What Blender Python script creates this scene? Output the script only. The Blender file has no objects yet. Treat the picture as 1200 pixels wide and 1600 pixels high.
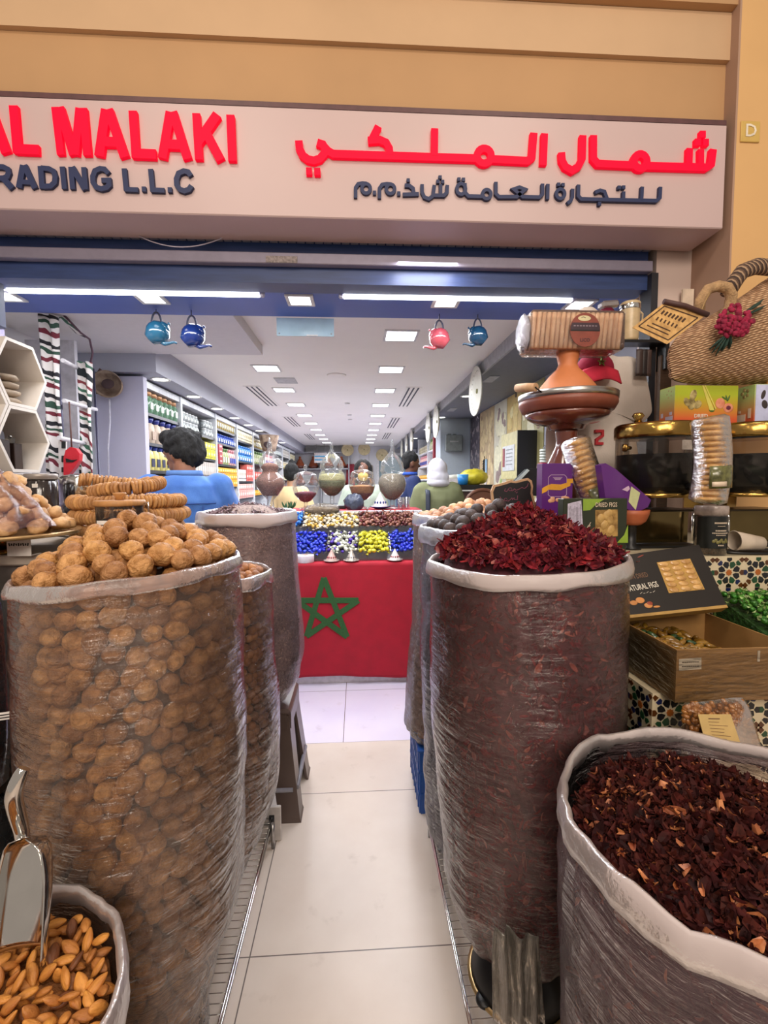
import bpy, math, random
import numpy as np
from mathutils import Vector, Matrix, Euler, noise as mnoise

random.seed(7)
SC = bpy.context.scene
COL = SC.collection
PI = math.pi

# ------------------------------------------------------------------ camera
F = 715.0
CAMZ = 1.5
YAW, PITCH, ROLL = math.atan(40/715), math.atan(47/715), -0.005
CR = Matrix.Rotation(-YAW, 3, 'Z') @ Matrix.Rotation(PI/2-PITCH, 3, 'X') @ Matrix.Rotation(ROLL, 3, 'Z')
CAMP = Vector((0, 0, CAMZ))
cd = bpy.data.cameras.new('camera')
cam = bpy.data.objects.new('camera', cd)
COL.objects.link(cam)
cam.location = CAMP
cam.rotation_euler = CR.to_euler()
cd.sensor_fit = 'HORIZONTAL'
cd.sensor_width = 36
cd.lens = 36*F/1200
cd.clip_start = 0.02
cd.clip_end = 60
SC.camera = cam


def ray(px, py):
    return CR @ Vector(((px-600)/F, (800-py)/F, -1))


def P(px, py, Y):
    d = ray(px, py)
    return CAMP + d*(Y/d.y)


def PX(px, py, X):
    d = ray(px, py)
    return CAMP + d*(X/d.x)


def PZ(px, py, Z):
    d = ray(px, py)
    return CAMP + d*((Z-CAMZ)/d.z)


# ------------------------------------------------------------------ render look
SC.view_settings.view_transform = 'Standard'
SC.view_settings.look = 'None'
SC.view_settings.gamma = 1
SC.view_settings.use_curve_mapping = False
SC.view_settings.exposure = 0.0
cy = SC.cycles
cy.use_denoising = True
cy.max_bounces = 8
cy.diffuse_bounces = 4
cy.glossy_bounces = 3
cy.transmission_bounces = 6
cy.transparent_max_bounces = 24
cy.caustics_reflective = False
cy.caustics_refractive = False
cy.sample_clamp_indirect = 6

# ------------------------------------------------------------------ world and lamps
W = bpy.data.worlds.new('world')
SC.world = W
W.use_nodes = True
bg = W.node_tree.nodes['Background']
bg.inputs[0].default_value = (1.0, 0.86, 0.74, 1)
bg.inputs[1].default_value = 0.40


def area(name, loc, rot, size, energy, col, size_y=None):
    l = bpy.data.lights.new(name, 'AREA')
    l.energy = energy
    l.color = col
    l.size = size
    if size_y:
        l.shape = 'RECTANGLE'
        l.size_y = size_y
    o = bpy.data.objects.new(name, l)
    COL.objects.link(o)
    o.location = loc
    o.rotation_euler = rot
    return o


WARM = (1.0, 0.87, 0.74)
COOL = (0.95, 0.96, 1.0)
# unseen arcade lamps overhead, then lights added for the sack fronts
area('unseen_warm_light', (-0.9, 0.1, 3.9), (0.15, 0, 0), 0.5, 20, WARM)
area('unseen_warm_light', (0.9, 0.1, 3.9), (0.15, 0, 0), 0.5, 20, WARM)
area('unseen_warm_light', (0.0, -2.6, 3.3), (1.12, 0, 0), 2.4, 85, WARM, 1.0)  # unseen frontal light added to brighten the sack sides
for lx, ly, lz in ((-1.5, -1.2, 3.4), (-0.5, -1.7, 3.1), (0.6, -1.5, 3.2), (1.5, -1.0, 3.4), (-1.0, -2.6, 2.6), (1.0, -2.6, 2.6)):  # small unseen lights added for streaked highlights on the plastic
    lp = bpy.data.lights.new('added_streak_light', 'POINT')
    lp.energy = 16
    lp.color = WARM
    lp.shadow_soft_size = 0.05
    lo = bpy.data.objects.new('added_streak_light', lp)
    COL.objects.link(lo)
    lo.location = (lx, ly, lz)
# the ceiling lamps of the shop, one long run over each aisle
area('shop_lamp', (-0.8, 5.5, 2.42), (0, 0, 0), 0.25, 108, COOL, 6.5)
area('shop_lamp', (0.3, 5.0, 2.42), (0, 0, 0), 0.25, 108, COOL, 6.5)
area('shop_lamp', (-0.3, 9.8, 2.42), (0, 0, 0), 1.5, 80, COOL, 3.5)
area('batten_lamp', (-1.0, 2.10, 2.33), (0.35, 0, 0), 1.1, 10, COOL, 0.05)
area('batten_lamp', (0.45, 2.10, 2.33), (0.35, 0, 0), 1.0, 10, COOL, 0.05)

# ------------------------------------------------------------------ colours and materials
def lin(h):
    if isinstance(h, str):
        h = h.lstrip('#')
        c = [int(h[i:i+2], 16)/255 for i in (0, 2, 4)]
        return tuple(((x+0.055)/1.055)**2.4 if x > 0.04045 else x/12.92 for x in c)
    return tuple(h)


_MC = {}


class NT:
    def __init__(s, m):
        s.m = m
        m.use_nodes = True
        s.t = m.node_tree
        s.t.nodes.clear()
        s.out = s.t.nodes.new('ShaderNodeOutputMaterial')

    def n(s, typ, **kw):
        nd = s.t.nodes.new('ShaderNode'+typ)
        for k, v in kw.items():
            if k.startswith('i_'):
                key = k[2:].replace('_', ' ')
                nd.inputs[key].default_value = v
            else:
                setattr(nd, k, v)
        return nd

    def l(s, a, b):
        s.t.links.new(a, b)

    def math(s, op, a, b=None, clamp=False):
        nd = s.t.nodes.new('ShaderNodeMath')
        nd.operation = op
        nd.use_clamp = clamp
        for i, x in enumerate((a, b)):
            if x is None:
                continue
            if isinstance(x, (int, float)):
                nd.inputs[i].default_value = x
            else:
                s.l(x, nd.inputs[i])
        return nd.outputs[0]

    def mix(s, fac, a, b):
        nd = s.t.nodes.new('ShaderNodeMix')
        nd.data_type = 'RGBA'
        for i, x in ((0, fac), (6, a), (7, b)):
            if isinstance(x, (int, float)):
                nd.inputs[i].default_value = x
            elif isinstance(x, tuple):
                nd.inputs[i].default_value = (*x[:3], 1)
            else:
                s.l(x, nd.inputs[i])
        return nd.outputs[2]

    def noise(s, scale, detail=3, stretch=None, rot=None, coord='Object', rough=0.55):
        tc = s.n('TexCoord')
        src = tc.outputs[coord]
        if stretch or rot:
            mp = s.n('Mapping')
            if stretch:
                mp.inputs['Scale'].default_value = stretch
            if rot:
                mp.inputs['Rotation'].default_value = rot
            s.l(src, mp.inputs[0])
            src = mp.outputs[0]
        nz = s.n('TexNoise')
        nz.inputs['Scale'].default_value = scale
        nz.inputs['Detail'].default_value = detail
        nz.inputs['Roughness'].default_value = rough
        s.l(src, nz.inputs['Vector'])
        return nz.outputs[0]


def M(name, base, rough=0.5, metal=0.0, var=0.12, scale=25, bump=0.0, bscale=60, emit=0.0, ecol=None, rnd=0.0,
      island=0.0, col2=None, spec=0.5, coat=0.0, sss=0.0, stretch=None, sheen=0.0):
    """A plain procedural surface: base colour with noise, optional per-object or per-piece variation."""
    if name in _MC:
        return _MC[name]
    m = bpy.data.materials.new(name)
    _MC[name] = m
    t = NT(m)
    b = lin(base)
    c2 = lin(col2) if col2 else tuple(x*(1-2*var) for x in b)
    p = t.n('BsdfPrincipled')
    nz = t.noise(scale, 4, stretch)
    mr = t.n('MapRange')
    mr.inputs[1].default_value = 0.35
    mr.inputs[2].default_value = 0.7
    t.l(nz, mr.inputs[0])
    col = t.mix(mr.outputs[0], b, c2)
    if rnd or island:
        hs = t.n('HueSaturation')
        src = t.n('ObjectInfo').outputs['Random'] if rnd else t.n('NewGeometry').outputs['Random Per Island']
        a = rnd or island
        t.l(t.math('ADD', t.math('MULTIPLY', src, 2*a), 1-a), hs.inputs['Value'])
        t.l(t.math('ADD', t.math('MULTIPLY', src, 0.04*a), 0.5-0.02*a), hs.inputs['Hue'])
        t.l(col, hs.inputs['Color'])
        col = hs.outputs[0]
    t.l(col, p.inputs['Base Color'])
    p.inputs['Roughness'].default_value = rough
    p.inputs['Metallic'].default_value = metal
    p.inputs['Specular IOR Level'].default_value = spec
    if coat:
        p.inputs['Coat Weight'].default_value = coat
        p.inputs['Coat Roughness'].default_value = 0.12
    if sheen:
        p.inputs['Sheen Weight'].default_value = sheen
    if sss:
        p.inputs['Subsurface Weight'].default_value = sss
        p.inputs['Subsurface Radius'].default_value = (0.01, 0.006, 0.004)
    if emit:
        p.inputs['Emission Color'].default_value = (*(lin(ecol) if ecol else b), 1)
        p.inputs['Emission Strength'].default_value = emit
    if bump:
        bp = t.n('Bump')
        bp.inputs['Strength'].default_value = bump
        bp.inputs['Distance'].default_value = 0.01
        t.l(t.noise(bscale, 4, stretch), bp.inputs['Height'])
        t.l(bp.outputs[0], p.inputs['Normal'])
    t.l(p.outputs[0], t.out.inputs[0])
    return m


def emis(name, col, strength):
    if name in _MC:
        return _MC[name]
    m = bpy.data.materials.new(name)
    _MC[name] = m
    t = NT(m)
    e = t.n('Emission')
    e.inputs[0].default_value = (*lin(col), 1)
    e.inputs[1].default_value = strength
    t.l(e.outputs[0], t.out.inputs[0])
    return m


def film(name, tint='#ffffff', milk=0.25, milkcol='#e8d8d8', rough=0.22, wr=0.5, rot=(0.0, 0.5, 0.0), stretch=(5, 5, 26),
         gloss=1.0, edge=0.5, sc=2.2):
    """Thin clear plastic sheet: mostly see-through, milky with painted highlight streaks, paler where seen edge-on, with glossy wrinkles."""
    if name in _MC:
        return _MC[name]
    m = bpy.data.materials.new(name)
    _MC[name] = m
    t = NT(m)
    nz = t.noise(sc, 5, stretch, rot, rough=0.6)
    nz2 = t.noise(5, 3)
    bp = t.n('Bump')
    bp.inputs['Strength'].default_value = wr
    bp.inputs['Distance'].default_value = 0.02
    t.l(nz, bp.inputs['Height'])
    fr = t.n('Fresnel')
    fr.inputs[0].default_value = 1.45
    t.l(bp.outputs[0], fr.inputs[1])
    tr = t.n('BsdfTransparent')
    tr.inputs[0].default_value = (*lin(tint), 1)
    df = t.n('BsdfDiffuse')
    df.inputs[0].default_value = (*lin(milkcol), 1)
    tl = t.n('BsdfTranslucent')
    tl.inputs[0].default_value = (*lin(milkcol), 1)
    ds = t.n('MixShader')
    ds.inputs[0].default_value = 0.45
    t.l(df.outputs[0], ds.inputs[1])
    t.l(tl.outputs[0], ds.inputs[2])
    a = t.math('MULTIPLY', t.math('MULTIPLY', nz2, 1.7), milk)
    cr = t.n('MapRange')
    cr.inputs[1].default_value = 0.56
    cr.inputs[2].default_value = 0.72
    cr.inputs[4].default_value = 0.35
    t.l(nz, cr.inputs[0])
    a = t.math('ADD', a, t.math('MULTIPLY', cr.outputs[0], milk*3.0))  # pale streaks put into the milk as wrinkle highlights
    a = t.math('ADD', a, t.math('MULTIPLY', fr.outputs[0], edge), clamp=True)
    s1 = t.n('MixShader')
    t.l(a, s1.inputs[0])
    t.l(tr.outputs[0], s1.inputs[1])
    t.l(ds.outputs[0], s1.inputs[2])
    gl = t.n('BsdfGlossy')
    gl.inputs['Roughness'].default_value = rough
    t.l(bp.outputs[0], gl.inputs['Normal'])
    s2 = t.n('MixShader')
    t.l(t.math('MULTIPLY', fr.outputs[0], gloss, clamp=True), s2.inputs[0])
    t.l(s1.outputs[0], s2.inputs[1])
    t.l(gl.outputs[0], s2.inputs[2])
    t.l(s2.outputs[0], t.out.inputs[0])
    return m


def glass(name, tint='#f4f8f8', gloss=1.4, rough=0.03, dens=0.06):
    """Clear thin glass seen as tinted transparency under a Fresnel reflection."""
    if name in _MC:
        return _MC[name]
    m = bpy.data.materials.new(name)
    _MC[name] = m
    t = NT(m)
    fr = t.n('Fresnel')
    fr.inputs[0].default_value = 1.5
    tr = t.n('BsdfTransparent')
    tr.inputs[0].default_value = (*lin(tint), 1)
    df = t.n('BsdfDiffuse')
    df.inputs[0].default_value = (0.8, 0.83, 0.85, 1)
    s0 = t.n('MixShader')
    t.l(t.math('ADD', t.math('MULTIPLY', fr.outputs[0], 0.12), dens, clamp=True), s0.inputs[0])
    t.l(tr.outputs[0], s0.inputs[1])
    t.l(df.outputs[0], s0.inputs[2])
    gl = t.n('BsdfGlossy')
    gl.inputs['Roughness'].default_value = rough
    s = t.n('MixShader')
    t.l(t.math('MULTIPLY', fr.outputs[0], gloss, clamp=True), s.inputs[0])
    t.l(s0.outputs[0], s.inputs[1])
    t.l(gl.outputs[0], s.inputs[2])
    t.l(s.outputs[0], t.out.inputs[0])
    return m


# ------------------------------------------------------------------ mesh builder
def rotm(r):
    return Euler(r).to_matrix() if r is not None else Matrix.Identity(3)


class MB:
    def __init__(s):
        s.v = []
        s.f = []
        s.mi = []
        s.sm = []

    def add(s, vs, fs, m=0, smooth=False):
        b = len(s.v)
        s.v.extend([tuple(x) for x in vs])
        s.f.extend([tuple(i+b for i in f) for f in fs])
        s.mi.extend([m]*len(fs))
        s.sm.extend([smooth]*len(fs))
        return s

    def box(s, c, size, rot=None, m=0, ch=0.0):
        hx, hy, hz = size[0]/2, size[1]/2, size[2]/2
        R = rotm(rot)
        c = Vector(c)
        if ch <= 0:
            vs = [Vector((x*hx, y*hy, z*hz)) for z in (-1, 1) for y in (-1, 1) for x in (-1, 1)]
            fs = [(0, 2, 3, 1), (4, 5, 7, 6), (0, 1, 5, 4), (2, 6, 7, 3), (0, 4, 6, 2), (1, 3, 7, 5)]
            s.add([c+R@v for v in vs], fs, m)
        else:
            ch = min(ch, hx*.9, hy*.9, hz*.9)
            vs = []
            idx = {}
            for sx in (-1, 1):
                for sy in (-1, 1):
                    for sz in (-1, 1):
                        for ax in range(3):
                            h = [hx-ch, hy-ch, hz-ch]
                            h[ax] = (hx, hy, hz)[ax]
                            idx[(sx, sy, sz, ax)] = len(vs)
                            vs.append(Vector((sx*h[0], sy*h[1], sz*h[2])))
            fs = []
            for ax in range(3):
                o = [i for i in range(3) if i != ax]
                for sg in (-1, 1):
                    q = []
                    for a, b in ((-1, -1), (1, -1), (1, 1), (-1, 1)):
                        k = [0, 0, 0]
                        k[ax] = sg
                        k[o[0]] = a
                        k[o[1]] = b
                        q.append(idx[(*k, ax)])
                    fs.append(tuple(q))
            for ax in range(3):     # edges along ax
                o = [i for i in range(3) if i != ax]
                for a in (-1, 1):
                    for b in (-1, 1):
                        q = []
                        for e, fa in ((-1, o[0]), (1, o[0]), (1, o[1]), (-1, o[1])):
                            k = [0, 0, 0]
                            k[ax] = e
                            k[o[0]] = a
                            k[o[1]] = b
                            q.append(idx[(*k, fa)])
                        fs.append(tuple(q))
            for sx in (-1, 1):
                for sy in (-1, 1):
                    for sz in (-1, 1):
                        fs.append(tuple(idx[(sx, sy, sz, a)] for a in range(3)))
            ff = []
            for f in fs:    # outward winding
                ctr = sum((vs[i] for i in f), Vector())/len(f)
                nn = (vs[f[1]]-vs[f[0]]).cross(vs[f[2]]-vs[f[0]])
                ff.append(f if nn.dot(ctr) > 0 else tuple(reversed(f)))
            s.add([c+R@v for v in vs], ff, m)
        return s

    def lathe(s, prof, n=24, c=(0, 0, 0), rot=None, m=0, smooth=True, fn=None, arc=None):
        """prof: list of (r,z). fn(r,z,ang)->(x,y,z) may deform."""
        R = rotm(rot)
        c = Vector(c)
        vs = []
        fs = []
        full = arc is None
        a0, a1 = (0, 2*PI) if full else arc
        cnt = n if full else n+1
        rings = []
        for (r, z) in prof:
            if r < 1e-6 and full and fn is None:
                rings.append([len(vs)])
                vs.append(c+R@Vector((0, 0, z)))
                continue
            ring = []
            for k in range(cnt):
                a = a0+(a1-a0)*k/n
                p = Vector(fn(r, z, a)) if fn else Vector((r*math.cos(a), r*math.sin(a), z))
                ring.append(len(vs))
                vs.append(c+R@p)
            rings.append(ring)
        for i in range(len(rings)-1):
            A, B = rings[i], rings[i+1]
            if len(A) == 1 and len(B) == 1:
                continue
            for k in range(n if full else n):
                k2 = (k+1) % cnt
                if len(A) == 1:
                    fs.append((A[0], B[k2], B[k]))
                elif len(B) == 1:
                    fs.append((A[k], A[k2], B[0]))
                else:
                    fs.append((A[k], A[k2], B[k2], B[k]))
        s.add(vs, fs, m, smooth)
        return s

    def cyl(s, p0, p1, r0, r1=None, n=12, m=0, smooth=True, caps=True):
        r1 = r0 if r1 is None else r1
        return s.tube([p0, p1], [r0, r1], n, m, caps, smooth)

    def tube(s, pts, rad, n=8, m=0, caps=True, smooth=True, closed=False, squash=None):
        pts = [Vector(p) for p in pts]
        N = len(pts)
        if not hasattr(rad, '__len__'):
            rad = [rad]*N
        vs = []
        fs = []
        up = None
        for i in range(N):
            if closed:
                t = pts[(i+1) % N]-pts[i-1]
            else:
                t = pts[min(i+1, N-1)]-pts[max(i-1, 0)]
            if t.length < 1e-9:
                t = Vector((0, 0, 1))
            t.normalize()
            if up is None:
                up = Vector((0, 0, 1)) if abs(t.z) < 0.9 else Vector((1, 0, 0))
            sd = t.cross(up)
            if sd.length < 1e-6:
                sd = t.cross(Vector((1, 0.3, 0)))
            sd.normalize()
            up = sd.cross(t).normalized()
            for k in range(n):
                a = 2*PI*k/n
                q = squash or (1, 1)
                vs.append(pts[i]+(sd*math.cos(a)*q[0]+up*math.sin(a)*q[1])*rad[i])
        for i in range(N if closed else N-1):
            j = (i+1) % N
            for k in range(n):
                k2 = (k+1) % n
                fs.append((i*n+k, i*n+k2, j*n+k2, j*n+k))
        b = len(s.v)
        s.add(vs, fs, m, smooth)
        if caps and not closed:
            s.f.append(tuple(b+k for k in reversed(range(n))))
            s.f.append(tuple(b+(N-1)*n+k for k in range(n)))
            s.mi += [m, m]
            s.sm += [False, False]
        return s

    def sph(s, c, r, n=14, k=9, rot=None, m=0, fn=None):
        """ellipsoid; r scalar or 3-tuple; fn(unit vector)->radius factor"""
        if not hasattr(r, '__len__'):
            r = (r, r, r)
        R = rotm(rot)
        c = Vector(c)
        vs = []
        fs = []
        for i in range(k+1):
            th = PI*i/k
            if i in (0, k):
                u = Vector((0, 0, math.cos(th)))
                g = fn(u) if fn else 1
                vs.append(c+R@Vector((0, 0, u.z*r[2]*g)))
                continue
            for j in range(n):
                ph = 2*PI*j/n
                u = Vector((math.sin(th)*math.cos(ph), math.sin(th)*math.sin(ph), math.cos(th)))
                g = fn(u) if fn else 1
                vs.append(c+R@Vector((u.x*r[0]*g, u.y*r[1]*g, u.z*r[2]*g)))
        last = len(vs)-1
        for j in range(n):
            j2 = (j+1) % n
            fs.append((0, 1+j, 1+j2))
            for i in range(k-2):
                a = 1+i*n
                fs.append((a+j, a+n+j, a+n+j2, a+j2))
            a = 1+(k-2)*n
            fs.append((a+j, last, a+j2))
        s.add(vs, fs, m, True)
        return s

    def prism(s, poly, y0, y1, plane='XZ', m=0, c=(0, 0, 0), rot=None):
        """extrude a 2D polygon (list of (a,b)) between y0 and y1 along the third axis"""
        R = rotm(rot)
        c = Vector(c)

        def mk(a, b, d):
            return {'XZ': Vector((a, d, b)), 'XY': Vector((a, b, d)), 'YZ': Vector((d, a, b))}[plane]
        n = len(poly)
        vs = [c+R@mk(a, b, y0) for a, b in poly]+[c+R@mk(a, b, y1) for a, b in poly]
        fs = [tuple(range(n)), tuple(reversed(range(n, 2*n)))]
        fs += [(i+n, (i+1) % n+n, (i+1) % n, i) for i in range(n)]
        s.add(vs, fs, m)
        return s

    def grid(s, fn, nu, nv, m=0, smooth=True, thick=0.0):
        """fn(u,v)->point, u,v in 0..1; thick>0 adds a back side"""
        pts = [[Vector(fn(i/nu, j/nv)) for j in range(nv+1)] for i in range(nu+1)]
        vs = [p for row in pts for p in row]
        w = nv+1
        fs = [(i*w+j, (i+1)*w+j, (i+1)*w+j+1, i*w+j+1) for i in range(nu) for j in range(nv)]
        if thick:
            nb = len(vs)
            back = []
            for i in range(nu+1):
                for j in range(nv+1):
                    du = pts[min(i+1, nu)][j]-pts[max(i-1, 0)][j]
                    dv = pts[i][min(j+1, nv)]-pts[i][max(j-1, 0)]
                    nn = du.cross(dv)
                    if nn.length > 1e-12:
                        nn.normalize()
                    back.append(pts[i][j]-nn*thick)
            vs += back
            fs += [tuple(x+nb for x in reversed(f)) for f in fs[:nu*nv]]
            edge = [(i*w, (i+1)*w) for i in range(nu)]+[((i+1)*w+nv, i*w+nv) for i in range(nu)]
            edge += [(j+1, j) for j in range(nv)]+[(nu*w+j, nu*w+j+1) for j in range(nv)]
            fs += [(b, a, a+nb, b+nb) for a, b in edge]
        s.add(vs, fs, m, smooth)
        return s

    def xf(s, mat, start=0):
        s.v[start:] = [tuple(mat @ Vector(p)) for p in s.v[start:]]
        return s

    def mesh(s, name, mats):
        me = bpy.data.meshes.new(name)
        me.from_pydata(s.v, [], s.f)
        if not isinstance(mats, (list, tuple)):
            mats = [mats]
        for mm in mats:
            me.materials.append(mm)
        me.polygons.foreach_set('material_index', s.mi)
        me.polygons.foreach_set('use_smooth', s.sm)
        me.update()
        return me

    def build(s, name, mats, parent=None, world=False, loc=None, rot=None):
        if parent is not None and world:
            inv = parent_matrix(parent).inverted()
            s.xf(inv)
        o = bpy.data.objects.new(name, s.mesh(name, mats))
        COL.objects.link(o)
        if parent is not None:
            o.parent = parent
        if loc is not None:
            o.location = loc
        if rot is not None:
            o.rotation_euler = rot
        return o


def parent_matrix(o):
    m = Matrix.LocRotScale(o.location, o.rotation_euler, o.scale)
    while o.parent is not None:
        o = o.parent
        m = Matrix.LocRotScale(o.location, o.rotation_euler, o.scale) @ m
    return m


def thing(name, label, cat, loc=(0, 0, 0), rot=(0, 0, 0), group=None):
    o = bpy.data.objects.new(name, None)
    COL.objects.link(o)
    o.location = loc
    o.rotation_euler = rot
    return tag(o, label, cat, group)


def tag(o, label, cat, group=None, kind=None):
    o['label'] = label
    o['category'] = cat
    if group:
        o['group'] = group
    if kind:
        o['kind'] = kind
    return o


def struct(o):
    o['kind'] = 'structure'
    return o


def dup(root, loc, rot=None, label=None, group=None, scale=None):
    r = root.copy()
    COL.objects.link(r)
    r.location = loc
    if rot is not None:
        r.rotation_euler = rot
    if scale is not None:
        r.scale = scale if hasattr(scale, '__len__') else (scale,)*3
    if label:
        r['label'] = label
    if group:
        r['group'] = group
    for ch in list(root.children):
        c = ch.copy()
        COL.objects.link(c)
        c.parent = r
        for g in ch.children:
            d = g.copy()
            COL.objects.link(d)
            d.parent = c
    return r


def put(me, name, label, cat, loc, rot=(0, 0, 0), scale=1.0, group=None):
    """one more thing that is a single mesh, sharing its mesh data"""
    o = bpy.data.objects.new(name, me)
    COL.objects.link(o)
    o.location = loc
    o.rotation_euler = rot
    o.scale = scale if hasattr(scale, '__len__') else (scale,)*3
    return tag(o, label, cat, group)


def stroke(mb, pts, w, y0, y1, conv=None, closed=False, m=0):
    """a flat pen stroke of width w along 2D points, extruded between y0 and y1 in XZ; conv maps a point to (x,z)"""
    q = [Vector(conv(*p)) if conv else Vector(p) for p in pts]
    n = len(q)
    L = []
    Rr = []
    for i in range(n):
        if closed:
            a, b, c = q[i-1], q[i], q[(i+1) % n]
        else:
            a, b, c = q[max(i-1, 0)], q[i], q[min(i+1, n-1)]
        d1 = (b-a) if (b-a).length > 1e-9 else (c-b)
        d2 = (c-b) if (c-b).length > 1e-9 else (b-a)
        d1 = d1.normalized()
        d2 = d2.normalized()
        t = (d1+d2)
        t = t.normalized() if t.length > 1e-6 else d1
        nn = Vector((-t.y, t.x))
        k = 1/max(0.5, nn.dot(Vector((-d1.y, d1.x))))
        L.append(b+nn*w/2*k)
        Rr.append(b-nn*w/2*k)
    segs = range(n if closed else n-1)
    vs = []
    for i in range(n):
        for p in (L[i], Rr[i]):
            vs.append((p.x, y0, p.y))
            vs.append((p.x, y1, p.y))
    fs = []
    for i in segs:
        j = (i+1) % n
        a, b = 4*i, 4*j
        fs += [(a, b, b+2, a+2), (a+1, a+3, b+3, b+1), (a, a+1, b+1, b), (a+2, b+2, b+3, a+3)]
    if not closed:
        e = 4*(n-1)
        fs += [(0, 2, 3, 1), (e, e+1, e+3, e+2)]
    mb.add(vs, fs, m)


def ring(cx, cy_, rx, ry, n=18):
    return [(cx+rx*math.cos(2*PI*i/n), cy_+ry*math.sin(2*PI*i/n)) for i in range(n)]


def text_mesh(body, size, mat, parent, loc, rot=(PI/2, 0, 0), bold=0.0, ext=0.0006, name='lettering', align='CENTER', sx=1.0):
    cu = bpy.data.curves.new('lettering_curve', 'FONT')
    cu.body = body
    cu.size = size
    cu.offset = bold*size
    cu.extrude = ext
    cu.resolution_u = 2
    cu.align_x = align
    cu.align_y = 'CENTER'
    to = bpy.data.objects.new('lettering_curve', cu)
    COL.objects.link(to)
    dg = bpy.context.evaluated_depsgraph_get()
    me = bpy.data.meshes.new_from_object(to.evaluated_get(dg))
    bpy.data.objects.remove(to)
    bpy.data.curves.remove(cu)
    me.materials.clear()
    me.materials.append(mat)
    if sx != 1.0:
        for v in me.vertices:
            v.co.x *= sx
    o = bpy.data.objects.new(name, me)
    COL.objects.link(o)
    o.parent = parent
    o.location = loc
    o.rotation_euler = rot
    return o


def hsh(*a):
    return random.Random(hash(a) & 0xffffffff).random()


def nz3(x, y, z):
    return mnoise.noise(Vector((x, y, z)))

# ------------------------------------------------------------------ the setting
def floor_mat(name, c1, c2, x0, sx, y0, sy, rough, grout='#6b5f5a', gw=0.004):
    m = bpy.data.materials.new(name)
    t = NT(m)
    tc = t.n('TexCoord')
    sp = t.n('SeparateXYZ')
    t.l(tc.outputs['Object'], sp.inputs[0])

    def line(o, off, s):
        f = t.math('FRACT', t.math('DIVIDE', t.math('SUBTRACT', o, off-50*s), s))
        d = t.math('MINIMUM', f, t.math('SUBTRACT', 1.0, f))
        return t.math('LESS_THAN', d, gw/2/s)
    g = t.math('MAXIMUM', line(sp.outputs[0], x0, sx), line(sp.outputs[1], y0, sy))
    n1 = t.noise(1.6, 6)
    mr = t.n('MapRange')
    mr.inputs[1].default_value = 0.35
    mr.inputs[2].default_value = 0.68
    t.l(n1, mr.inputs[0])
    col = t.mix(mr.outputs[0], lin(c1), lin(c2))
    st = t.noise(9, 6)
    ms = t.n('MapRange')
    ms.inputs[1].default_value = 0.62
    ms.inputs[2].default_value = 0.8
    ms.inputs[4].default_value = 0.35
    t.l(st, ms.inputs[0])
    col = t.mix(ms.outputs[0], col, lin('#8f7a68'))
    col = t.mix(g, col, lin(grout))
    p = t.n('BsdfPrincipled')
    t.l(col, p.inputs['Base Color'])
    p.inputs['Roughness'].default_value = rough
    t.l(p.outputs[0], t.out.inputs[0])
    return m


SY = 1.80           # face of the sign
m_tan = M('tan_paint', '#b48c62', 0.7, var=0.04, scale=3)
m_lt = M('light_tan_paint', '#c2a07c', 0.7, var=0.04, scale=3)
m_yel = M('yellow_paint', '#d4a870', 0.65, var=0.04, scale=3)
m_cream = M('cream_paint', '#cdb8ae', 0.6, var=0.03, scale=3)
m_pillar_shade = M('pillar_shade_paint', '#a98873', 0.7, var=0.05, scale=3)  # shade on the yellow pillar's side, painted as brown
m_white = M('white_paint', '#e4e5e6', 0.6, var=0.03, scale=3)
m_ceil = M('ceiling_paint', '#edebe2', 0.7, var=0.02, scale=2)
m_grey = M('grey_paint', '#a9abb6', 0.6, var=0.04, scale=3)
m_flare_blue = M('flare_tinted_soffit', '#4a62b0', 0.45, var=0.08, scale=2)  # blue glow of lens flare is put into this colour
m_flare_steel = M('flare_tinted_steel', '#33477a', 0.4, var=0.15, scale=6, stretch=(1, 1, 8))  # flare's blue glow mixed into the steel colour
m_dark = M('dark_paint', '#23232a', 0.5, var=0.1, scale=8)
m_black = M('black_plastic', '#0f0f11', 0.4, var=0.1)
m_steel = M('brushed_steel', '#b9b6b4', 0.28, 1.0, var=0.08, scale=40)
m_chrome = M('chrome', '#d8d6d2', 0.10, 1.0, var=0.03)
m_gold = M('polished_gold', '#a98648', 0.2, 1.0, var=0.12)
m_red = M('red_cloth', '#a60b26', 0.8, var=0.08, scale=12, bump=0.15, bscale=300)

fm = floor_mat('arcade_tile', '#dccfc4', '#cdbdb0', -0.356, 0.78, 1.376, 0.756, 0.38)
mb = MB().box((0, 0.28, -0.05), (9, 4.56, 0.1))
struct(mb.build('floor', fm))
fs = floor_mat('shop_tile', '#e3dcec', '#d6cee6', -0.10, 0.62, 3.22, 0.66, 0.25)  # lavender cast of the shop light put into the tile colours
struct(MB().box((-0.2, 7.79, -0.05), (5.0, 10.46, 0.1)).build('floor_shop', fs))

# facade above the sign
zf0, zf1, zf2 = P(560, 165, 1.85).z, P(560, 74, 1.85).z, P(1148, 20, 1.83).z
struct(MB().box((-0.6, 1.95, (zf0+zf1)/2), (4.15, 0.2, zf1-zf0)).build('wall_fascia', m_tan))
struct(MB().box((-0.6, 1.94, (zf1+zf2)/2), (4.15, 0.22, zf2-zf1-0.001)).build('wall_upper', m_lt))
struct(MB().box((-0.6, 1.92, (zf2+4.4)/2), (4.15, 0.24, 4.4-zf2-0.002)).build('wall_top', m_tan))
struct(MB().box((2.2, 2.0, 2.2), (1.44, 0.42, 4.4)).build('wall_pillar', m_yel))
struct(MB().box((1.476, 1.995, 1.9), (0.008, 0.41, 3.8)).build('wall_pillar_side', m_pillar_shade))
struct(MB().box((1.395, 2.06, 1.3), (0.165, 0.12, 2.6)).build('trim_jamb', m_cream))
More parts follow.
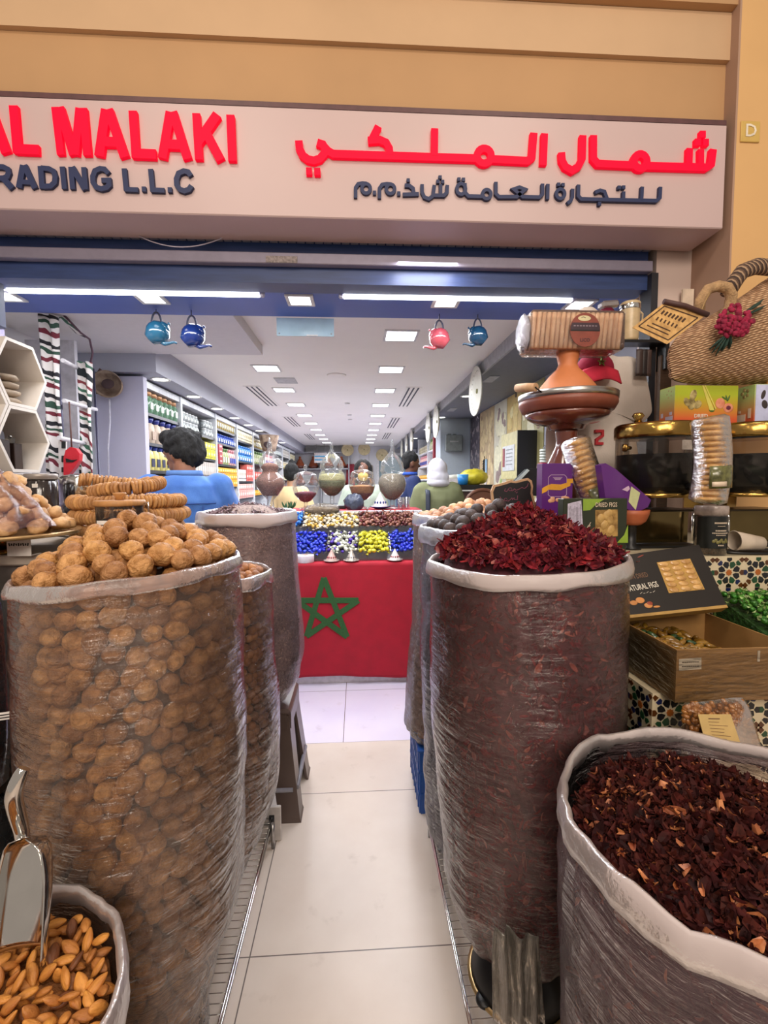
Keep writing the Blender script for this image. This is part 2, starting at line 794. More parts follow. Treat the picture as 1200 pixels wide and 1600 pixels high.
struct(MB().box((1.44, 1.974, 2.245), (0.05, 0.01, 0.17)).build('trim_2', M('pale_cream', '#e0cdb8', 0.5)))
struct(MB().box((1.295, 2.02, 1.2), (0.03, 0.08, 2.4)).build('trim_guide', m_dark))
struct(MB().box((-0.5, 2.1, 2.61), (3.95, 0.24, 0.06)).build('ceiling_reveal', M('mauve_paint', '#a993a0', 0.6, var=0.03)))

# sign box
zt0, zb0 = P(0, 146, SY).z, P(600, 343, SY).z
SX1 = P(1134, 260, SY).x
sign = thing('shop_sign', 'long pale signboard with raised red and navy letters above the shop opening', 'sign', (0, SY, zb0))
zt0 = P(560, 172, SY).z
m_sign = M('sign_panel', '#c0a8a6', 0.45, var=0.02, scale=2)
sb = MB().box(((-2.6+SX1)/2, SY+0.09, (zt0+zb0)/2), (SX1+2.6, 0.18, zt0-zb0), ch=0.004)
sb.build('sign_box', m_sign, sign, True)
MB().box(((-2.6+SX1)/2, SY+0.05, zt0+0.012), (SX1+2.6, 0.09, 0.018)).build('shadow_gap_strip', M('shadow_gap_maroon', '#5c3b3c', 0.5), sign, True)  # dark strip stands in for the shadow above the sign box


def scv(px, py):
    p = P(px, py, SY)
    return (p.x, p.z)


K = SY/F
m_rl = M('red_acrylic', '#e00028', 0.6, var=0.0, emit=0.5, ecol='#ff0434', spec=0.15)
m_nl = M('navy_acrylic', '#1e2850', 0.6, var=0.03, coat=0.0)


def letters(name, label, strokes_, mat_, depth0):
    b = MB()
    for kk, it in enumerate(strokes_):
        depth = depth0+kk*0.00012
        if it[0] == 'o':
            _, cx, cyy, rx, ry, w = it
            stroke(b, ring(cx, cyy, rx, ry), w*K, SY-depth, SY-0.0005, scv, closed=True)
        elif it[0] == 'd':
            _, cx, cyy, a, c = it
            stroke(b, [(cx-a/2, cyy), (cx+a/2, cyy)], c*K, SY-depth, SY-0.0005, scv)
        else:
            pts, w = it
            stroke(b, pts, w*K, SY-depth, SY-0.0005, scv)
    o = b.build(name, mat_, sign, True)
    o['label'] = label
    return o


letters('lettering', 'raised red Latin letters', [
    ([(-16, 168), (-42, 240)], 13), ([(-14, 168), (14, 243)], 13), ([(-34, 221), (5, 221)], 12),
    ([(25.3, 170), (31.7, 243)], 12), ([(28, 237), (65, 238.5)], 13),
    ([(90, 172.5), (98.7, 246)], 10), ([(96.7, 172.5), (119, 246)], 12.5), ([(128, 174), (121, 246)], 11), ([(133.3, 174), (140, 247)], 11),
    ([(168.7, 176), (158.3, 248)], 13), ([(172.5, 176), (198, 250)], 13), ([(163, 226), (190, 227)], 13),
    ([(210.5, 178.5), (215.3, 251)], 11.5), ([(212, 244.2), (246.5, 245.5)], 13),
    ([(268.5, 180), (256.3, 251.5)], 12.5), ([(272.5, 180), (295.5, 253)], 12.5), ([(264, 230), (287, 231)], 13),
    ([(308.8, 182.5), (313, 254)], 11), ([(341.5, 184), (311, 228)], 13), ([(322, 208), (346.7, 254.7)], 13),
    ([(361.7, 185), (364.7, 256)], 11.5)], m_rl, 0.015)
letters('lettering', 'raised navy Latin letters', [
    ([(-42, 258), (-14, 258.6)], 7), ([(-28, 259), (-24.5, 296)], 7.5),
    ([(-10, 259), (-6, 297)], 8), ([(-10, 263), (8, 263.5), (15, 267), (16.5, 273), (14, 279), (8, 281), (-8, 281)], 7), ([(8, 281), (22, 297)], 8.5),
    ([(39, 261), (32.5, 296)], 8), ([(41, 261), (57.5, 297)], 8), ([(36, 287), (53, 288)], 6.5),
    ([(66, 262.5), (69, 297.5)], 7.5), ([(67, 265.5), (79, 266.5), (86.5, 270.5), (89, 279), (88, 288), (82, 293.5), (70, 294)], 7),
    ([(100, 263.5), (103.5, 298)], 7),
    ([(113.5, 264), (116.3, 298.5)], 7), ([(115.5, 264), (135.5, 299)], 8), ([(133.5, 264.5), (136.5, 299)], 7),
    ([(172, 274), (166, 267.5), (159, 266.5), (151, 270), (147.5, 279), (148, 288), (153, 295.5), (161, 298), (169, 296), (173, 292), (172.5, 284.8), (161, 284.8)], 7),
    ([(196.3, 266.5), (199.5, 300.5)], 7), ([(197, 298.7), (218, 299.5)], 6.5), ('d', 227, 298.5, 6.5, 7),
    ([(237.3, 267.5), (240.5, 301.5)], 7), ([(238, 299.7), (259, 300.5)], 6.5), ('d', 267.3, 299.7, 6.5, 7),
    ([(300, 278), (296, 272), (289, 270.5), (281, 274), (277.5, 283), (278, 292), (283, 299), (290, 301.5), (297, 299), (301, 293)], 7.2)], m_nl, 0.010)
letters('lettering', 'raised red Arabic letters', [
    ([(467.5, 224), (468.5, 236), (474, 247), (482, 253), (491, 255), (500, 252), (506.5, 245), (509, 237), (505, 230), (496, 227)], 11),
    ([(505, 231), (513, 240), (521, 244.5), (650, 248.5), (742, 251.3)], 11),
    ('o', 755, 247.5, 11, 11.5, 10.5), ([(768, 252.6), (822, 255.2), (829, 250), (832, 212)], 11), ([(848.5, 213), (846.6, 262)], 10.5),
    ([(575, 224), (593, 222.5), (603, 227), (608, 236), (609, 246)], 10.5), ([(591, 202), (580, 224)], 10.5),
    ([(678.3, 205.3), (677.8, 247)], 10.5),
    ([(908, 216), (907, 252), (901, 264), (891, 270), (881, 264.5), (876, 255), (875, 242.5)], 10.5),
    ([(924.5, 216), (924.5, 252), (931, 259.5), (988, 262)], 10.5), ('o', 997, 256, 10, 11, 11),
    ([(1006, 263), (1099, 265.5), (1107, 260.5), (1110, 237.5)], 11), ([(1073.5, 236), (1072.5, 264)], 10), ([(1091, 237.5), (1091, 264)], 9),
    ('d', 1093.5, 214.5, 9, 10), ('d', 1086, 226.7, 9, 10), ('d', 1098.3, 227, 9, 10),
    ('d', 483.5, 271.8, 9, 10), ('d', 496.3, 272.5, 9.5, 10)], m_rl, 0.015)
letters('lettering', 'raised navy Arabic letters', [
    ([(555.6, 311.5), (555.6, 296), (559.5, 290), (566, 288.6), (573, 289.2)], 5.2), ('o', 572, 297, 6.6, 7.3, 5),
    ('d', 585, 303.6, 5, 6), ([(592.7, 312.5), (592.7, 297), (596.8, 291), (604, 289.8), (610, 290.3)], 5.2), ('o', 609.8, 297.7, 6.6, 7.3, 5),
    ('d', 622.8, 305, 5, 6), ([(632, 292.3), (639, 292.6), (645, 297), (646.3, 306), (629, 306.4)], 5.5), ('d', 637.5, 284.2, 5, 5),
    ('d', 651.4, 305.7, 5, 5.5),
    ([(659, 290.6), (659, 303), (662.4, 310.5), (669.5, 313.3), (676, 308.5), (678, 291.7)], 5.2),
    ([(676, 307.8), (693, 308), (697.7, 303), (698.2, 291.7)], 5.2), ([(687.8, 290.6), (687.8, 308)], 5),
    ('d', 687, 279.7, 5, 5), ('d', 683.7, 286.3, 5, 5), ('d', 691, 286.7, 5, 5),
    ('o', 719.6, 298, 6.8, 8.3, 5), ([(725.5, 289), (726, 304), (731, 309), (752, 309.6)], 5.2), ('d', 716.2, 283, 5, 5), ('d', 723.2, 283.4, 5, 5),
    ('o', 759.3, 306.2, 6.5, 7, 5),
    ([(773.6, 287.3), (773.6, 305.7), (778.4, 310.3), (806, 310.3), (819, 299), (810, 295.5), (801, 298.5), (815, 310.3), (841, 311), (846, 306), (846, 290)], 5.2),
    ([(854.2, 290.6), (853.7, 314.4)], 5.2), ('o', 873.8, 305.7, 6.5, 7.3, 5), ('d', 871, 291.2, 5, 5), ('d', 877.8, 291.7, 5, 5),
    ([(892.7, 298), (892.2, 311), (889.4, 317), (884.4, 320.5)], 5.2),
    ([(901.8, 291.7), (901.3, 309), (905.7, 314), (1022.7, 316.6), (1028, 312), (1029, 295)], 5.4),
    ([(927.3, 303.6), (935, 300.5), (942, 302.5), (946, 313.5)], 5.2), ('d', 934.3, 321.3, 5, 5.5),
    ([(971.8, 302.5), (971.3, 315)], 5), ('d', 964.8, 296, 5, 5), ('d', 971.6, 295.7, 5, 5),
    ([(1000.6, 295), (999.3, 315.5)], 5.2)], m_nl, 0.010)

# roller shutter under the sign
RY = 1.99
zs = [P(560, y, RY).z for y in (374, 400, 417, 441)]
shut = thing('roller_shutter', 'rolled up flare tinted steel shutter above the shop opening', 'shutter', (0, RY, zs[3]))
X0, X1 = -2.3, 1.28
b = MB()
b.box(((X0+X1)/2, RY+0.07, (zs[0]-0.002+zs[3])/2), (X1-X0, 0.10, zs[0]-zs[3]))
b.build('shutter_box', m_flare_steel, shut, True)
MB().box(((X0+X1)/2, RY+0.0, (zs[1]+zs[2])/2), (X1-X0, 0.035, zs[1]-zs[2]), ch=0.003).build('bottom_bar', M('grey_steel', '#8d8799', 0.4, 0.2, var=0.06), shut, True)
b = MB()
n = 96
for i in range(n):
    x = X0+(i+0.5)*(X1-X0)/n
    b.box((x, RY-0.004, zs[0]-0.010), ((X1-X0)/n*0.86, 0.03, 0.014))
b.build('slat_edge', M('pale_steel', '#9a9aa8', 0.4, 0.3), shut, True)
st = MB().box(P(440, 405.5, RY-0.022), (0.128, 0.004, 0.026))
st.build('sticker', M('worn_sticker', '#a89c9a', 0.6, var=0.3, scale=90), shut, True)
b = MB()
pts = []
for i in range(13):
    u = i/12
    pts.append(P(215+140*u, 367+19*math.sin(PI*u)**0.8, RY-0.028))
b.tube(pts, 0.0022, 6)
tag(b.build('loose_wire', M('white_wire', '#c9c4d6', 0.5)), 'thin white loose wire sagging under the signboard', 'wire')

# the pillar's letter plate
o = P(1172, 206, 1.787)
dl = thing('letter_plate', 'small square yellow plate with letter D on the pillar', 'sign', o)
w = 31*1.787/F
MB().box((0, 0, 0), (w, 0.006, w), ch=0.002).build('plate', M('mustard_plate', '#c9a75a', 0.5, var=0.05), dl)
text_mesh('D', 0.066, M('white_paint_letter', '#e8dcc8', 0.5), dl, (0, -0.0045, 0), bold=0.01)
# shop shell
ZS = 2.38
struct(MB().box((-0.45, 2.32, ZS+0.11), (3.6, 0.40, 0.22)).build('ceiling_front', m_flare_blue))
struct(MB().box((-1.43, 2.99, 2.53), (1.48, 0.94, 0.2)).build('ceiling_soffit_left', M('soffit_paint', '#d2cfcc', 0.7, var=0.02)))
struct(MB().box((-0.2, 7.72, 2.56), (4.2, 10.36, 0.12)).build('ceiling', m_ceil))
struct(MB().box((-1.78, 8.15, 2.4), (0.66, 9.4, 0.20)).build('ceiling_bulkhead_left', m_grey))
struct(MB().box((1.42, 7.72, 2.455), (0.74, 10.36, 0.09)).build('ceiling_bulkhead_right', M('dark_grey_soffit', '#6e727b', 0.6, var=0.05)))
struct(MB().box((1.055, 7.72, 2.452), (0.02, 10.36, 0.10)).build('trim_bulkhead', M('pale_grey', '#a7a9ad', 0.6)))
struct(MB().box((-2.12, 7.0, 1.3), (0.1, 12, 2.6)).build('wall_left', m_white))
struct(MB().box((1.70, 7.55, 1.3), (0.14, 10.68, 2.6)).build('wall_right', m_grey))
struct(MB().box((-0.2, 12.95, 1.3), (4.2, 0.1, 2.6)).build('wall_back', m_white))

# ------------------------------------------------------------------ nuts, limes, almonds: one mesh of each kind
def m_nut(name, c1, c2, rnd=0.28, rough=0.55, scale=60, bump=0.5, bscale=130, island=0.0, stretch=None):
    return M(name, c1, rough, col2=c2, scale=scale, bump=bump, bscale=bscale, rnd=rnd, island=island, stretch=stretch)


WAL = m_nut('walnut_shell', '#cb9660', '#94622f', bump=0.9, bscale=110)
WALS = m_nut('walnut_shell_pile', '#c08a54', '#84562c', rnd=0, island=0.3)
NUT = m_nut('small_nut_shell', '#b98050', '#94603a', scale=40, bump=0.25)
NUTS = m_nut('small_nut_pile', '#ad774a', '#855430', rnd=0, island=0.3, scale=40, bump=0.25)
ALM = m_nut('almond_skin', '#cf8c42', '#a8652a', scale=90, bump=0.35, bscale=160, stretch=(0.35, 1, 1))
ALMD = m_nut('almond_brown_skin', '#8a5228', '#5d3416', scale=90, bump=0.35, bscale=160, stretch=(0.35, 1, 1))
LIMB = m_nut('black_lime_skin', '#4c3c3a', '#2a2122', scale=30, bump=0.3)
LIML = m_nut('pale_lime_skin', '#c99a78', '#a87a58', scale=30, bump=0.3)
LIMBS = m_nut('black_lime_pile', '#40343a', '#251d22', rnd=0, island=0.3, scale=30)
LIMLS = m_nut('pale_lime_pile', '#b08c6c', '#8a6848', rnd=0, island=0.3, scale=30)


def walnut_mesh(seed, n=18, k=12, r=0.0225):
    def fn(u):
        s = math.exp(-(u.x/0.13)**2)                     # seam ridge round the shell
        w = nz3(u.x*2.5+seed, u.y*2.5, u.z*2.5)*0.09+nz3(u.x*7, u.y*7+seed, u.z*4)*0.055
        return 1+0.07*s+w-0.05*abs(u.z)**3
    b = MB().sph((0, 0, 0), (r*0.94, r*0.98, r*1.12), n, k, fn=fn)
    return b


def almond_mesh(seed, L=0.0165, n=12, k=10):
    def fn(u):
        return 1+nz3(u.x*3+seed, u.y*3, u.z*3)*0.08
    b = MB().sph((0, 0, 0), (L, L*0.56, L*0.34), n, k, rot=(0, PI/2, 0), fn=fn)
    b2 = MB()
    vs = []
    for (x, y, z) in b.v:                                # turn the pole axis along x and draw out a tip
        vs.append((x, y, z))
    b2 = MB()

    def f2(u):
        return 1+nz3(u.x*3+seed, u.y*3, u.z*3)*0.07
    b2.sph((0, 0, 0), (L*0.56, L*0.33, L), n, k, fn=f2)
    b2.v = [(z, x*(1-0.45*max(0, z/L)**1.5), y*(1-0.35*max(0, z/L)**1.5)) for x, y, z in b2.v]
    return b2


def round_mesh(seed, r, n=14, k=9, rough_=0.05, sq=0.95):
    return MB().sph((0, 0, 0), (r, r, r*sq), n, k, fn=lambda u: 1+nz3(u.x*2+seed, u.y*2, u.z*2)*rough_*2)


def rrot(r):
    return (r.uniform(0, 2*PI), r.uniform(0, 2*PI), r.uniform(0, 2*PI))


def disc_points(R, d, rnd, tries=4000, yscale=1.0):
    pts = []
    for _ in range(tries):
        a = rnd.uniform(0, 2*PI)
        q = R*math.sqrt(rnd.random())
        x, y = q*math.cos(a), q*math.sin(a)
        if all((x-p[0])**2+(y-p[1])**2 > d*d for p in pts):
            pts.append((x, y))
    return pts


# ------------------------------------------------------------------ sacks of clear plastic
def prof_at(prof, z):
    for (r0, z0), (r1, z1) in zip(prof, prof[1:]):
        if z0 <= z <= z1:
            t = (z-z0)/max(1e-6, z1-z0)
            t = t*t*(3-2*t)*0.5+t*0.5
            return r0+(r1-r0)*t
    return prof[-1][0] if z > prof[-1][1] else prof[0][0]


def sack(name, label, c, prof, fmat, cuffmat, seed=1, lump=0.012, tilt=(0, 0), cuff=0.035, n=72, rows=60, fold=1.0, zamp=0.006):
    """prof: (r,z) from bottom to rim, z absolute. tilt: extra rim height along x,y."""
    cx, cyy = c
    z0 = prof[0][1]
    z1 = prof[-1][1]
    root = thing(name, label, 'bag of goods', (cx, cyy, z0))

    def pt(r, z, a, off=0.0):
        u = (z-z0)/(z1-z0)
        g = 0.004+abs(nz3(math.cos(a)*1.6+seed, math.sin(a)*1.6, z*3.5))*lump*1.6
        g += abs(nz3(math.cos(a)*6+seed*2, math.sin(a)*6, z*9))*lump*0.8
        g += (1-u)**3*abs(nz3(math.cos(a)*9+seed, math.sin(a)*9, z*1.2))*0.022*fold
        top = max(0.0, (u-0.9)/0.1)
        zz = z+top*(tilt[0]*math.cos(a)+tilt[1]*math.sin(a)+zamp*nz3(math.cos(a)*2.5+seed, math.sin(a)*2.5, 7))
        rr = r+g+off
        return (rr*math.cos(a), rr*math.sin(a), zz-z0)
    b = MB()
    zs_ = [z0+(z1-z0)*i/rows for i in range(rows+1)]
    pf = [(prof_at(prof, z), z) for z in zs_]
    b.lathe([(0.0, z0)]+pf, n, fn=lambda r, z, a: pt(r, z, a) if r > 1e-6 else (0.02*math.cos(a), 0.02*math.sin(a), 0.0))
    b.build('film', fmat, root)
    # the rolled or folded rim
    b = MB()
    cp = []
    for i in range(10):
        u = i/9
        cp.append((u, ))
    rt = prof[-1][0]
    sec = [(0.004, 0.002), (0.007, -cuff*0.25), (0.009, -cuff*0.65), (0.008, -cuff), (0.003, -cuff*1.05), (0.0, -cuff*0.6), (-0.004, -cuff*0.5), (-0.006, -cuff*0.1), (-0.003, 0.004), (0.001, 0.006)]
    vs = []
    fs_ = []
    for k in range(n):
        a = 2*PI*k/n
        base = Vector(pt(rt, z1, a))
        w = 1+0.35*nz3(math.cos(a)*3+seed, math.sin(a)*3, 3)
        e = Vector((math.cos(a), math.sin(a), 0))
        for (dr, dz) in sec:
            wob = 0.0025*nz3(math.cos(a)*8+seed, math.sin(a)*8, dz*60)
            vs.append(base+e*(dr*1.2+wob)+Vector((0, 0, dz*w)))
    m_ = len(sec)
    for k in range(n):
        k2 = (k+1) % n
        for j in range(m_):
            j2 = (j+1) % m_
            fs_.append((k*m_+j, k*m_+j2, k2*m_+j2, k2*m_+j))
    b.add(vs, [tuple(reversed(f)) for f in fs_], 0, True)
    b.build('rolled_rim', cuffmat, root)
    return root, pt


def shell_points(prof, inset, dz, dw, rnd, zmax, arcf=None):
    """staggered points just inside a sack's side: (angle, z, radius)"""
    out = []
    z = prof[0][1]+dz
    row = 0
    while z < zmax:
        r = prof_at(prof, z)-inset
        cnt = max(3, int(2*PI*r/dw))
        for k in range(cnt):
            a = 2*PI*(k+(row % 2)*0.5+rnd.uniform(-0.18, 0.18))/cnt
            out.append((a, z+rnd.uniform(-0.22, 0.22)*dz, r-rnd.uniform(0, 0.35)*inset))
        z += dz
        row += 1
    return out


def fill_sack(c, prof, meshes, stuff_mesh_fn, stuff_mat, name, label, cat, group, size, limit, zmax, seed, core_mat, stuffname, stufflabel):
    rnd = random.Random(seed)
    cx, cyy = c
    pts = shell_points(prof, size*1.02, size*1.62, size*1.95, rnd, zmax)
    cand = []
    for a, z, r in pts:
        p = Vector((cx+r*math.cos(a), cyy+r*math.sin(a), z))
        d = Vector((cx, cyy, z))-CAMP
        d.z = 0
        facing = -(Vector((math.cos(a), math.sin(a), 0)).dot(d.normalized()))
        cand.append((facing > -0.05, (p-CAMP).length, p, facing))
    vis = sorted([x for x in cand if x[0]], key=lambda x: x[1])
    chosen = vis[:limit]
    rest = vis[limit:]+[x for x in cand if not x[0]]
    for k, (_, _, p, _) in enumerate(chosen):
        put(meshes[k % len(meshes)], name, label, cat, p, rrot(rnd), rnd.uniform(0.86, 1.1), group)
    b = MB()
    src = stuff_mesh_fn()
    for (_, _, p, _) in rest:
        mt = Matrix.Translation(p) @ Euler(rrot(rnd)).to_matrix().to_4x4() @ Matrix.Scale(rnd.uniform(0.86, 1.1), 4)
        b.add([mt @ Vector(v) for v in src.v], src.f, 0, True)
    zc = [z for z in np.linspace(prof[0][1]+0.01, zmax-size*0.6, 24)]
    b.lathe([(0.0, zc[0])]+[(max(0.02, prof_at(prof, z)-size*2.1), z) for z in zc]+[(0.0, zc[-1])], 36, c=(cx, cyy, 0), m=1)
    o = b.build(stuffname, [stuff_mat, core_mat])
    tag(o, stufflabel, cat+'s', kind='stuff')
    return o


# --- walnuts
WP = [(0.115, 0.11), (0.118, 0.20), (0.15, 0.33), (0.205, 0.48), (0.222, 0.69), (0.232, 0.9), (0.228, 1.1), (0.216, 1.31)]
WC = (-0.52, 1.08)
f_wal = film('walnut_bag_film', '#fdf8f2', 0.085, '#f4d8cc', 0.12, 0.9, (0.0, 0.35, 0.4), (3, 3, 17), 1.7, 0.35)
f_cuff = film('bag_rim_film', '#f6eeea', 0.38, '#e8d6d2', 0.25, 0.4, (0, 0, 0), (8, 8, 8), 0.8, 0.6)
sack('walnut_bag', 'tall clear plastic bag of walnuts standing left of the entrance', WC, WP, f_wal, f_cuff, 3, 0.010, (0.014, 0.0), 0.024)
WM = [walnut_mesh(s).mesh('walnut_shell_%d' % s, WAL) for s in (1, 5, 9, 14)]
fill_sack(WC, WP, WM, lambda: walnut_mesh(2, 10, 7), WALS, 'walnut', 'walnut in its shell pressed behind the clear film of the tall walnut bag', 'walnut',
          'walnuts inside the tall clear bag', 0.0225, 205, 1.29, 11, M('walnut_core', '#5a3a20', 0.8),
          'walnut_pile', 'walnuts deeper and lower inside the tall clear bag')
rnd = random.Random(5)
hp = disc_points(0.205, 0.0365, rnd, 6000)
for i, (x, y) in enumerate(hp):
    q = math.hypot(x, y)/0.205
    h = 0.105*(1-q)**0.85+0.012*nz3(x*12, y*12, 1)+0.012+0.02*x/0.2
    put(WM[i % 4], 'walnut', 'walnut in its shell heaped above the rim of the tall walnut bag', 'walnut', (WC[0]+x, WC[1]+y, 1.305+h), rrot(rnd), rnd.uniform(0.92, 1.15), 'walnuts heaped on top of the bag')
# a mound of walnuts under the top layer
b = MB()
src = walnut_mesh(2, 10, 7)
for (x, y) in disc_points(0.19, 0.034, rnd, 2000):
    q = math.hypot(x, y)/0.205
    p = Vector((WC[0]+x, WC[1]+y, 1.272+0.105*(1-q)**0.85+0.02*x/0.2))
    mt = Matrix.Translation(p) @ Euler(rrot(rnd)).to_matrix().to_4x4()
    b.add([mt @ Vector(v) for v in src.v], src.f, 0, True)
tag(b.build('walnut_pile', WALS), 'second layer of walnuts beneath those on top of the bag', 'walnuts', kind='stuff')

# --- small round nuts
NP = [(0.05, 0.10), (0.085, 0.16), (0.13, 0.255), (0.19, 0.45), (0.212, 0.70), (0.198, 0.95), (0.182, 1.2)]
NC = (-0.5, 1.55)
sack('nut_bag', 'clear plastic bag of small round nuts behind the walnut bag', NC, NP, f_wal, f_cuff, 8, 0.010, (0.0, 0.0), 0.035)
NM = [round_mesh(s, 0.0155, 14, 9, 0.05).mesh('small_nut_%d' % s, NUT) for s in (1, 4, 7)]
fill_sack(NC, NP, NM, lambda: round_mesh(3, 0.0155, 8, 6), NUTS, 'small_nut', 'small round brown nut pressed behind the film of the narrow nut bag', 'nut',
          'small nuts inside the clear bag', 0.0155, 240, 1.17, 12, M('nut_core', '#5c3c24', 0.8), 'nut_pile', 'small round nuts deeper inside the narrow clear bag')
for i, (x, y) in enumerate(disc_points(0.168, 0.026, rnd, 5000)):
    q = math.hypot(x, y)/0.168
    if x < -0.06:
        continue
    put(NM[i % 3], 'small_nut', 'small round brown nut lying loose on top of the narrow nut bag', 'nut', (NC[0]+x, NC[1]+y, 1.19+0.05*(1-q)), rrot(rnd), 1, 'small nuts on top of the bag')
tag(MB().lathe([(0.175, 1.12), (0.17, 1.17), (0.09, 1.205), (0, 1.225)], 28, c=(*NC, 0)).build('nut_pile', NUTS), 'mound of small round nuts below those lying on top', 'nuts', kind='stuff')


# ------------------------------------------------------------------ petals and seeds: nobody could count these
def petals(b, places, size, rnd, curl=0.6, m_choices=(0,), nu=2, nv=3, wide=0.5):
    for p, nrm in places:
        L = size*rnd.uniform(0.5, 1.3)
        Wd = L*wide*rnd.uniform(0.5, 1.2)
        q = nrm.to_track_quat('Z', 'Y').to_matrix() @ Euler((rnd.gauss(0, 0.6), rnd.gauss(0, 0.6), rnd.uniform(0, 2*PI))).to_matrix()
        cu = rnd.uniform(-1, 1)*curl*2.0
        tw = rnd.uniform(-1, 1)*1.2
        vs = []
        for i in range(nv+1):
            v = i/nv-0.5
            wv = Wd*(1-1.7*abs(v)**1.5)
            for j in range(nu+1):
                u = j/nu-0.5
                x = u*wv
                z = cu*L*v*v*1.6+abs(u)*wv*0.7+tw*x*v*1.2
                vs.append(p+q @ Vector((x, v*L, z)))
        w = nu+1
        fs_ = [(i*w+j, i*w+j+1, (i+1)*w+j+1, (i+1)*w+j) for i in range(nv) for j in range(nu)]
        b.add(vs, fs_, rnd.choice(m_choices), False)


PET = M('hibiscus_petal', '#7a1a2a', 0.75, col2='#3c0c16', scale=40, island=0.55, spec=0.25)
PETL = M('hibiscus_pale_petal', '#a8584a', 0.55, col2='#6a2028', scale=50, island=0.4)
PETD = M('dark_hibiscus_petal', '#481410', 0.75, col2='#240806', scale=40, island=0.5, spec=0.25)
PETDL = M('dark_hibiscus_pale_petal', '#c07a50', 0.45, col2='#803820', scale=50, island=0.4)


def heap_places(c, R, zr, peak, n, rnd, power=1.0, tilt=(0, 0), edge=1.0, ph=None):
    out = []
    for _ in range(n):
        a = rnd.uniform(0, 2*PI)
        q = math.sqrt(rnd.random())
        x, y = R*q*math.cos(a), R*q*math.sin(a)

        def hh(x, y):
            q = min(1, math.hypot(x, y)/R)
            return peak*(1-q**power)+0.012*nz3(x*14, y*14, peak*9)+tilt[0]*x/R+tilt[1]*y/R
        h = hh(x, y)
        nx = (hh(x+0.01, y)-hh(x-0.01, y))/0.02
        ny = (hh(x, y+0.01)-hh(x, y-0.01))/0.02
        out.append((Vector((c[0]+x, c[1]+y, zr+h+rnd.uniform(-0.002, 0.008))), Vector((-nx, -ny, 1)).normalized()))
    return out


def side_places(c, prof, inset, n, rnd, zmax):
    out = []
    for _ in range(n):
        a = rnd.uniform(PI, 2*PI) if rnd.random() < 0.85 else rnd.uniform(0, PI)
        z = rnd.uniform(prof[0][1]+0.01, zmax)
        r = prof_at(prof, z)-inset-rnd.uniform(0, 0.012)
        out.append((Vector((c[0]+r*math.cos(a), c[1]+r*math.sin(a), z)), Vector((math.cos(a), math.sin(a), 0))))
    return out


def core(b, c, prof, inset, zmax, m, n=40):
    zc = list(np.linspace(prof[0][1]+0.01, zmax, 26))
    b.lathe([(0.0, zc[0])]+[(max(0.02, prof_at(prof, z)-inset), z) for z in zc], n, c=(*c, 0), m=m)


HP = [(0.05, 0.20), (0.10, 0.235), (0.15, 0.29), (0.20, 0.43), (0.222, 0.71), (0.240, 0.95), (0.240, 1.1), (0.236, 1.30)]
HC = (0.44, 1.178)
f_hib = film('hibiscus_bag_film', '#fdf8f8', 0.11, '#d8a8a4', 0.15, 0.7, (0.0, 0.3, 0.5), (4, 4, 20), 1.5, 0.3)
f_cuffw = film('white_rim_film', '#f0eae8', 1.2, '#e6dad8', 0.3, 0.4, (0, 0, 0), (8, 8, 8), 0.6, 0.8)
sack('hibiscus_bag', 'tall clear plastic bag of red hibiscus standing right of the entrance', HC, HP, f_hib, f_cuffw, 21, 0.010, (0.012, 0.0), 0.03)
rnd = random.Random(31)
b = MB()
core(b, HC, HP, 0.022, 1.28, 1)
b.lathe([(0.222, 1.26), (0.2, 1.31), (0.12, 1.375), (0.05, 1.405), (0, 1.41)], 40, c=(*HC, 0), m=1)
petals(b, heap_places(HC, 0.226, 1.314, 0.113, 3000, rnd, 1.25), 0.030, rnd, 0.7, (0, 0, 0, 0, 0, 0, 0, 2))
petals(b, side_places(HC, HP, 0.010, 4200, rnd, 1.27), 0.024, rnd, 0.3, (0, 0, 0, 0, 0, 0, 2))
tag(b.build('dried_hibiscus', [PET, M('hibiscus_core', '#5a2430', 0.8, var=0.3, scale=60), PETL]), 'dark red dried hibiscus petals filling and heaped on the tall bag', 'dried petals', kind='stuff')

GP = [(0.20, 0.16), (0.235, 0.30), (0.248, 0.6), (0.252, 0.80), (0.250, 0.955)]
GC = (0.60, 0.668)
f_hib2 = film('front_bag_film', '#f8f0f4', 0.15, '#c8a4ae', 0.14, 0.8, (0.3, 0.7, 0.6), (3, 3, 26), 1.1, 0.45)
sack('hibiscus_bag', 'open bag of dark dried hibiscus in the lower right corner', GC, GP, f_hib2, f_cuffw, 27, 0.012, (0.0, 0.0), 0.040, zamp=0.016)
b = MB()
core(b, GC, GP, 0.024, 0.885, 1)
b.lathe([(0.226, 0.885), (0.19, 0.915), (0.1, 0.935), (0, 0.94)], 40, c=(*GC, 0), m=1)
petals(b, heap_places(GC, 0.233, 0.905, 0.045, 4200, rnd, 1.6), 0.026, rnd, 0.7, (0, 0, 0, 0, 0, 0, 0, 0, 0, 0, 2))
petals(b, side_places(GC, GP, 0.012, 2600, rnd, 0.91), 0.022, rnd, 0.3, (0, 0, 0, 0, 0, 0, 2))
tag(b.build('dried_hibiscus', [PETD, M('dark_hibiscus_core', '#38181c', 0.8, var=0.3, scale=60), PETDL]), 'almost black dried hibiscus petals in the open bag at lower right', 'dried petals', kind='stuff')

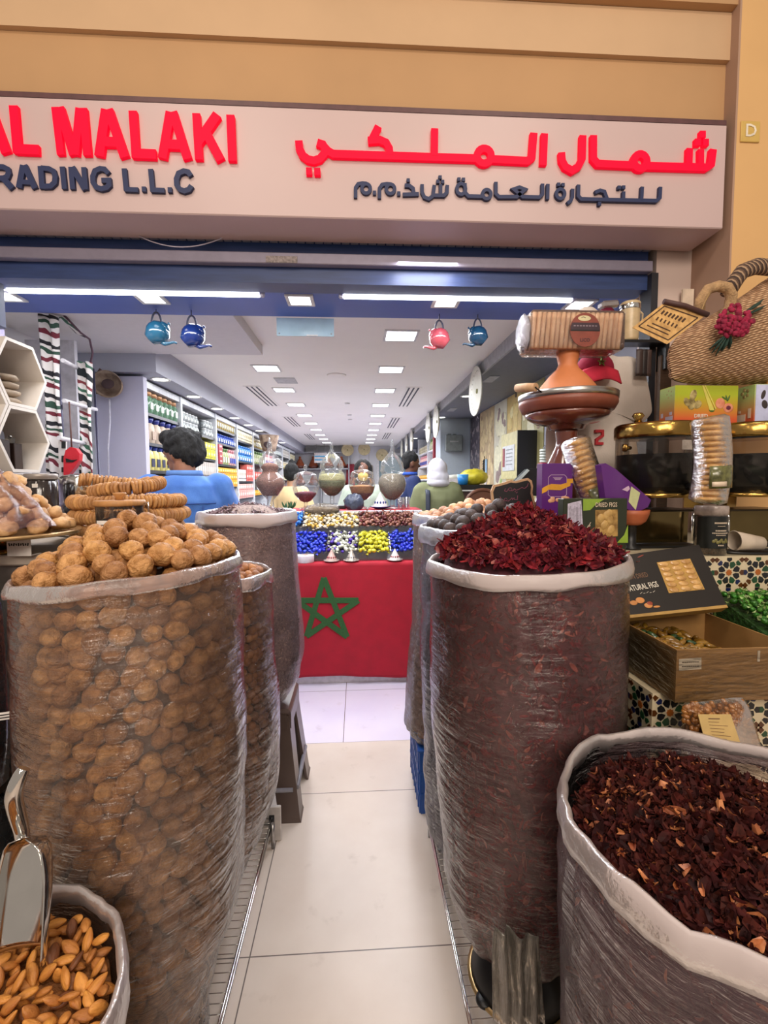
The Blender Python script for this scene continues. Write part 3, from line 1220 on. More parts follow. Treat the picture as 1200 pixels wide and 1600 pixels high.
# sunflower seeds
SP = [(0.09, 0.50), (0.14, 0.525), (0.20, 0.62), (0.228, 0.74), (0.222, 0.93), (0.205, 1.15), (0.198, 1.37)]
SCN = (-0.49, 2.06)
f_sun = film('seed_bag_film', '#fbf6f8', 0.16, '#d8c0c8', 0.25, 0.4, (0, 0.2, 0), (5, 5, 18), 0.8, 0.4)
sack('sunflower_seed_bag', 'clear plastic bag of sunflower seeds standing on a brown stool', SCN, SP, f_sun, f_cuffw, 41, 0.008, (0, 0), 0.045)
SEED = M('seed_husk', '#d0b6a6', 0.6, col2='#806a60', scale=120, island=0.5, stretch=(0.2, 1, 1))
SEEDT = M('dark_seed_husk', '#8c7076', 0.5, col2='#3c2c32', scale=120, island=0.6)


def seeds(b, places, L, rnd, m=0, tilt=0.5):
    for p, nrm in places:
        q = nrm.to_track_quat('Z', 'Y').to_matrix() @ Euler((rnd.gauss(0, tilt), rnd.gauss(0, tilt), rnd.uniform(0, 2*PI))).to_matrix()
        l = L*rnd.uniform(0.8, 1.15)
        w, h = l*0.27, l*0.15
        vs = [(-l, 0, 0), (-l*0.2, w, 0), (-l*0.2, 0, h), (-l*0.2, -w, 0), (-l*0.2, 0, -h), (l*0.5, w*.8, 0), (l*0.5, 0, h*.8), (l*0.5, -w*.8, 0), (l*0.5, 0, -h*.8), (l, 0, 0)]
        fs_ = []
        for k in range(4):
            k2 = (k+1) % 4
            fs_ += [(0, 1+k2, 1+k), (1+k, 1+k2, 5+k2, 5+k), (9, 5+k, 5+k2)]
        b.add([p+q @ Vector(v) for v in vs], fs_, m, True)


rnd = random.Random(77)
b = MB()
core(b, SCN, SP, 0.013, 1.345, 1)
b.lathe([(0.185, 1.34), (0.14, 1.37), (0.06, 1.40), (0, 1.405)], 32, c=(*SCN, 0), m=1)
seeds(b, side_places(SCN, SP, 0.006, 5200, rnd, 1.34), 0.0085, rnd, 0, 0.3)
seeds(b, heap_places(SCN, 0.185, 1.352, 0.055, 900, rnd, 1.2), 0.0165, rnd, 2)
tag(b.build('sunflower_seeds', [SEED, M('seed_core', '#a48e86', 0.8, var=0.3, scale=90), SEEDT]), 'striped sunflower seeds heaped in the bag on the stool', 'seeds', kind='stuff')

# dried limes: black ones and pale ones
LP = [(0.15, 0.11), (0.185, 0.2), (0.195, 0.45), (0.205, 0.8), (0.208, 1.05), (0.205, 1.335)]
LC = (0.45, 1.66)
f_lim = film('dark_lime_bag_film', '#f6f4fa', 0.22, '#c0bccc', 0.16, 0.75, (0, 0.6, 0.3), (4, 4, 24), 1.0, 0.5)
sack('black_lime_bag', 'clear plastic bag of black dried limes behind the tall hibiscus bag', LC, LP, f_lim, film('grey_rim_film', '#eef0f4', 0.6, '#c4c6d4', 0.3, 0.4, (0, 0, 0), (8, 8, 8), 0.6, 0.6), 51, 0.012, (0, 0), 0.05)
LBM = [round_mesh(s, 0.026, 16, 10, 0.045).mesh('black_lime_%d' % s, LIMB) for s in (1, 3)]
LLM = [round_mesh(s, 0.0235, 16, 10, 0.05).mesh('pale_lime_%d' % s, LIML) for s in (2, 6)]
fill_sack(LC, LP, LBM, lambda: round_mesh(3, 0.026, 9, 6), LIMBS, 'black_lime', 'black dried lime pressed behind the film of the black lime bag', 'dried lime',
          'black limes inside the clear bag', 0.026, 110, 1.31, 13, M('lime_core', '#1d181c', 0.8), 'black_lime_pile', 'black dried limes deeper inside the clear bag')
rnd = random.Random(14)
for i, (x, y) in enumerate(disc_points(0.185, 0.048, rnd, 3000)):
    q = math.hypot(x-0.05, y)/0.22
    put(LBM[i % 2], 'black_lime', 'black dried lime heaped on the black lime bag beside the chalkboard', 'dried lime', (LC[0]+x, LC[1]+y, 1.335+0.085*max(0, 1-q)), rrot(rnd), rnd.uniform(0.85, 1.08), 'black limes heaped on the bag')
tag(MB().lathe([(0.19, 1.28), (0.18, 1.32), (0.1, 1.365), (0, 1.385)], 28, c=(*LC, 0)).build('black_lime_pile', LIMBS), 'mound of black limes below those heaped on the bag', 'dried limes', kind='stuff')
QP = [(0.22, 0.30), (0.262, 0.32), (0.26, 0.42), (0.235, 0.9), (0.225, 1.345)]
QC = (0.50, 2.13)
f_liml = film('pale_lime_bag_film', '#fbf6f6', 0.20, '#d0bcbc', 0.16, 0.75, (0, 0.6, 0.3), (4, 4, 24), 1.0, 0.5)
sack('pale_lime_bag', 'clear plastic bag of pale dried limes standing on a blue crate', QC, QP, f_liml, f_cuff, 57, 0.012, (0, 0), 0.045)
fill_sack(QC, QP, LLM, lambda: round_mesh(3, 0.0235, 9, 6), LIMLS, 'pale_lime', 'pale dried lime pressed behind the film of the pale lime bag', 'dried lime',
          'pale limes inside the clear bag', 0.0235, 120, 1.32, 15, M('pale_lime_core', '#5e4838', 0.8), 'pale_lime_pile', 'pale dried limes deeper inside the clear bag')
for i, (x, y) in enumerate(disc_points(0.2, 0.044, rnd, 3000)):
    q = math.hypot(x-0.06, y)/0.24
    put(LLM[i % 2], 'pale_lime', 'pale brown dried lime heaped on the pale lime bag', 'dried lime', (QC[0]+x, QC[1]+y, 1.335+0.075*max(0, 1-q)), rrot(rnd), rnd.uniform(0.85, 1.1), 'pale limes heaped on the bag')
tag(MB().lathe([(0.21, 1.28), (0.19, 1.315), (0.1, 1.36), (0, 1.375)], 28, c=(*QC, 0)).build('pale_lime_pile', LIMLS), 'mound of pale limes below those heaped on the bag', 'dried limes', kind='stuff')

# almonds in the low bag with a scoop
AP = [(0.15, 0.14), (0.19, 0.25), (0.20, 0.5), (0.205, 0.755)]
AC = (-0.575, 0.615)
sack('almond_bag', 'low plastic bag of almonds with a steel scoop, lower left corner', AC, AP, film('almond_bag_film', '#f4e6da', 0.4, '#caa084', 0.25, 0.6, (0.3, 0.6, 0), (3, 3, 20), 0.9, 0.6), f_cuffw, 61, 0.008, (0, 0), 0.05)
AM = [almond_mesh(s).mesh('almond_%d' % s, ALM) for s in (1, 2)]+[almond_mesh(3).mesh('almond_3', ALMD)]
rnd = random.Random(23)
for layer, (zz, d) in enumerate(((0.728, 0.019), (0.716, 0.022))):
    for i, (x, y) in enumerate(disc_points(0.19, d, rnd, 5000)):
        q = math.hypot(x, y)/0.19
        px_, py_ = AC[0]+x, AC[1]+y
        if px_ < -0.62 and layer == 1:
            continue
        put(AM[2] if rnd.random() < 0.10 else AM[i % 2], 'almond', 'shelled almond lying on top in the low almond bag', 'almond', (px_, py_, zz+0.02*(1-q)+rnd.uniform(-0.003, 0.005)),
            (rnd.gauss(0, 0.5), rnd.gauss(0, 0.5), rnd.uniform(0, 2*PI)), rnd.uniform(0.85, 1.1), 'almonds in the low bag')
b = MB()
core(b, AC, AP, 0.008, 0.706, 0)
b.lathe([(0.196, 0.706), (0.1, 0.72), (0, 0.725)], 28, c=(*AC, 0))
tag(b.build('almond_pile', M('almond_bulk', '#9a6230', 0.7, var=0.3, scale=70, bump=0.8, bscale=90)), 'almonds filling the low bag beneath the top layer', 'almonds', kind='stuff')

# ------------------------------------------------------------------ racks, stool, crate under the sacks
def wire_rack(x0, x1, y0, y1, z, label):
    t = thing('wire_rack', label, 'rack', ((x0+x1)/2, (y0+y1)/2, 0))
    b = MB()
    for zz in (z-0.004, z-0.03):
        b.tube([(x0, y0, zz), (x1, y0, zz), (x1, y1, zz), (x0, y1, zz)], 0.0045, 8, closed=True)
    b.build('frame', m_chrome, t, True)
    b = MB()
    n = int((y1-y0)/0.026)
    for i in range(1, n):
        y = y0+(y1-y0)*i/n
        b.tube([(x0, y, z-0.004), (x1, y, z-0.004)], 0.0016, 5)
    for i in range(1, 6):
        x = x0+(x1-x0)*i/6
        b.tube([(x, y0, z-0.008), (x, y1, z-0.008)], 0.003, 5)
    b.build('wire_grid', m_chrome, t, True)
    for x in (x0+0.01, x1-0.01):
        for y in (y0+0.03, y1-0.03):
            MB().cyl((x, y, 0), (x, y, z-0.002), 0.008, n=8).build('leg', m_steel, t, True)
    return t


wr = wire_rack(-0.372, -0.84, 0.72, 1.84, 0.108, 'chrome wire floor rack under the walnut and nut bags')
b = MB().box((-0.385, 1.853, 0.075), (0.10, 0.014, 0.15), ch=0.003)
b.build('end_plate', M('white_plastic', '#cfc8c4', 0.4), wr, True)
MB().tube([(-0.372, 1.8435, 0.115), (-0.372, 1.8435, 0.075)], 0.011, 10).build('plate_slot', m_black, wr, True)
wire_rack(0.279, 0.80, 0.98, 1.86, 0.108, 'chrome wire floor rack under the tall hibiscus bag')
tag(MB().lathe([(0, 0), (0.021, 0), (0.023, 0.004), (0.021, 0.012), (0, 0.012)], 24, c=(0.325, 1.12, 0.11)).build('round_cap', m_black),
    'small round black cap lying on the wire rack', 'cap')
# low support under the tall hibiscus bag
pt = thing('black_pot', 'upturned black pot with a pale rim under the tall hibiscus bag', 'pot', (HC[0], HC[1], 0.108))
MB().lathe([(0.0, 0.0), (0.135, 0.0), (0.13, 0.03), (0.095, 0.085), (0.085, 0.09), (0, 0.09)], 32).build('body', m_black, pt)
MB().lathe([(0.135, -0.0), (0.143, 0.004), (0.143, 0.010), (0.134, 0.012)], 32).build('rim', M('pale_gold_rim', '#b89a6a', 0.3, 0.7), pt)
# torn film hanging below the bag
t = thing('loose_film', 'crumpled strip of clear film hanging below the tall hibiscus bag', 'plastic film', P(815, 1470, 0.945))


def lf(u, v):
    p = P(772+70*u+14*v*u, 1452+150*v+12*u, 0.925)
    p.y += 0.03*nz3(u*5, v*1.3, 4)+0.012*math.sin(u*19+v*2)
    return p


MB().grid(lf, 24, 14, thick=0.0012).build('film_sheet', film('tail_film', '#fdf8f0', 0.22, '#f4e8d8', 0.10, 0.6, (0, 0, 0), (20, 6, 2), 1.6, 0.3), t, True)

stl = thing('plastic_stool', 'brown plastic stool carrying the sunflower seed bag', 'stool', (-0.46, 2.14, 0))
MST = M('brown_plastic', '#5a4a44', 0.32, var=0.06, scale=8)
MB().box((0, 0, 0.475), (0.30, 0.30, 0.03), ch=0.012).build('seat', MST, stl)
for sx in (-1, 1):
    for sy in (-1, 1):
        b = MB()
        tp, bt = 0.142, 0.19

        def leg_ring(h, q, w):
            x, y = sx*q, sy*q
            return [(x, y, h), (x-sx*w, y, h), (x-sx*w, y-sy*0.012, h), (x-sx*0.018, y-sy*0.018, h), (x-sx*0.012, y-sy*w, h), (x, y-sy*w, h)]
        hs = [(0.462, tp, 0.115), (0.25, 0.164, 0.100), (0.015, bt, 0.092), (0.0, bt+0.006, 0.098)]
        vs = [v for h in hs for v in leg_ring(*h)]
        f_ = [(6*i+k, 6*i+(k+1) % 6, 6*i+6+(k+1) % 6, 6*i+6+k) for i in range(3) for k in range(6)]+[(0, 1, 2, 3, 4, 5), (23, 22, 21, 20, 19, 18)]
        b.add(vs, f_)
        b.build('leg', MST, stl)
b = MB()
for s in (-1, 1):
    b.box((0, s*0.147, 0.435), (0.27, 0.008, 0.07)).box((s*0.147, 0, 0.435), (0.008, 0.27, 0.07))
b.build('apron', MST, stl)
b = MB()
for s in (-1, 1):
    b.tube([(s*0.176, -0.16, 0.14), (s*0.176, 0.16, 0.14)], 0.010, 8).tube([(-0.16, s*0.176, 0.14), (0.16, s*0.176, 0.14)], 0.010, 8)
b.build('stretcher', M('grey_plastic', '#8d8c96', 0.35), stl)

cr = thing('plastic_crate', 'blue plastic crate under the bag of pale limes', 'crate', (0.50, 2.14, 0))
MBL = M('blue_plastic', '#1d4f9c', 0.38, var=0.06)
b = MB()
cw, cdp, chh = 0.46, 0.34, 0.298
for s in (-1, 1):
    b.box((s*cw/2, 0, chh/2), (0.012, cdp, chh)).box((0, s*cdp/2, chh/2), (cw, 0.012, chh))
b.box((0, 0, 0.012), (cw, cdp, 0.02))
b.box((0, 0, chh-0.008), (cw-0.02, cdp-0.02, 0.014))
b.build('body', MBL, cr)
b = MB()
for s in (-1, 1):
    for i in range(7):
        y = -cdp/2+cdp*(i+0.5)/7
        b.box((s*(cw/2+0.008), y, chh/2), (0.006, 0.010, chh-0.03))
    for i in range(9):
        x = -cw/2+cw*(i+0.5)/9
        b.box((x, s*(cdp/2+0.008), chh/2), (0.010, 0.006, chh-0.03))
    for z in (0.09, 0.19):
        b.box((s*(cw/2+0.008), 0, z), (0.005, cdp, 0.012)).box((0, s*(cdp/2+0.008), z), (cw, 0.005, 0.012))
b.build('ribs', MBL, cr)
b = MB()
b.box((0, 0, chh-0.002), (cw+0.03, cdp+0.03, 0.014), ch=0.004)
b.build('rim', MBL, cr)

# ------------------------------------------------------------------ scoop in the almonds
sc = thing('scoop', 'shiny steel scoop standing upright in the almonds', 'scoop', P(35, 1440, 0.72))
b = MB()


def scoop_pt(u, v):
    # u across the bowl, v from back (top) down to the lip
    a = (u-0.5)*PI*1.02
    w = 0.044*(0.62+0.38*math.sin(min(1, v*2.2)*PI/2))
    d = 0.044*(1-0.25*v)
    q0 = P(36, 1312, 0.745)
    q1 = P(24, 1505, 0.690)
    c = q0.lerp(q1, v)
    up = (q1-q0).normalized()
    sx_ = Vector((0.97, -0.22, 0)).normalized()
    dp = sx_.cross(up).normalized()
    if dp.y < 0:
        dp = -dp
    bulge = 1.0 if v > 0.12 else math.sqrt(max(0, 1-((0.12-v)/0.12)**2))*0.85+0.15
    return c+sx_*math.sin(a)*w*bulge+dp*(math.cos(a)*d*bulge)


b.grid(scoop_pt, 24, 18, thick=-0.0014)
b.build('bowl', m_chrome, sc, True)
hp_ = [P(35, 1316, 0.775), P(33, 1295, 0.782), P(24, 1262, 0.775), P(22, 1240, 0.772), P(30, 1215, 0.775), P(38, 1200, 0.78)]
sp = []
for i in range(len(hp_)-1):
    for k in range(4):
        t_ = k/4
        p0, p1, p2, p3 = hp_[max(i-1, 0)], hp_[i], hp_[i+1], hp_[min(i+2, len(hp_)-1)]
        sp.append(0.5*((2*p1)+(p2-p0)*t_+(2*p0-5*p1+4*p2-p3)*t_*t_+(3*p1-p0-3*p2+p3)*t_**3))
sp.append(hp_[-1])
MB().tube(sp, [0.0092+0.004*math.sin(PI*i/(len(sp)-1)) for i in range(len(sp))], 12).build('handle', m_chrome, sc, True)

# ------------------------------------------------------------------ left display bench
bench = thing('display_bench', 'grey fronted display bench behind the walnut bag', 'counter', (-1.24, 1.75, 0))
TZ = 1.305
MB().box((-1.137, 1.79, TZ-0.015), (0.895, 0.98, 0.03), ch=0.004).build('top', M('cream_top', '#c8bdb0', 0.4), bench, True)
MB().box((-1.215, 1.79, (TZ-0.03)/2), (0.73, 0.94, TZ-0.03)).build('cabinet_body', M('grey_laminate', '#77706c', 0.5), bench, True)
low = thing('jar_shelf', 'low shelf of dark wood carrying stacked jars beside the walnut bag', 'shelf', (-1.1, 1.13, 0))
for z in (0.40, 0.755):
    MB().box((-1.14, 1.12, z-0.01), (0.50, 0.28, 0.02)).build('shelf_board', M('dark_wood', '#4a3626', 0.5, var=0.2, stretch=(1, 8, 8)), low, True)
for x in (-1.38, -0.9):
    for y in (1.0, 1.24):
        MB().box((x, y, 0.37), (0.02, 0.02, 0.74)).build('post', M('dark_wood', '#4a3626'), low, True)

g_clear = glass('clear_jar_glass', '#f2f2f0', 1.3, 0.04, 0.03)
FRU = M('orange_dried_fruit', '#d8612c', 0.55, col2='#b23c1c', scale=30, rnd=0.2)
BRF = M('dark_dried_fruit', '#5a2c1c', 0.4, col2='#341610', scale=30, rnd=0.25)
GRF = M('olive_dried_fruit', '#8a7a40', 0.5, col2='#5e5026', scale=30, rnd=0.25)


def goods_jar(c, r, h, label, fmesh, fname, flabel, fcat, fgroup, fr, fill, seed, lid=True):
    t = thing('glass_jar', label, 'jar', c)
    pr = [(0, 0), (r*0.9, 0), (r, 0.012), (r*1.0, h*0.3), (r*1.01, h*0.62), (r*0.99, h*0.75), (r*0.86, h*0.84), (r*0.8, h*0.88), (r*0.82, h*0.9)]
    MB().lathe(pr, 40).build('glass', g_clear, t)
    if lid:
        MB().lathe([(r*0.84, h*0.885), (r*0.88, h*0.9), (r*0.84, h*0.93), (r*0.5, h*0.975), (r*0.12, h*0.985), (0.018, h*0.99), (0.026, h*1.02), (0.02, h*1.05), (0, h*1.055)], 32).build('lid', g_clear, t)
    rr = random.Random(seed)
    z = fr*0.7+0.006
    k = 0
    while z < h*fill:
        R_ = r-fr*1.25
        n = int(2*PI*R_/(fr*1.9))
        for i in range(n):
            a = 2*PI*(i+0.5*(k % 2))/n
            if math.sin(a) > 0.35:
                continue
            put(fmesh[(i+k) % len(fmesh)], fname, flabel, fcat, (c[0]+R_*math.cos(a), c[1]+R_*math.sin(a), c[2]+z), rrot(rr), rr.uniform(0.9, 1.1), fgroup)
        z += fr*1.55
        k += 1
    top = z-fr*1.2
    R2 = r-fr*2.3
    b = MB().lathe([(0, 0.01), (R2, 0.01), (R2, top), (R2*0.5, top+fr), (0, top+fr)], 20)
    o = b.build(fname+'_pile', fmesh[0].materials[0], None, loc=c)
    tag(o, flabel.replace('piece of ', '').replace('pressed against the glass', 'in the middle of the jar'), fcat+'s', kind='stuff')
    return t


FM_ = [round_mesh(s, 0.016, 10, 7, 0.12).mesh('dried_fruit_%d' % s, FRU) for s in (1, 2)]
BM_ = [round_mesh(s, 0.016, 10, 7, 0.15).mesh('dark_fruit_%d' % s, BRF) for s in (1, 2)]
GM_ = [round_mesh(s, 0.016, 10, 7, 0.2, 0.6).mesh('olive_fruit_%d' % s, GRF) for s in (1, 2)]
j1 = goods_jar((-1.005, 1.12, 0.757), 0.135, 0.60, 'large glass jar of orange dried fruit left of the walnut bag', FM_, 'dried_fruit', 'piece of orange dried fruit pressed against the glass of the large jar', 'dried fruit', 'orange fruit in the large jar', 0.016, 0.74, 3)
goods_jar((-1.005, 1.12, 0.402), 0.135, 0.33, 'squat glass jar of dark dried fruit under the orange one', BM_, 'dried_fruit', 'piece of dark dried fruit pressed against the glass of the squat jar', 'dried fruit', 'dark fruit in the squat jar', 0.016, 0.78, 4)
tg = thing('price_tag', 'small white printed price tag on the orange fruit jar', 'tag', P(12, 1118, 0.975))
b = MB().box((0, 0, 0), (0.045, 0.002, 0.016), rot=(0, -0.12, 0)).build('card', M('white_card', '#e8e2dc', 0.6), tg)
for dz in (0.003, -0.003):
    MB().box((0, -0.0014, dz), (0.036, 0.0006, 0.0022), rot=(0, -0.12, 0)).build('print', m_black, tg)

# cake stand with white dried figs
cs = thing('cake_stand', 'round gold footed stand holding pale dried figs at the left edge', 'stand', (-1.02, 1.34, TZ))
MB().lathe([(0, 0.048), (0.20, 0.05), (0.206, 0.056), (0.203, 0.062), (0.19, 0.058), (0, 0.057)], 48).build('plate', M('gold_plate', '#c8a878', 0.25, 0.6), cs)
b = MB().lathe([(0, 0), (0.055, 0), (0.06, 0.006), (0.03, 0.015), (0.018, 0.03), (0.03, 0.042), (0.06, 0.048), (0, 0.048)], 24)
for k in range(12):
    a = 2*PI*k/12
    b.sph((0.045*math.cos(a), 0.045*math.sin(a), 0.038), 0.012, 8, 6)
b.build('foot', m_gold, cs)
FIGP = M('pale_dried_fig', '#dcb486', 0.6, col2='#b98a58', scale=40, bump=0.4, bscale=60, rnd=0.2)
FGM = [MB().sph((0, 0, 0), (0.027, 0.024, 0.019), 14, 10, fn=lambda u, s=s: 1+nz3(u.x*2+s, u.y*2, u.z*2)*0.25-0.3*math.exp(-((u.z-1)/0.2)**2)).mesh('pale_fig_%d' % s, FIGP) for s in (1, 5, 8)]
rnd = random.Random(9)
for lay in range(5):
    R_ = 0.175-0.03*lay
    for i, (x, y) in enumerate(disc_points(R_, 0.043, rnd, 1500)):
        if lay < 3 and math.hypot(x, y) < R_-0.07:
            continue
        put(FGM[i % 3], 'dried_fig', 'pale dried fig piled on the round gold stand', 'dried fig', (-1.02+x, 1.34+y, TZ+0.08+0.03*lay), rrot(rnd), rnd.uniform(0.85, 1.15), 'pale figs on the gold stand')
t = thing('plastic_bag', 'open clear bag with lilac print draped over the pale figs', 'bag', (-1.02, 1.34, TZ+0.06))


def bagf(u, v):
    a = -PI*0.62+u*PI*0.55
    r = 0.19*(1-v)**0.8+0.01
    return Vector((r*math.cos(a)+0.012*nz3(u*9, v*4, 2), r*math.sin(a), 0.02+0.165*v+0.012*nz3(u*8, v*6, 5)))


MB().grid(bagf, 30, 16).build('film_sheet', film('lilac_film', '#fdf8fc', 0.05, '#d8c0e8', 0.12, 0.5, (0.4, 0.3, 0), (8, 8, 14), 1.3, 0.3), t)
cd_ = thing('name_card', 'white name card with black lettering under the gold stand', 'card', P(30, 858, 1.19))
cdm = MB().box((0, 0, 0), (0.062, 0.002, 0.055), ch=0.0005)
cdm.build('card', M('white_card', '#e8e2dc'), cd_)
b = MB()
for i in range(9):
    b.box((-0.024+0.006*i, -0.0014, 0.004), (0.0036, 0.0006, 0.008-0.002*(i % 2)), rot=(0, 0.25*((i % 3)-1), 0))
b.build('print', m_black, cd_)
MB().box((0, 0.02, -0.026), (0.06, 0.04, 0.002)).build('foot', M('white_card', '#e8e2dc'), cd_)
cd_.location = (P(30, 858, 1.275).x, 1.275, TZ+0.028)

# stack of dried fig strings on a plate
FGX, FGY = -0.83, 1.70
pl = thing('serving_plate', 'round white plate under the stacked rings of dried figs', 'plate', (FGX, FGY, TZ))
MB().lathe([(0, 0.0), (0.10, 0), (0.20, 0.018), (0.225, 0.024), (0.222, 0.028), (0.10, 0.006), (0, 0.006)], 48).build('dish', M('white_china', '#e6e2d8', 0.25), pl)
FIGD = M('string_fig', '#c89660', 0.6, col2='#96632f', scale=30, bump=0.4, bscale=60, rnd=0.22)
disc = MB().lathe([(0, -0.0052), (0.018, -0.0056), (0.0235, -0.003), (0.024, 0.001), (0.022, 0.0045), (0.012, 0.0056), (0, 0.004)], 14).mesh('fig_disc', FIGD)


def fig_string(label, path, grp):
    k = 0
    acc = 0.0
    pts = [Vector(p) for p in path]
    tot = [0]
    for a_, b_ in zip(pts, pts[1:]):
        tot.append(tot[-1]+(b_-a_).length)
    st_ = thing('fig_string', label, 'dried figs', pts[0])
    n = int(tot[-1]/0.0112)
    for i in range(n):
        s_ = (i+0.5)/n*tot[-1]
        j = max(q for q in range(len(tot)-1) if tot[q] <= s_)
        u = (s_-tot[j])/(tot[j+1]-tot[j])
        p = pts[j].lerp(pts[j+1], u)
        d = (pts[min(j+2, len(pts)-1)]-pts[max(j-1, 0)]).normalized() if u > .5 else (pts[j+1]-pts[max(j-1, 0)]).normalized()
        q = d.to_track_quat('Z', 'Y').to_euler()
        o = bpy.data.objects.new('fig', disc)
        COL.objects.link(o)
        o.parent = st_
        o.location = p-pts[0]+Vector((rnd.gauss(0, .001), rnd.gauss(0, .001), rnd.gauss(0, .001)))
        o.rotation_euler = (q.x+rnd.gauss(0, .08), q.y+rnd.gauss(0, .08), q.z)
        o.scale = (rnd.uniform(.92, 1.06),)*3
    tw = MB().tube(pts, 0.0015, 5)
    tw.build('string', M('twine', '#a08050', 0.8), st_, True)
    return st_


def ringp(r, z, a0, a1, n=40, sx=1.0, ox=0.0, oy=0.0, wob=0.0):
    return [(FGX+ox+r*sx*math.cos(a0+(a1-a0)*i/n), FGY+oy+r*math.sin(a0+(a1-a0)*i/n), z+wob*math.sin(3*PI*i/n)) for i in range(n+1)]


fig_string('lowest ring of strung dried figs on the white plate', ringp(0.165, TZ+0.034, -PI*1.2, PI*0.78), '')
fig_string('second ring from below of strung dried figs on the white plate', ringp(0.172, TZ+0.083, -PI*1.1, PI*0.86, ox=0.012), '')
fig_string('third ring from below of strung dried figs, under the looped top string', ringp(0.168, TZ+0.131, -PI*1.15, PI*0.8, ox=0.004), '')
top = [(FGX-0.06, FGY-0.12, TZ+0.165), (FGX, FGY-0.135, TZ+0.177), (FGX+0.07, FGY-0.125, TZ+0.178), (FGX+0.115, FGY-0.075, TZ+0.185), (FGX+0.12, FGY-0.01, TZ+0.196), (FGX+0.08, FGY+0.04, TZ+0.196), (FGX+0.02, FGY+0.035, TZ+0.19), (FGX-0.06, FGY+0.0, TZ+0.198), (FGX-0.115, FGY-0.03, TZ+0.208), (FGX-0.135, FGY-0.06, TZ+0.208)]
fig_string('short looped string of dried figs lying on top of the ring stack', top, '')
# low glass jar with a wooden lid in front of the figs
jr = thing('glass_jar', 'low glass jar with wooden lid standing before the fig rings', 'jar', (-0.735, 1.455, TZ+0.036))
MB().lathe([(0, -0.036), (0.062, -0.036), (0.066, -0.03), (0.066, 0.085), (0.068, 0.09)], 36).build('glass', g_clear, jr)
MB().lathe([(0, -0.03), (0.058, -0.03), (0.059, 0.045), (0.03, 0.056), (0, 0.058)], 28).build('contents', M('spice_bits', '#4a3430', 0.6, var=0.3, scale=90, bump=0.8, bscale=120), jr)
lid = MB().lathe([(0, 0.09), (0.07, 0.09), (0.072, 0.094), (0.072, 0.103), (0.069, 0.107), (0, 0.107)], 36).build('lid', M('light_wood', '#c08a52', 0.5, var=0.12, stretch=(1, 8, 1)), jr)
MB().lathe([(0, 0.107), (0.012, 0.108), (0.011, 0.116), (0.02, 0.126), (0.018, 0.13), (0, 0.131)], 20).build('knob', M('light_wood', '#c08a52'), lid)
MB().tube([(0.068, 0, 0.095), (0.084, 0, 0.1), (0.086, 0, 0.07), (0.068, 0, 0.055)], 0.0022, 6).build('wire_clip', m_chrome, jr)
MB().box((-0.012, -0.0668, 0.043), (0.045, 0.001, 0.012)).build('paper_label', M('white_card', '#e8e2dc'), jr)

# jars with flat lids and the steel pot behind
DRK = M('dark_jar_glass', '#2c2422', 0.12, var=0.1, coat=0.4)
for i, (px_, lb) in enumerate(((-20, 'leftmost'), (22, 'middle'), (64, 'rightmost'))):
    p = P(px_, 740, 1.80)
    t = thing('storage_jar', '%s of three dark jars with flat grey lids behind the pale figs' % lb, 'jar', (p.x, 1.80, TZ))
    hz = p.z-TZ
    MB().lathe([(0, 0), (0.048, 0), (0.052, 0.008), (0.052, hz-0.03), (0.046, hz-0.022)], 28).build('jar_body', DRK, t)
    MB().lathe([(0, hz-0.022), (0.053, hz-0.022), (0.054, hz-0.004), (0.05, hz), (0, hz)], 28).build('lid', M('grey_lid', '#a39a94', 0.35, 0.4), t)
    MB().box((0.012, -0.0535, hz-0.045), (0.02, 0.002, 0.014)).build('paper_label', M('white_card', '#e8e2dc'), t)
p = P(117, 740, 1.93)
t = thing('cooking_pot', 'polished steel pot standing behind the fig rings', 'pot', (p.x, 1.98, TZ))
hz = p.z-TZ
MB().lathe([(0, 0), (0.075, 0), (0.09, 0.02), (0.095, 0.06), (0.088, 0.105), (0.082, 0.115), (0.085, 0.12), (0.085, hz-0.02), (0.08, hz-0.01), (0.03, hz), (0, hz)], 40).build('pot_body', m_chrome, t)
MB().tube([(0.085, 0, 0.13), (0.10, 0, 0.14), (0.10, 0, 0.16), (0.085, 0, 0.17)], 0.004, 8).build('handle', m_chrome, t)
MB().tube([(-0.085, 0, 0.13), (-0.10, 0, 0.14), (-0.10, 0, 0.16), (-0.085, 0, 0.17)], 0.004, 8).build('handle', m_chrome, t)

# ------------------------------------------------------------------ honeycomb shelves, scarves, basket on the left
struct(MB().box((-1.615, 1.9, 1.19), (0.05, 0.62, 2.38)).build('wall_partition', M('lilac_grey_paint', '#8d86a0', 0.7)))
HW = M('white_board', '#d3cbc2', 0.5, var=0.03)
HS = 0.150


def hexpts(cy_h, cz, s):
    return [(cy_h+s*math.cos(PI/3*k), cz+s*math.sin(PI/3*k)) for k in range(6)]


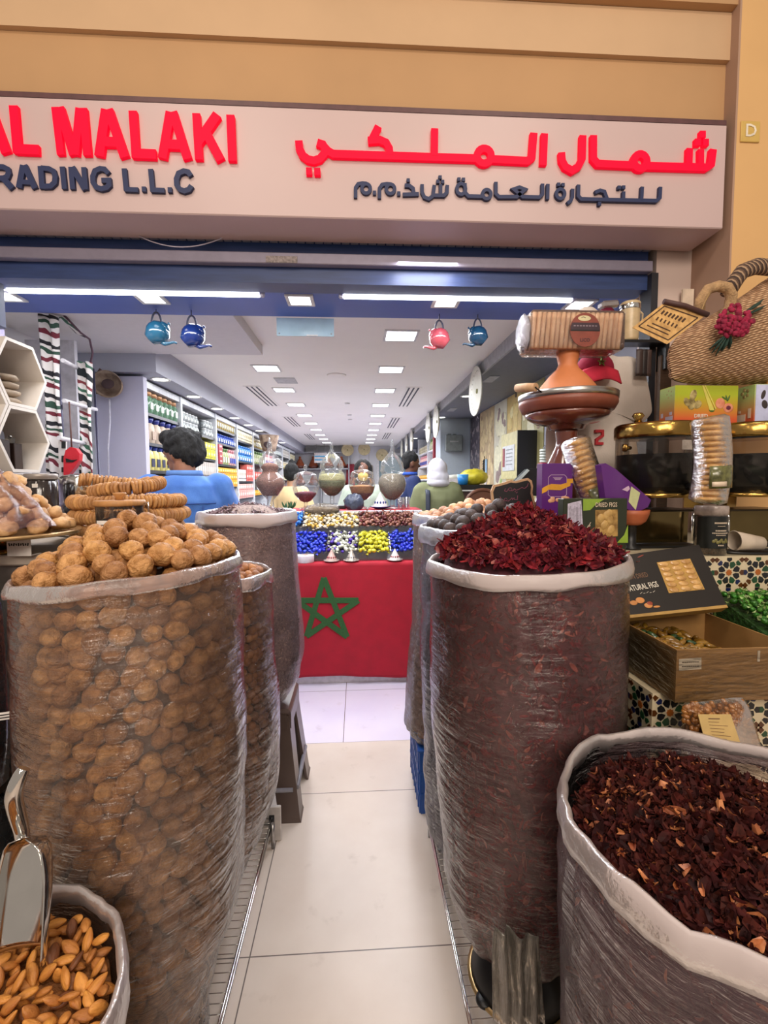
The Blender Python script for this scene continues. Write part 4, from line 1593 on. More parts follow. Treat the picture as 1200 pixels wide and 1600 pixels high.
hexes = []
for nm, hy, hz, lb in (('honeycomb_shelf', 1.955, 1.937, 'upper white honeycomb shelf with a dark jar and beige bags'), ('honeycomb_shelf', 1.955, 1.676, 'lower white honeycomb shelf holding dark perfume boxes'),
                       ('honeycomb_shelf', 1.726, 1.806, 'white honeycomb shelf cut by the left edge of the picture')):
    t = thing(nm, lb, 'shelf', (-1.35, hy, hz))
    o_, i_ = hexpts(0, 0, HS), hexpts(0, 0, HS-0.014)
    for k in range(6):
        k2 = (k+1) % 6
        poly = [o_[k], o_[k2], i_[k2], i_[k]]
        MB().prism([(y, z) for y, z in poly], -0.235, 0.0, 'YZ').build('side_board', HW, t)
    MB().prism(i_, -0.238, -0.228, 'YZ').build('back_board', M('plum_board', '#7d6a72', 0.6), t)
j = thing('storage_jar', 'dark glass jar standing in the upper honeycomb shelf', 'jar', (-1.43, 1.90, 1.937-0.1155))
MB().lathe([(0, 0), (0.03, 0), (0.033, 0.005), (0.033, 0.10), (0.028, 0.112)], 24).build('jar_body', DRK, j)
MB().lathe([(0, 0.112), (0.03, 0.112), (0.03, 0.135), (0.026, 0.14), (0, 0.14)], 24).build('lid', M('dull_cork', '#a58c6c', 0.7), j)
for k in range(4):
    tag(MB().sph((0, 0, 0), (0.05, 0.055-0.004*k, 0.017), 14, 8, fn=lambda u, k=k: 1+0.2*nz3(u.x*3+k, u.y*3, u.z*3)).build('packed_bag', M('beige_bag', '#b3a08a', 0.6, var=0.15, scale=30), loc=(-1.44, 1.985, 1.937-0.1155+0.017+0.031*k)),
        'beige %s bag in the pile on the upper honeycomb shelf' % ('bottom', 'second', 'third', 'topmost')[k], 'bag')
z0 = 1.676-0.1155
for k, (y, w, h, lb) in enumerate(((1.905, 0.07, 0.115, 'wide'), (1.985, 0.045, 0.105, 'narrow'))):
    t = thing('perfume_box', lb+' dark brown box standing in the lower honeycomb shelf', 'box', (-1.43, y, z0))
    MB().box((0, 0, h/2), (0.06, w, h), ch=0.002).build('carton', M('dark_brown_card', '#33231e', 0.4, var=0.2), t)
    if k == 0:
        MB().prism([(-0.04, h), (0.04, h), (0.036, h+0.03), (0.0, h+0.06), (-0.036, h+0.03)], -0.01, 0.008, 'YZ').build('arched_card', M('blue_grey_card', '#5b5a62', 0.5), t)
        MB().lathe([(0, -0.002), (0.012, -0.002), (0.012, 0.002), (0, 0.002)], 18, c=(0.010, 0.0, h+0.022), rot=(0, PI/2, 0)).build('seal', M('gold_seal', '#c8b458', 0.4), t)
b = thing('small_bottle', 'small clear bottle on the narrow dark box in the honeycomb shelf', 'bottle', (-1.43, 1.985, z0+0.105))
MB().box((0, 0, 0.012), (0.025, 0.025, 0.024), ch=0.003).build('bottle_body', g_clear, b)
MB().lathe([(0, 0.024), (0.006, 0.024), (0.006, 0.034), (0, 0.034)], 12).build('cap', m_chrome, b)
tag(MB().box((-1.50, 1.84, 2.215), (0.16, 0.30, 0.18), ch=0.006).build('dark_cabinet', M('navy_cabinet', '#3a3f58', 0.5)), 'dark blue cabinet above the honeycomb shelves', 'cabinet')

# scarf stand: white back panel and arms
rk = thing('scarf_rack', 'white metal rack hung with striped scarves beside the honeycomb shelves', 'rack', (-1.66, 2.75, 0))
MB().box((-1.875, 2.98, 1.2), (0.29, 0.03, 2.35)).build('back_panel', M('pale_panel', '#c6c4cc', 0.6), rk, True)
RM = M('white_metal', '#d6d4d8', 0.4, 0.1)
for (ax, ay, bx, by, yy, yb) in ((98, 563, 130, 580, 2.62, 2.95), (100, 626, 150, 640, 2.62, 2.95), (92, 684, 138, 694, 2.55, 2.9)):
    MB().tube([P(ax, ay, yy), P(bx, by, yb)], 0.012, 8).build('arm', RM, rk, True)
b = MB()
b.tube([P(86, 494, 2.68), P(98, 690, 2.68), (P(98, 690, 2.68).x, 2.68, 0.0)], 0.010, 8)
b.build('post', M('dark_metal', '#3a3850', 0.4, 0.3), rk, True)
b = MB().tube([(P(146, 560, 2.95).x, 2.945, 2.2), (P(150, 560, 2.95).x, 2.945, 0)], 0.006, 6)
b.build('edge_strip', M('dark_metal', '#3a3850'), rk, True)


def stripes(name, cols, freq, ang, base='#d9d4d0'):
    m = bpy.data.materials.new(name)
    t = NT(m)
    tc = t.n('TexCoord')
    sp_ = t.n('SeparateXYZ')
    t.l(tc.outputs['Object'], sp_.inputs[0])
    v = t.math('ADD', t.math('MULTIPLY', sp_.outputs[2], freq), t.math('MULTIPLY', t.noise(6, 2), 1.2))
    v = t.math('ADD', v, t.math('MULTIPLY', sp_.outputs[0], ang*freq))
    fr_ = t.math('FRACT', v)
    cr_ = t.n('ValToRGB')
    cr_.color_ramp.interpolation = 'CONSTANT'
    e = cr_.color_ramp.elements
    e[0].position = 0
    e[0].color = (*lin(base), 1)
    e[1].position = 0.99
    e[1].color = (*lin(base), 1)
    for p_, c_ in cols:
        q = e.new(p_)
        q.color = (*lin(c_), 1)
    t.l(fr_, cr_.inputs[0])
    pb = t.n('BsdfPrincipled')
    pb.inputs['Roughness'].default_value = 0.85
    t.l(cr_.outputs[0], pb.inputs['Base Color'])
    t.l(pb.outputs[0], t.out.inputs[0])
    return m


S1 = stripes('striped_scarf', [(0.18, '#6d2432'), (0.34, '#d9d4d0'), (0.48, '#2e4a3c'), (0.62, '#d9d4d0'), (0.74, '#1e1c22'), (0.9, '#d9d4d0')], 7, 0.35)
S2 = stripes('checked_scarf', [(0.25, '#1e2428'), (0.45, '#d9d4d0'), (0.6, '#3c6450'), (0.72, '#d9d4d0'), (0.85, '#7a3038')], 6, 0.8)


def scarf(label, px0, px1, py0, py1, Y, m, lean):
    p0, p1 = P((px0+px1)/2, py0, Y), P((px0+px1)/2+lean, py1, Y)
    w = (px1-px0)*Y/F
    t = thing('hanging_scarf', label, 'scarf', p1)

    def f(u, v):
        c = p1.lerp(p0, v)
        return Vector((c.x+(u-0.5)*w*(1+0.1*math.sin(v*9)), Y-0.02*math.cos((u-0.5)*PI)+0.018*math.sin(u*11+v*2), c.z))
    MB().grid(f, 16, 30, thick=0.004).build('cloth', m, t, True)
    o = MB()
    for i in range(12):
        x = p1.x+(i/11-0.5)*w*0.95
        o.tube([(x, Y, p1.z+0.004), (x+0.003*math.sin(i*3), Y, p1.z-0.05)], 0.0025, 5)
    o.build('fringe', M('white_yarn', '#c9c2be', 0.9), t, True)
    return t


scarf('scarf with dark, red and green stripes hanging nearest the honeycomb shelves', 60, 88, 493, 752, 2.64, S1, 15)
scarf('white scarf with black and green bands hanging beside the basket', 121, 142, 566, 742, 2.86, S2, 4)
t = thing('hanging_pouch', 'red pouch with dark fold hanging among the scarves', 'pouch', P(113, 742, 2.55))
hp2 = [(103, 746), (103, 716), (106, 704), (113, 699), (122, 701), (128, 709), (127, 720), (120, 731), (111, 742)]
q = [P(x, y, 2.55) for x, y in hp2]
MB().prism([(v.x, v.z) for v in reversed(q)], 2.53, 2.56).build('pouch_body', M('red_leather', '#c0202e', 0.45), t, True)
q = [P(x, y, 2.53) for x, y in ((103, 716), (113, 719), (121, 718), (114, 722), (104, 722))]
MB().prism([(v.x, v.z) for v in reversed(q)], 2.526, 2.531).build('fold', m_black, t, True)
MB().tube([P(112, 700, 2.545), P(110, 660, 2.56), P(108, 628, 2.60)], 0.004, 6).build('strap', M('brown_leather', '#5b3b34', 0.6), t, True)
t = thing('hanging_belt', 'black and white patterned belt hanging left of the red pouch', 'belt', P(98, 745, 2.57))
MB().prism([(P(x, y, 2.57).x, P(x, y, 2.57).z) for x, y in ((104, 690), (92, 690), (93, 744), (103, 744))], 2.565, 2.575).build('band', M('offwhite_cloth', '#cfcac8', 0.8), t, True)
for y0_, y1_ in ((690, 700), (712, 722), (730, 738)):
    MB().prism([(P(x, y, 2.56).x, P(x, y, 2.56).z) for x, y in ((102, y0_), (96, y0_), (96, y1_), (102, y1_))], 2.560, 2.5645).build('patch', m_black, t, True)
t = thing('hanging_rope', 'dark woven cord drooping from the ceiling over the scarf rack', 'cord', P(145, 580, 2.9))
MB().tube([P(100, 493, 2.7), P(112, 505, 2.75), P(126, 520, 2.8), P(140, 530, 2.85), P(145, 552, 2.88), P(139, 578, 2.9), P(132, 574, 2.9)], 0.006, 7).build('cord_line', M('maroon_cord', '#5c4450', 0.8), t, True)
t = thing('hanging_ribbon', 'black and white twisted ribbon strung above the scarf rack', 'ribbon', P(128, 520, 2.8))
rb = [P(62, 494, 2.66), P(80, 500, 2.68), P(96, 496, 2.70), P(110, 508, 2.76), P(122, 520, 2.8), P(134, 527, 2.84)]
MB().tube(rb, [0.008, 0.012, 0.010, 0.016, 0.018, 0.008], 6, squash=(1, 0.3)).build('band', S2, t, True)

# straw basket and its cord on the cabinet end
struct(MB().box(((P(145, 588, 3.5).x+P(222, 588, 3.5).x)/2-0.0, 3.53, 1.14), (0.36, 0.06, 2.28)).build('wall_cabinet_end', M('lilac_grey_panel', '#aeacbe', 0.55, var=0.01)))
bk = thing('straw_basket', 'woven straw basket with brown pattern hung on the grey cabinet end', 'basket', P(172, 602, 3.45))
STR = M('woven_straw', '#a8937e', 0.8, col2='#6a5244', scale=14, bump=0.6, bscale=90)
MB().lathe([(0, -0.03), (0.06, -0.03), (0.085, 0.0), (0.10, 0.045), (0.095, 0.05), (0.08, 0.0), (0.05, -0.02), (0, -0.02)], 28, rot=(PI/2, 0.4, 0), fn=lambda r, z, a: (r*1.1*math.cos(a), r*0.95*math.sin(a), z)).build('bowl', STR, bk)
MB().tube([(-0.09, 0.0, -0.06), (-0.115, -0.02, 0.02), (-0.05, -0.02, 0.11)], 0.009, 7).build('rim_band', M('brown_leather', '#5b3b34'), bk)
MB().sph((0.01, -0.05, 0.0), (0.045, 0.006, 0.035), 12, 8).build('brown_patch', M('brown_straw', '#4a3636', 0.8), bk)
tag(MB().tube([P(171, 624, 3.47), P(172, 660, 3.47), P(169, 700, 3.47), P(170, 760, 3.47)], 0.006, 7).build('power_cord', M('white_cord', '#d2d0da', 0.5)), 'white cord running down the grey cabinet end below the basket', 'cord')

# ------------------------------------------------------------------ counter under the flag
CYF, CZT = 3.33, 0.905
ct = thing('display_counter', 'low white counter behind the red star flag', 'counter', (-0.04, 3.8, 0))
MB().box((-0.04, 3.83, 0.45), (1.20, 0.94, 0.89), ch=0.004).build('body', M('white_laminate', '#d8d4da', 0.4), ct, True)
MB().box((-0.04, 3.83, 0.03), (1.22, 0.955, 0.06)).build('plinth', M('white_laminate', '#d8d4da'), ct, True)
MB().box((-0.04, 4.07, 1.08), (1.16, 0.42, 0.36), ch=0.004).build('raised_back', M('white_laminate', '#d8d4da'), ct, True)

fl = thing('flag_cloth', 'red flag with a green five pointed star hanging over the counter front', 'flag', (-0.04, CYF, CZT))
FLX0, FLX1 = -0.63, 0.55


def flag(u, v):
    x = FLX0+(FLX1-FLX0)*u
    zb = 0.045+0.02*math.sin(u*5.5)+0.025*u
    top = CZT+0.006
    if v > 0.9:
        k = (v-0.9)/0.1
        return Vector((x, CYF-0.012+0.30*k, top))
    k = v/0.9
    return Vector((x, CYF-0.016-0.006*(1-k)-0.004*(1-k)*math.sin(u*26+k*3)-0.002*nz3(u*8, k*6, 1), zb+(top-zb)*k))


MB().grid(flag, 90, 40, thick=0.003).build('cloth', m_red, fl, True)
SYF = CYF-0.0215


def fcv(px, py):
    p = P(px, py, SYF)
    return (p.x, p.z)


b = MB()
st5 = [(506, 903), (560, 938), (542.5, 995), (479, 994), (463, 938)]
for k_, (a_, c_) in enumerate(((0, 2), (2, 4), (4, 1), (1, 3), (3, 0))):
    stroke(b, [st5[a_], st5[c_]], 8.5*SYF/F, SYF-0.005-.0003*k_, SYF+0.012, fcv)
o = b.build('star', M('green_cloth', '#2c5a2c', 0.85, var=0.15, scale=80), fl, True)
o['label'] = 'green outlined star'
tag(MB().grid(lambda u, v: Vector((-0.60+1.14*u, 3.87+0.42*v, 1.2625+0.002*nz3(u*9, v*5, 1))), 20, 8, thick=0.003).build('table_cloth', m_red),
    'dark red cloth spread on the raised back of the counter', 'cloth')
t = thing('tape_roll', 'roll of white tape lying on the front edge of the flag counter', 'tape', (P(477, 886, 3.38).x, 3.38, CZT+0.0065))
MB().lathe([(0.026, 0), (0.064, 0), (0.066, 0.003), (0.066, 0.052), (0.064, 0.055), (0.026, 0.055), (0.026, 0)], 32).build('tape', M('white_tape', '#d8d0da', 0.5), t)
MB().lathe([(0.024, 0.001), (0.0258, 0.001), (0.0258, 0.054), (0.024, 0.054), (0.024, 0.001)], 32).build('inner_tube', M('card_brown', '#9a7a58', 0.7), t)

# trays of acrylic
AC_ = glass('acrylic', '#e8e8ee', 1.2, 0.05, 0.05)


def tray(label, x0, x1, y0, y1, z0, z1, zf, divs):
    t = thing('candy_tray', label, 'tray', ((x0+x1)/2, (y0+y1)/2, z0))
    th = 0.004
    MB().prism([(y0, z0), (y1, z0), (y1, z1-0.02), (y0, z0+0.006)], x0, x1, 'YZ').build('base', M('dark_acrylic', '#2a2030', 0.3), t, True)
    MB().box(((x0+x1)/2, y0-th, (z0+zf)/2), (x1-x0, th, zf-z0)).build('front_panel', AC_, t, True)
    for k, d in enumerate(divs):
        MB().prism([(y0, z0+0.002), (y1, z0+0.002), (y1, z1+0.025), (y0, zf)], d-th/2, d+th/2, 'YZ').build('divider', AC_, t, True)
    return t


tray('lower clear candy tray along the front of the counter', -0.555, 0.50, 3.42, 3.64, CZT+0.008, 1.075, 0.985, (-0.555, -0.24, 0.0, 0.24, 0.50))
tray('upper clear candy tray behind the lower one', -0.555, 0.50, 3.66, 3.845, CZT+0.008, 1.205, 1.15, (-0.555, -0.445, 0.005, 0.50))


def candy_mesh(m, m2, r=0.0165):
    b = MB().sph((0, 0, 0), (r*1.25, r, r*0.85), 9, 6)
    for s in (-1, 1):
        b.add([(s*r*1.1, 0, 0), (s*r*2.1, r*0.75, r*0.25), (s*r*2.2, 0, -r*0.3), (s*r*2.1, -r*0.75, r*0.25)], [(0, 1, 2), (0, 2, 3), (0, 3, 1), (1, 3, 2)], 1)
    return b.mesh('candy', [m, m2])


def foil(n, c, c2=None):
    return M(n, c, 0.22, 0.35, var=0.25, scale=120, rnd=0.3, col2=c2, bump=0.3, bscale=200)


CB = candy_mesh(foil('blue_foil', '#2840c8', '#18208a'), foil('blue_foil', ''))
CTQ = candy_mesh(foil('sky_foil', '#3a86d8', '#1c50a8'), foil('sky_foil', ''))
CY_ = candy_mesh(foil('yellow_foil', '#d8d23c', '#a8a020'), foil('yellow_foil', ''))
CP = candy_mesh(foil('purple_foil', '#4a2a9a', '#2a1668'), foil('white_foil', '#d8d6c8', '#9aa08a'))
CW = candy_mesh(foil('white_foil', ''), foil('white_foil', ''))
CG = candy_mesh(foil('gold_foil', '#c8a040', '#8a6a28'), foil('cream_foil', '#d8ccb0', '#a89878'))
CC = candy_mesh(foil('cream_foil', ''), foil('cream_foil', ''))
CBR = candy_mesh(foil('bronze_foil', '#8a5a48', '#5a3430'), foil('bronze_foil', ''))
CRD = candy_mesh(foil('wine_foil', '#6a2a2c', '#401a1c'), foil('bronze_foil', ''))
rnd = random.Random(101)


def candies(x0, x1, y0, y1, za, zb, step, kinds, nm, lab, grp, zj=0.011):
    y = y0
    k = 0
    while y < y1:
        x = x0+(k % 2)*step*0.5
        while x < x1:
            u = (y-y0)/(y1-y0)
            kd = rnd.choice(kinds)
            put(kd[0], nm, lab % kd[1], 'candy' if nm == 'twist_candy' else 'chocolate', (x+rnd.uniform(-.005, .005), y+rnd.uniform(-.005, .005), za+(zb-za)*u+rnd.uniform(-zj, zj)),
                (rnd.gauss(0, .5), rnd.gauss(0, .5), rnd.uniform(0, 6.28)), rnd.uniform(.85, 1.15), (grp % kd[1]) if '%' in grp else grp)
            x += step
        y += step*0.8
        k += 1


L1, L2 = 0.985, 1.105
candies(-0.535, -0.26, 3.425, 3.63, L1, L2, 0.034, [(CB, 'blue')], 'twist_candy', '%s foil candy heaped at the left end of the lower tray', 'blue candies at the left of the lower tray')
candies(-0.225, -0.015, 3.425, 3.63, L1, L2, 0.034, [(CP, 'purple and white'), (CW, 'white'), (CW, 'white')], 'twist_candy', '%s foil candy in the mixed second bin of the lower tray', '%s candies in the lower tray')
candies(0.015, 0.225, 3.425, 3.63, L1, L2, 0.034, [(CY_, 'yellow')], 'twist_candy', '%s foil candy heaped in the third bin of the lower tray', 'yellow candies in the lower tray')
candies(0.255, 0.485, 3.425, 3.63, L1, L2, 0.034, [(CB, 'blue')], 'twist_candy', '%s foil candy heaped at the right end of the lower tray', 'blue candies at the right of the lower tray')
U1, U2 = 1.150, 1.240
candies(-0.54, -0.455, 3.67, 3.84, U1+0.02, U2, 0.034, [(CTQ, 'sky blue')], 'foil_chocolate', '%s foil chocolate in the narrow end bin of the upper tray', 'sky blue candies in the upper tray')
candies(-0.43, -0.01, 3.67, 3.84, U1, U2, 0.032, [(CG, 'gold'), (CC, 'cream'), (CC, 'cream')], 'foil_chocolate', '%s wrapped chocolate in the middle bin of the upper tray', '%s candies in the upper tray')
candies(0.02, 0.485, 3.67, 3.84, U1, U2, 0.030, [(CBR, 'bronze'), (CBR, 'bronze'), (CRD, 'wine red')], 'foil_chocolate', '%s foil chocolate in the right bin of the upper tray', '%s candies in the upper tray')


# mini tagines along the counter edge
def mini_tagine(c, s, label, mats, white=False):
    t = thing('mini_tagine', label, 'tagine', c)
    MB().lathe([(0, 0), (0.022*s, 0), (0.03*s, 0.004*s), (0.048*s, 0.010*s), (0.049*s, 0.013*s), (0.03*s, 0.010*s), (0, 0.010*s)], 24).build('plate', mats[0], t)
    l = MB().lathe([(0.036*s, 0.011*s), (0.034*s, 0.016*s), (0.022*s, 0.038*s), (0.009*s, 0.062*s), (0.006*s, 0.068*s), (0.004*s, 0.074*s), (0, 0.077*s)], 24).build('lid', mats[1], t)
    b = MB()
    for k in range(5):
        a = -PI/2+(k-2)*0.5
        r_, z_ = 0.0275*s, 0.03*s
        b.sph((r_*math.cos(a), r_*math.sin(a), z_), (0.004*s, 0.004*s, 0.007*s), 8, 5)
    b.build('painted_motif', mats[2], l)
    return t


SIL = M('painted_silver', '#c0b6b0', 0.3, 0.4)
for px_, lb, mm in ((518, 'leftmost', (SIL, M('rose_glaze', '#c8a8a0', 0.3), M('red_glaze', '#8a2430', 0.3))), (549, 'middle', (SIL, M('pearl_glaze', '#bcb2a8', 0.25, 0.3), M('grey_glaze', '#6a6468', 0.3))),
                    (617, 'rightmost', (SIL, M('white_glaze', '#dcd4d2', 0.25), M('red_glaze', '#8a2430')))):
    p = P(px_, 882, 3.365)
    mini_tagine((p.x, 3.365, CZT+0.0065), 1.22, lb+' of three tiny silver tagines on the flag counter edge', mm)
p = P(594, 795, 3.98)
mini_tagine((p.x, 3.97, 1.2655), 1.9, 'small white tagine with blue painting on the raised red cloth', (M('cobalt_glaze', '#2c3a78', 0.25), M('white_glaze', '#dcd4d2'), M('cobalt_glaze', '#2c3a78')))

# apothecary jars
AG = glass('apothecary_glass', '#fdfefe', 0.6, 0.04, 0.05)


def apothecary(px_, pyb, pyt, pyc, w, label, shape, fill, mats, flabel, Y=4.08):
    base = P(px_, pyb, Y)
    zb = 1.2655
    H = P(px_, pyt, Y).z-zb
    zc = P(px_, pyc, Y).z-zb
    R = w/2*Y/F*0.98
    t = thing('apothecary_jar', label, 'jar', (base.x, Y, zb))
    if shape == 'goblet':
        zn = zc+R*0.75
        pr = [(0, 0), (R*.55, 0), (R*.55, .006), (R*.2, .015), (0.014, .03), (0.014, zc-R*.95), (R*.45, zc-R*.8), (R*.85, zc-R*.35), (R, zc+R*0.15), (R*.98, zn-0.02), (R*.86, zn), (R*.84, zn+0.006)]
        ld = [(R*.86, zn+.008), (R*.9, zn+.016), (R*.88, zn+.03), (R*.84, zn+.05), (R*.55, zn+.07), (R*.18, zn+.08), (0.01, zn+.085), (0.016, H-0.018), (0.01, H-.004), (0, H)]
    elif shape == 'tall':
        zn = zc+R*0.85
        pr = [(0, 0), (R*.6, 0), (R*.6, .008), (R*.2, .018), (0.018, .03), (0.02, zc-R*.98), (R*.5, zc-R*.82), (R*.9, zc-R*.3), (R, zc+R*0.2), (R*.9, zc+R*.65), (R*.72, zn), (R*.78, zn+.012)]
        q = H-zn
        ld = [(R*.78, zn+.014), (R*.86, zn+.03), (R*.82, zn+.06), (R*.78, zn+q*.32), (R*.5, zn+q*.48), (R*.28, zn+q*.58), (R*.14, zn+q*.66), (R*.16, zn+q*.70), (R*.08, zn+q*.76), (R*.13, zn+q*.84), (R*.07, zn+q*.92), (0.004, H), (0, H)]
    else:   # urn with a waist below the lid
        zn = zc+R*1.15
        pr = [(0, 0), (R*.5, 0), (R*.5, .008), (R*.25, .02), (R*.2, zc-R*1.02), (R*.5, zc-R*.75), (R*.88, zc-R*.2), (R, zc+R*0.15), (R*.9, zc+R*.5), (R*.52, zc+R*.85), (R*.5, zc+R*.95), (R*.62, zn), (R*.7, zn+.015)]
        q = H-zn
        ld = [(R*.7, zn+.016), (R*.74, zn+.05), (R*.6, zn+q*.35), (R*.3, zn+q*.5), (R*.12, zn+q*.62), (R*.2, zn+q*.72), (R*.1, zn+q*.85), (0, H)]
    MB().lathe(pr, 40).build('bowl', AG, t)
    MB().lathe(ld, 32).build('lid', AG, t)
    zt = zc-R*0.95+fill*1.75*R

    def rad(z):
        for (r0, z0_), (r1, z1_) in zip(pr[5:], pr[6:]):
            if z0_ <= z <= z1_ and z1_ > z0_:
                return r0+(r1-r0)*(z-z0_)/(z1_-z0_)
        return R*.5
    z0_ = pr[5][1]+0.004
    for k, (m_, f0, f1) in enumerate(mats):
        za, zb_ = z0_+(zt-z0_)*f0, z0_+(zt-z0_)*f1
        zz = [za+(zb_-za)*i/10 for i in range(11)]
        b = MB().lathe([(0, zz[0])]+[(max(.004, rad(z)-.006)*(1+0.0), z) for z in zz]+[(rad(zz[-1])*.5, zz[-1]+.012*(k == len(mats)-1)), (0, zz[-1]+.016*(k == len(mats)-1))], 32,
                       fn=lambda r, z, a: (r*math.cos(a)*(1+.03*nz3(math.cos(a)*5, math.sin(a)*5, z*40)), r*math.sin(a)*(1+.03*nz3(math.cos(a)*5, math.sin(a)*5, z*40)), z))
        o = b.build('dried_herbs', m_, loc=(base.x, Y, zb))
        tag(o, flabel[k], 'dried herbs', kind='stuff')
    return t


def herb(n, c, c2):
    return M(n, c, 0.75, col2=c2, scale=110, bump=1.0, bscale=120)


apothecary(423, 790, 683, 758, 46, 'urn shaped glass jar of brown dried buds, leftmost on the counter', 'urn', 1.35, [(herb('brown_buds', '#a87460', '#6a4438'), 0, 1)], ['brown dried buds filling the leftmost glass urn'], 3.98)
apothecary(478, 795, 726, 766, 41, 'footed glass bowl jar with a little burgundy fruit in the bottom', 'goblet', 0.42, [(herb('burgundy_fruit', '#8a3448', '#541c2c'), 0, 1)], ['burgundy dried fruit in the bottom of the footed bowl jar'])
apothecary(519, 785, 690, 754, 44, 'tall lidded glass jar of green herbs at the middle of the counter', 'tall', 0.86, [(herb('green_herb', '#8c9062', '#5c6240'), 0, .72), (herb('pale_green_herb', '#ccc490', '#a8a064'), .72, 1)],
           ['dark green herb in the lower part of the tall middle jar', 'pale green herb layered on top in the tall middle jar'], 4.2)
apothecary(566, 787, 727, 763, 42, 'footed glass bowl jar with orange brown spice in the bottom', 'goblet', 0.62, [(herb('brown_spice', '#8c5038', '#5c3020'), 0, .55), (herb('orange_spice', '#c08040', '#8a5428'), .55, 1)],
           ['brown spice at the bottom of the second bowl jar', 'orange spice on top in the second bowl jar'])
apothecary(613, 795, 686, 760, 45, 'tall lidded glass jar of grey brown herbs, rightmost on the counter', 'tall', 1.0, [(herb('grey_herb', '#a89a84', '#746854'), 0, 1)], ['grey brown dried herb filling the rightmost tall jar'])
MB_ = MB().box((-0.23, 4.16, 1.2655+0.013), (0.24, 0.2, 0.026), ch=0.005)
tag(MB_.build('black_stand', m_black), 'flat black stand under the tall middle jar', 'stand')
for k, (px_, lb) in enumerate(((626, 'left'), (636, 'right'))):
    t = thing('glass_tumbler', '%s one of two clear glass tumblers at the right end of the raised cloth' % lb, 'glass', (P(px_, 790, 4.0).x, 3.99+0.05*k, 1.2655))
    MB().lathe([(0, 0.004), (0.024, 0.004), (0.027, 0.10), (0.029, 0.10), (0.026, 0), (0, 0)], 20).build('tumbler', AG, t)
# bags lying on the candies
t = thing('nut_packet', 'clear packet of mixed nuts lying across the gold candies', 'packet', (P(503, 800, 3.83).x, 3.84, 1.27))
MB().sph((0, 0, 0), (0.15, 0.05, 0.055), 24, 14, fn=lambda u: 1+.12*nz3(u.x*4, u.y*4, u.z*4)).build('film', film('packet_film', '#f2f0ec', 0.15, '#d0c8b8', 0.1, .6, (0, 0, 0), (14, 14, 14), 1.4, .4), t)
MB().sph((0, 0, -0.012), (0.138, 0.04, 0.038), 24, 12, fn=lambda u: 1+.18*nz3(u.x*9, u.y*9, u.z*9)).build('nuts', herb('mixed_nuts', '#a08868', '#5c4838'), t)
tag(MB().sph((0, 0, 0), (0.085, 0.06, 0.075), 26, 16, fn=lambda u: 1+.16*nz3(u.x*3, u.y*3, u.z*3)+.06*nz3(u.x*9, u.y*9, u.z*9)).build('plastic_bag', M('slate_film', '#4a5266', 0.16, var=0.2, scale=30, bump=.8, bscale=40), loc=(P(553, 795, 3.9).x, 3.92, 1.325)),
    'crumpled dark grey plastic bag between the bowl jars', 'bag')
for k, (px_, w_) in enumerate(((450, .05), (456, .04))):
    b = MB()
    for i in range(7):
        a = i*0.9
        b.add([(0, 0, 0), (w_*.6*math.cos(a)-.008, w_*.6*math.sin(a), .03), (w_*math.cos(a), w_*math.sin(a), .075), (w_*.6*math.cos(a)+.008, w_*.6*math.sin(a), .03)], [(0, 1, 2, 3)])
    tag(b.build('leaf_sprig', M('leaf_green', '#2c5a34', 0.6), loc=(P(px_, 795, 4.0).x, 3.95+.06*k, 1.266)), 'dark green leaf sprig on the red cloth beside the urn, %s one' % ('left', 'right')[k], 'leaf')

# ------------------------------------------------------------------ lamps and vents in the shop ceiling
EM = emis('lit_panel', '#f6f8ff', 5.0)
EMW = emis('lit_downlight', '#fffdf4', 6.0)
FRW = M('lamp_frame', '#dcdcd8', 0.4)


def panel(x, y, z, s, label, grp=None):
    t = thing('ceiling_light', label, 'light', (x, y, z), group=grp)
    b = MB()
    for q in (-1, 1):
        b.box((q*(s/2+.008), 0, -.004), (.016, s+.032, .008)).box((0, q*(s/2+.008), -.004), (s, .016, .008))
    b.build('frame', FRW, t)
    MB().box((0, 0, -.003), (s, s, .004)).build('diffuser', EM, t)


for k in range(9):
    panel(-.79, 4.13+.945*k, 2.5, .2, 'square lit lamp panel in the left row along the shop ceiling', 'left row of ceiling panels')
for k in range(10):
    panel(.30, 3.19+.945*k, 2.5, .2, 'square lit lamp panel in the right row along the shop ceiling', 'right row of ceiling panels')
for px_, py_, lb in ((236, 465, 'second from left'), (469, 468, 'third from left'), (697, 471, 'fourth from left'), (6, 461, 'leftmost'), (905, 475, 'rightmost')):
    p = PZ(px_, py_, 2.38)
    panel(p.x, p.y, 2.38, .10, 'small square lamp in the flare tinted front soffit, '+lb+' of five')
BT = emis('lit_tube', '#f4f6ff', 7.0)
for xa, xb, lb in ((14, 405, 'left'), (537, 892, 'right')):
    pa, pb = P(xa, 449, 2.14), P(xb, 455, 2.14)
    t = thing('batten_light', lb+' long bright batten lamp under the flare tinted shutter soffit', 'light', ((pa.x+pb.x)/2, 2.14, 2.38))
    L = pb.x-pa.x
    MB().box((0, 0, -.009), (L+.07, .05, .018), ch=.004).build('housing', M('lamp_housing', '#b8b8c8', .4), t)
    MB().tube([(-L/2, 0, -.034), (L/2, 0, -.034)], .0165, 14).build('tube', BT, t)
    for q in (-1, 1):
        MB().box((q*(L/2+.012), 0, -.030), (.022, .036, .034), ch=.005).build('end_cap', M('lamp_housing', '#b8b8c8'), t)
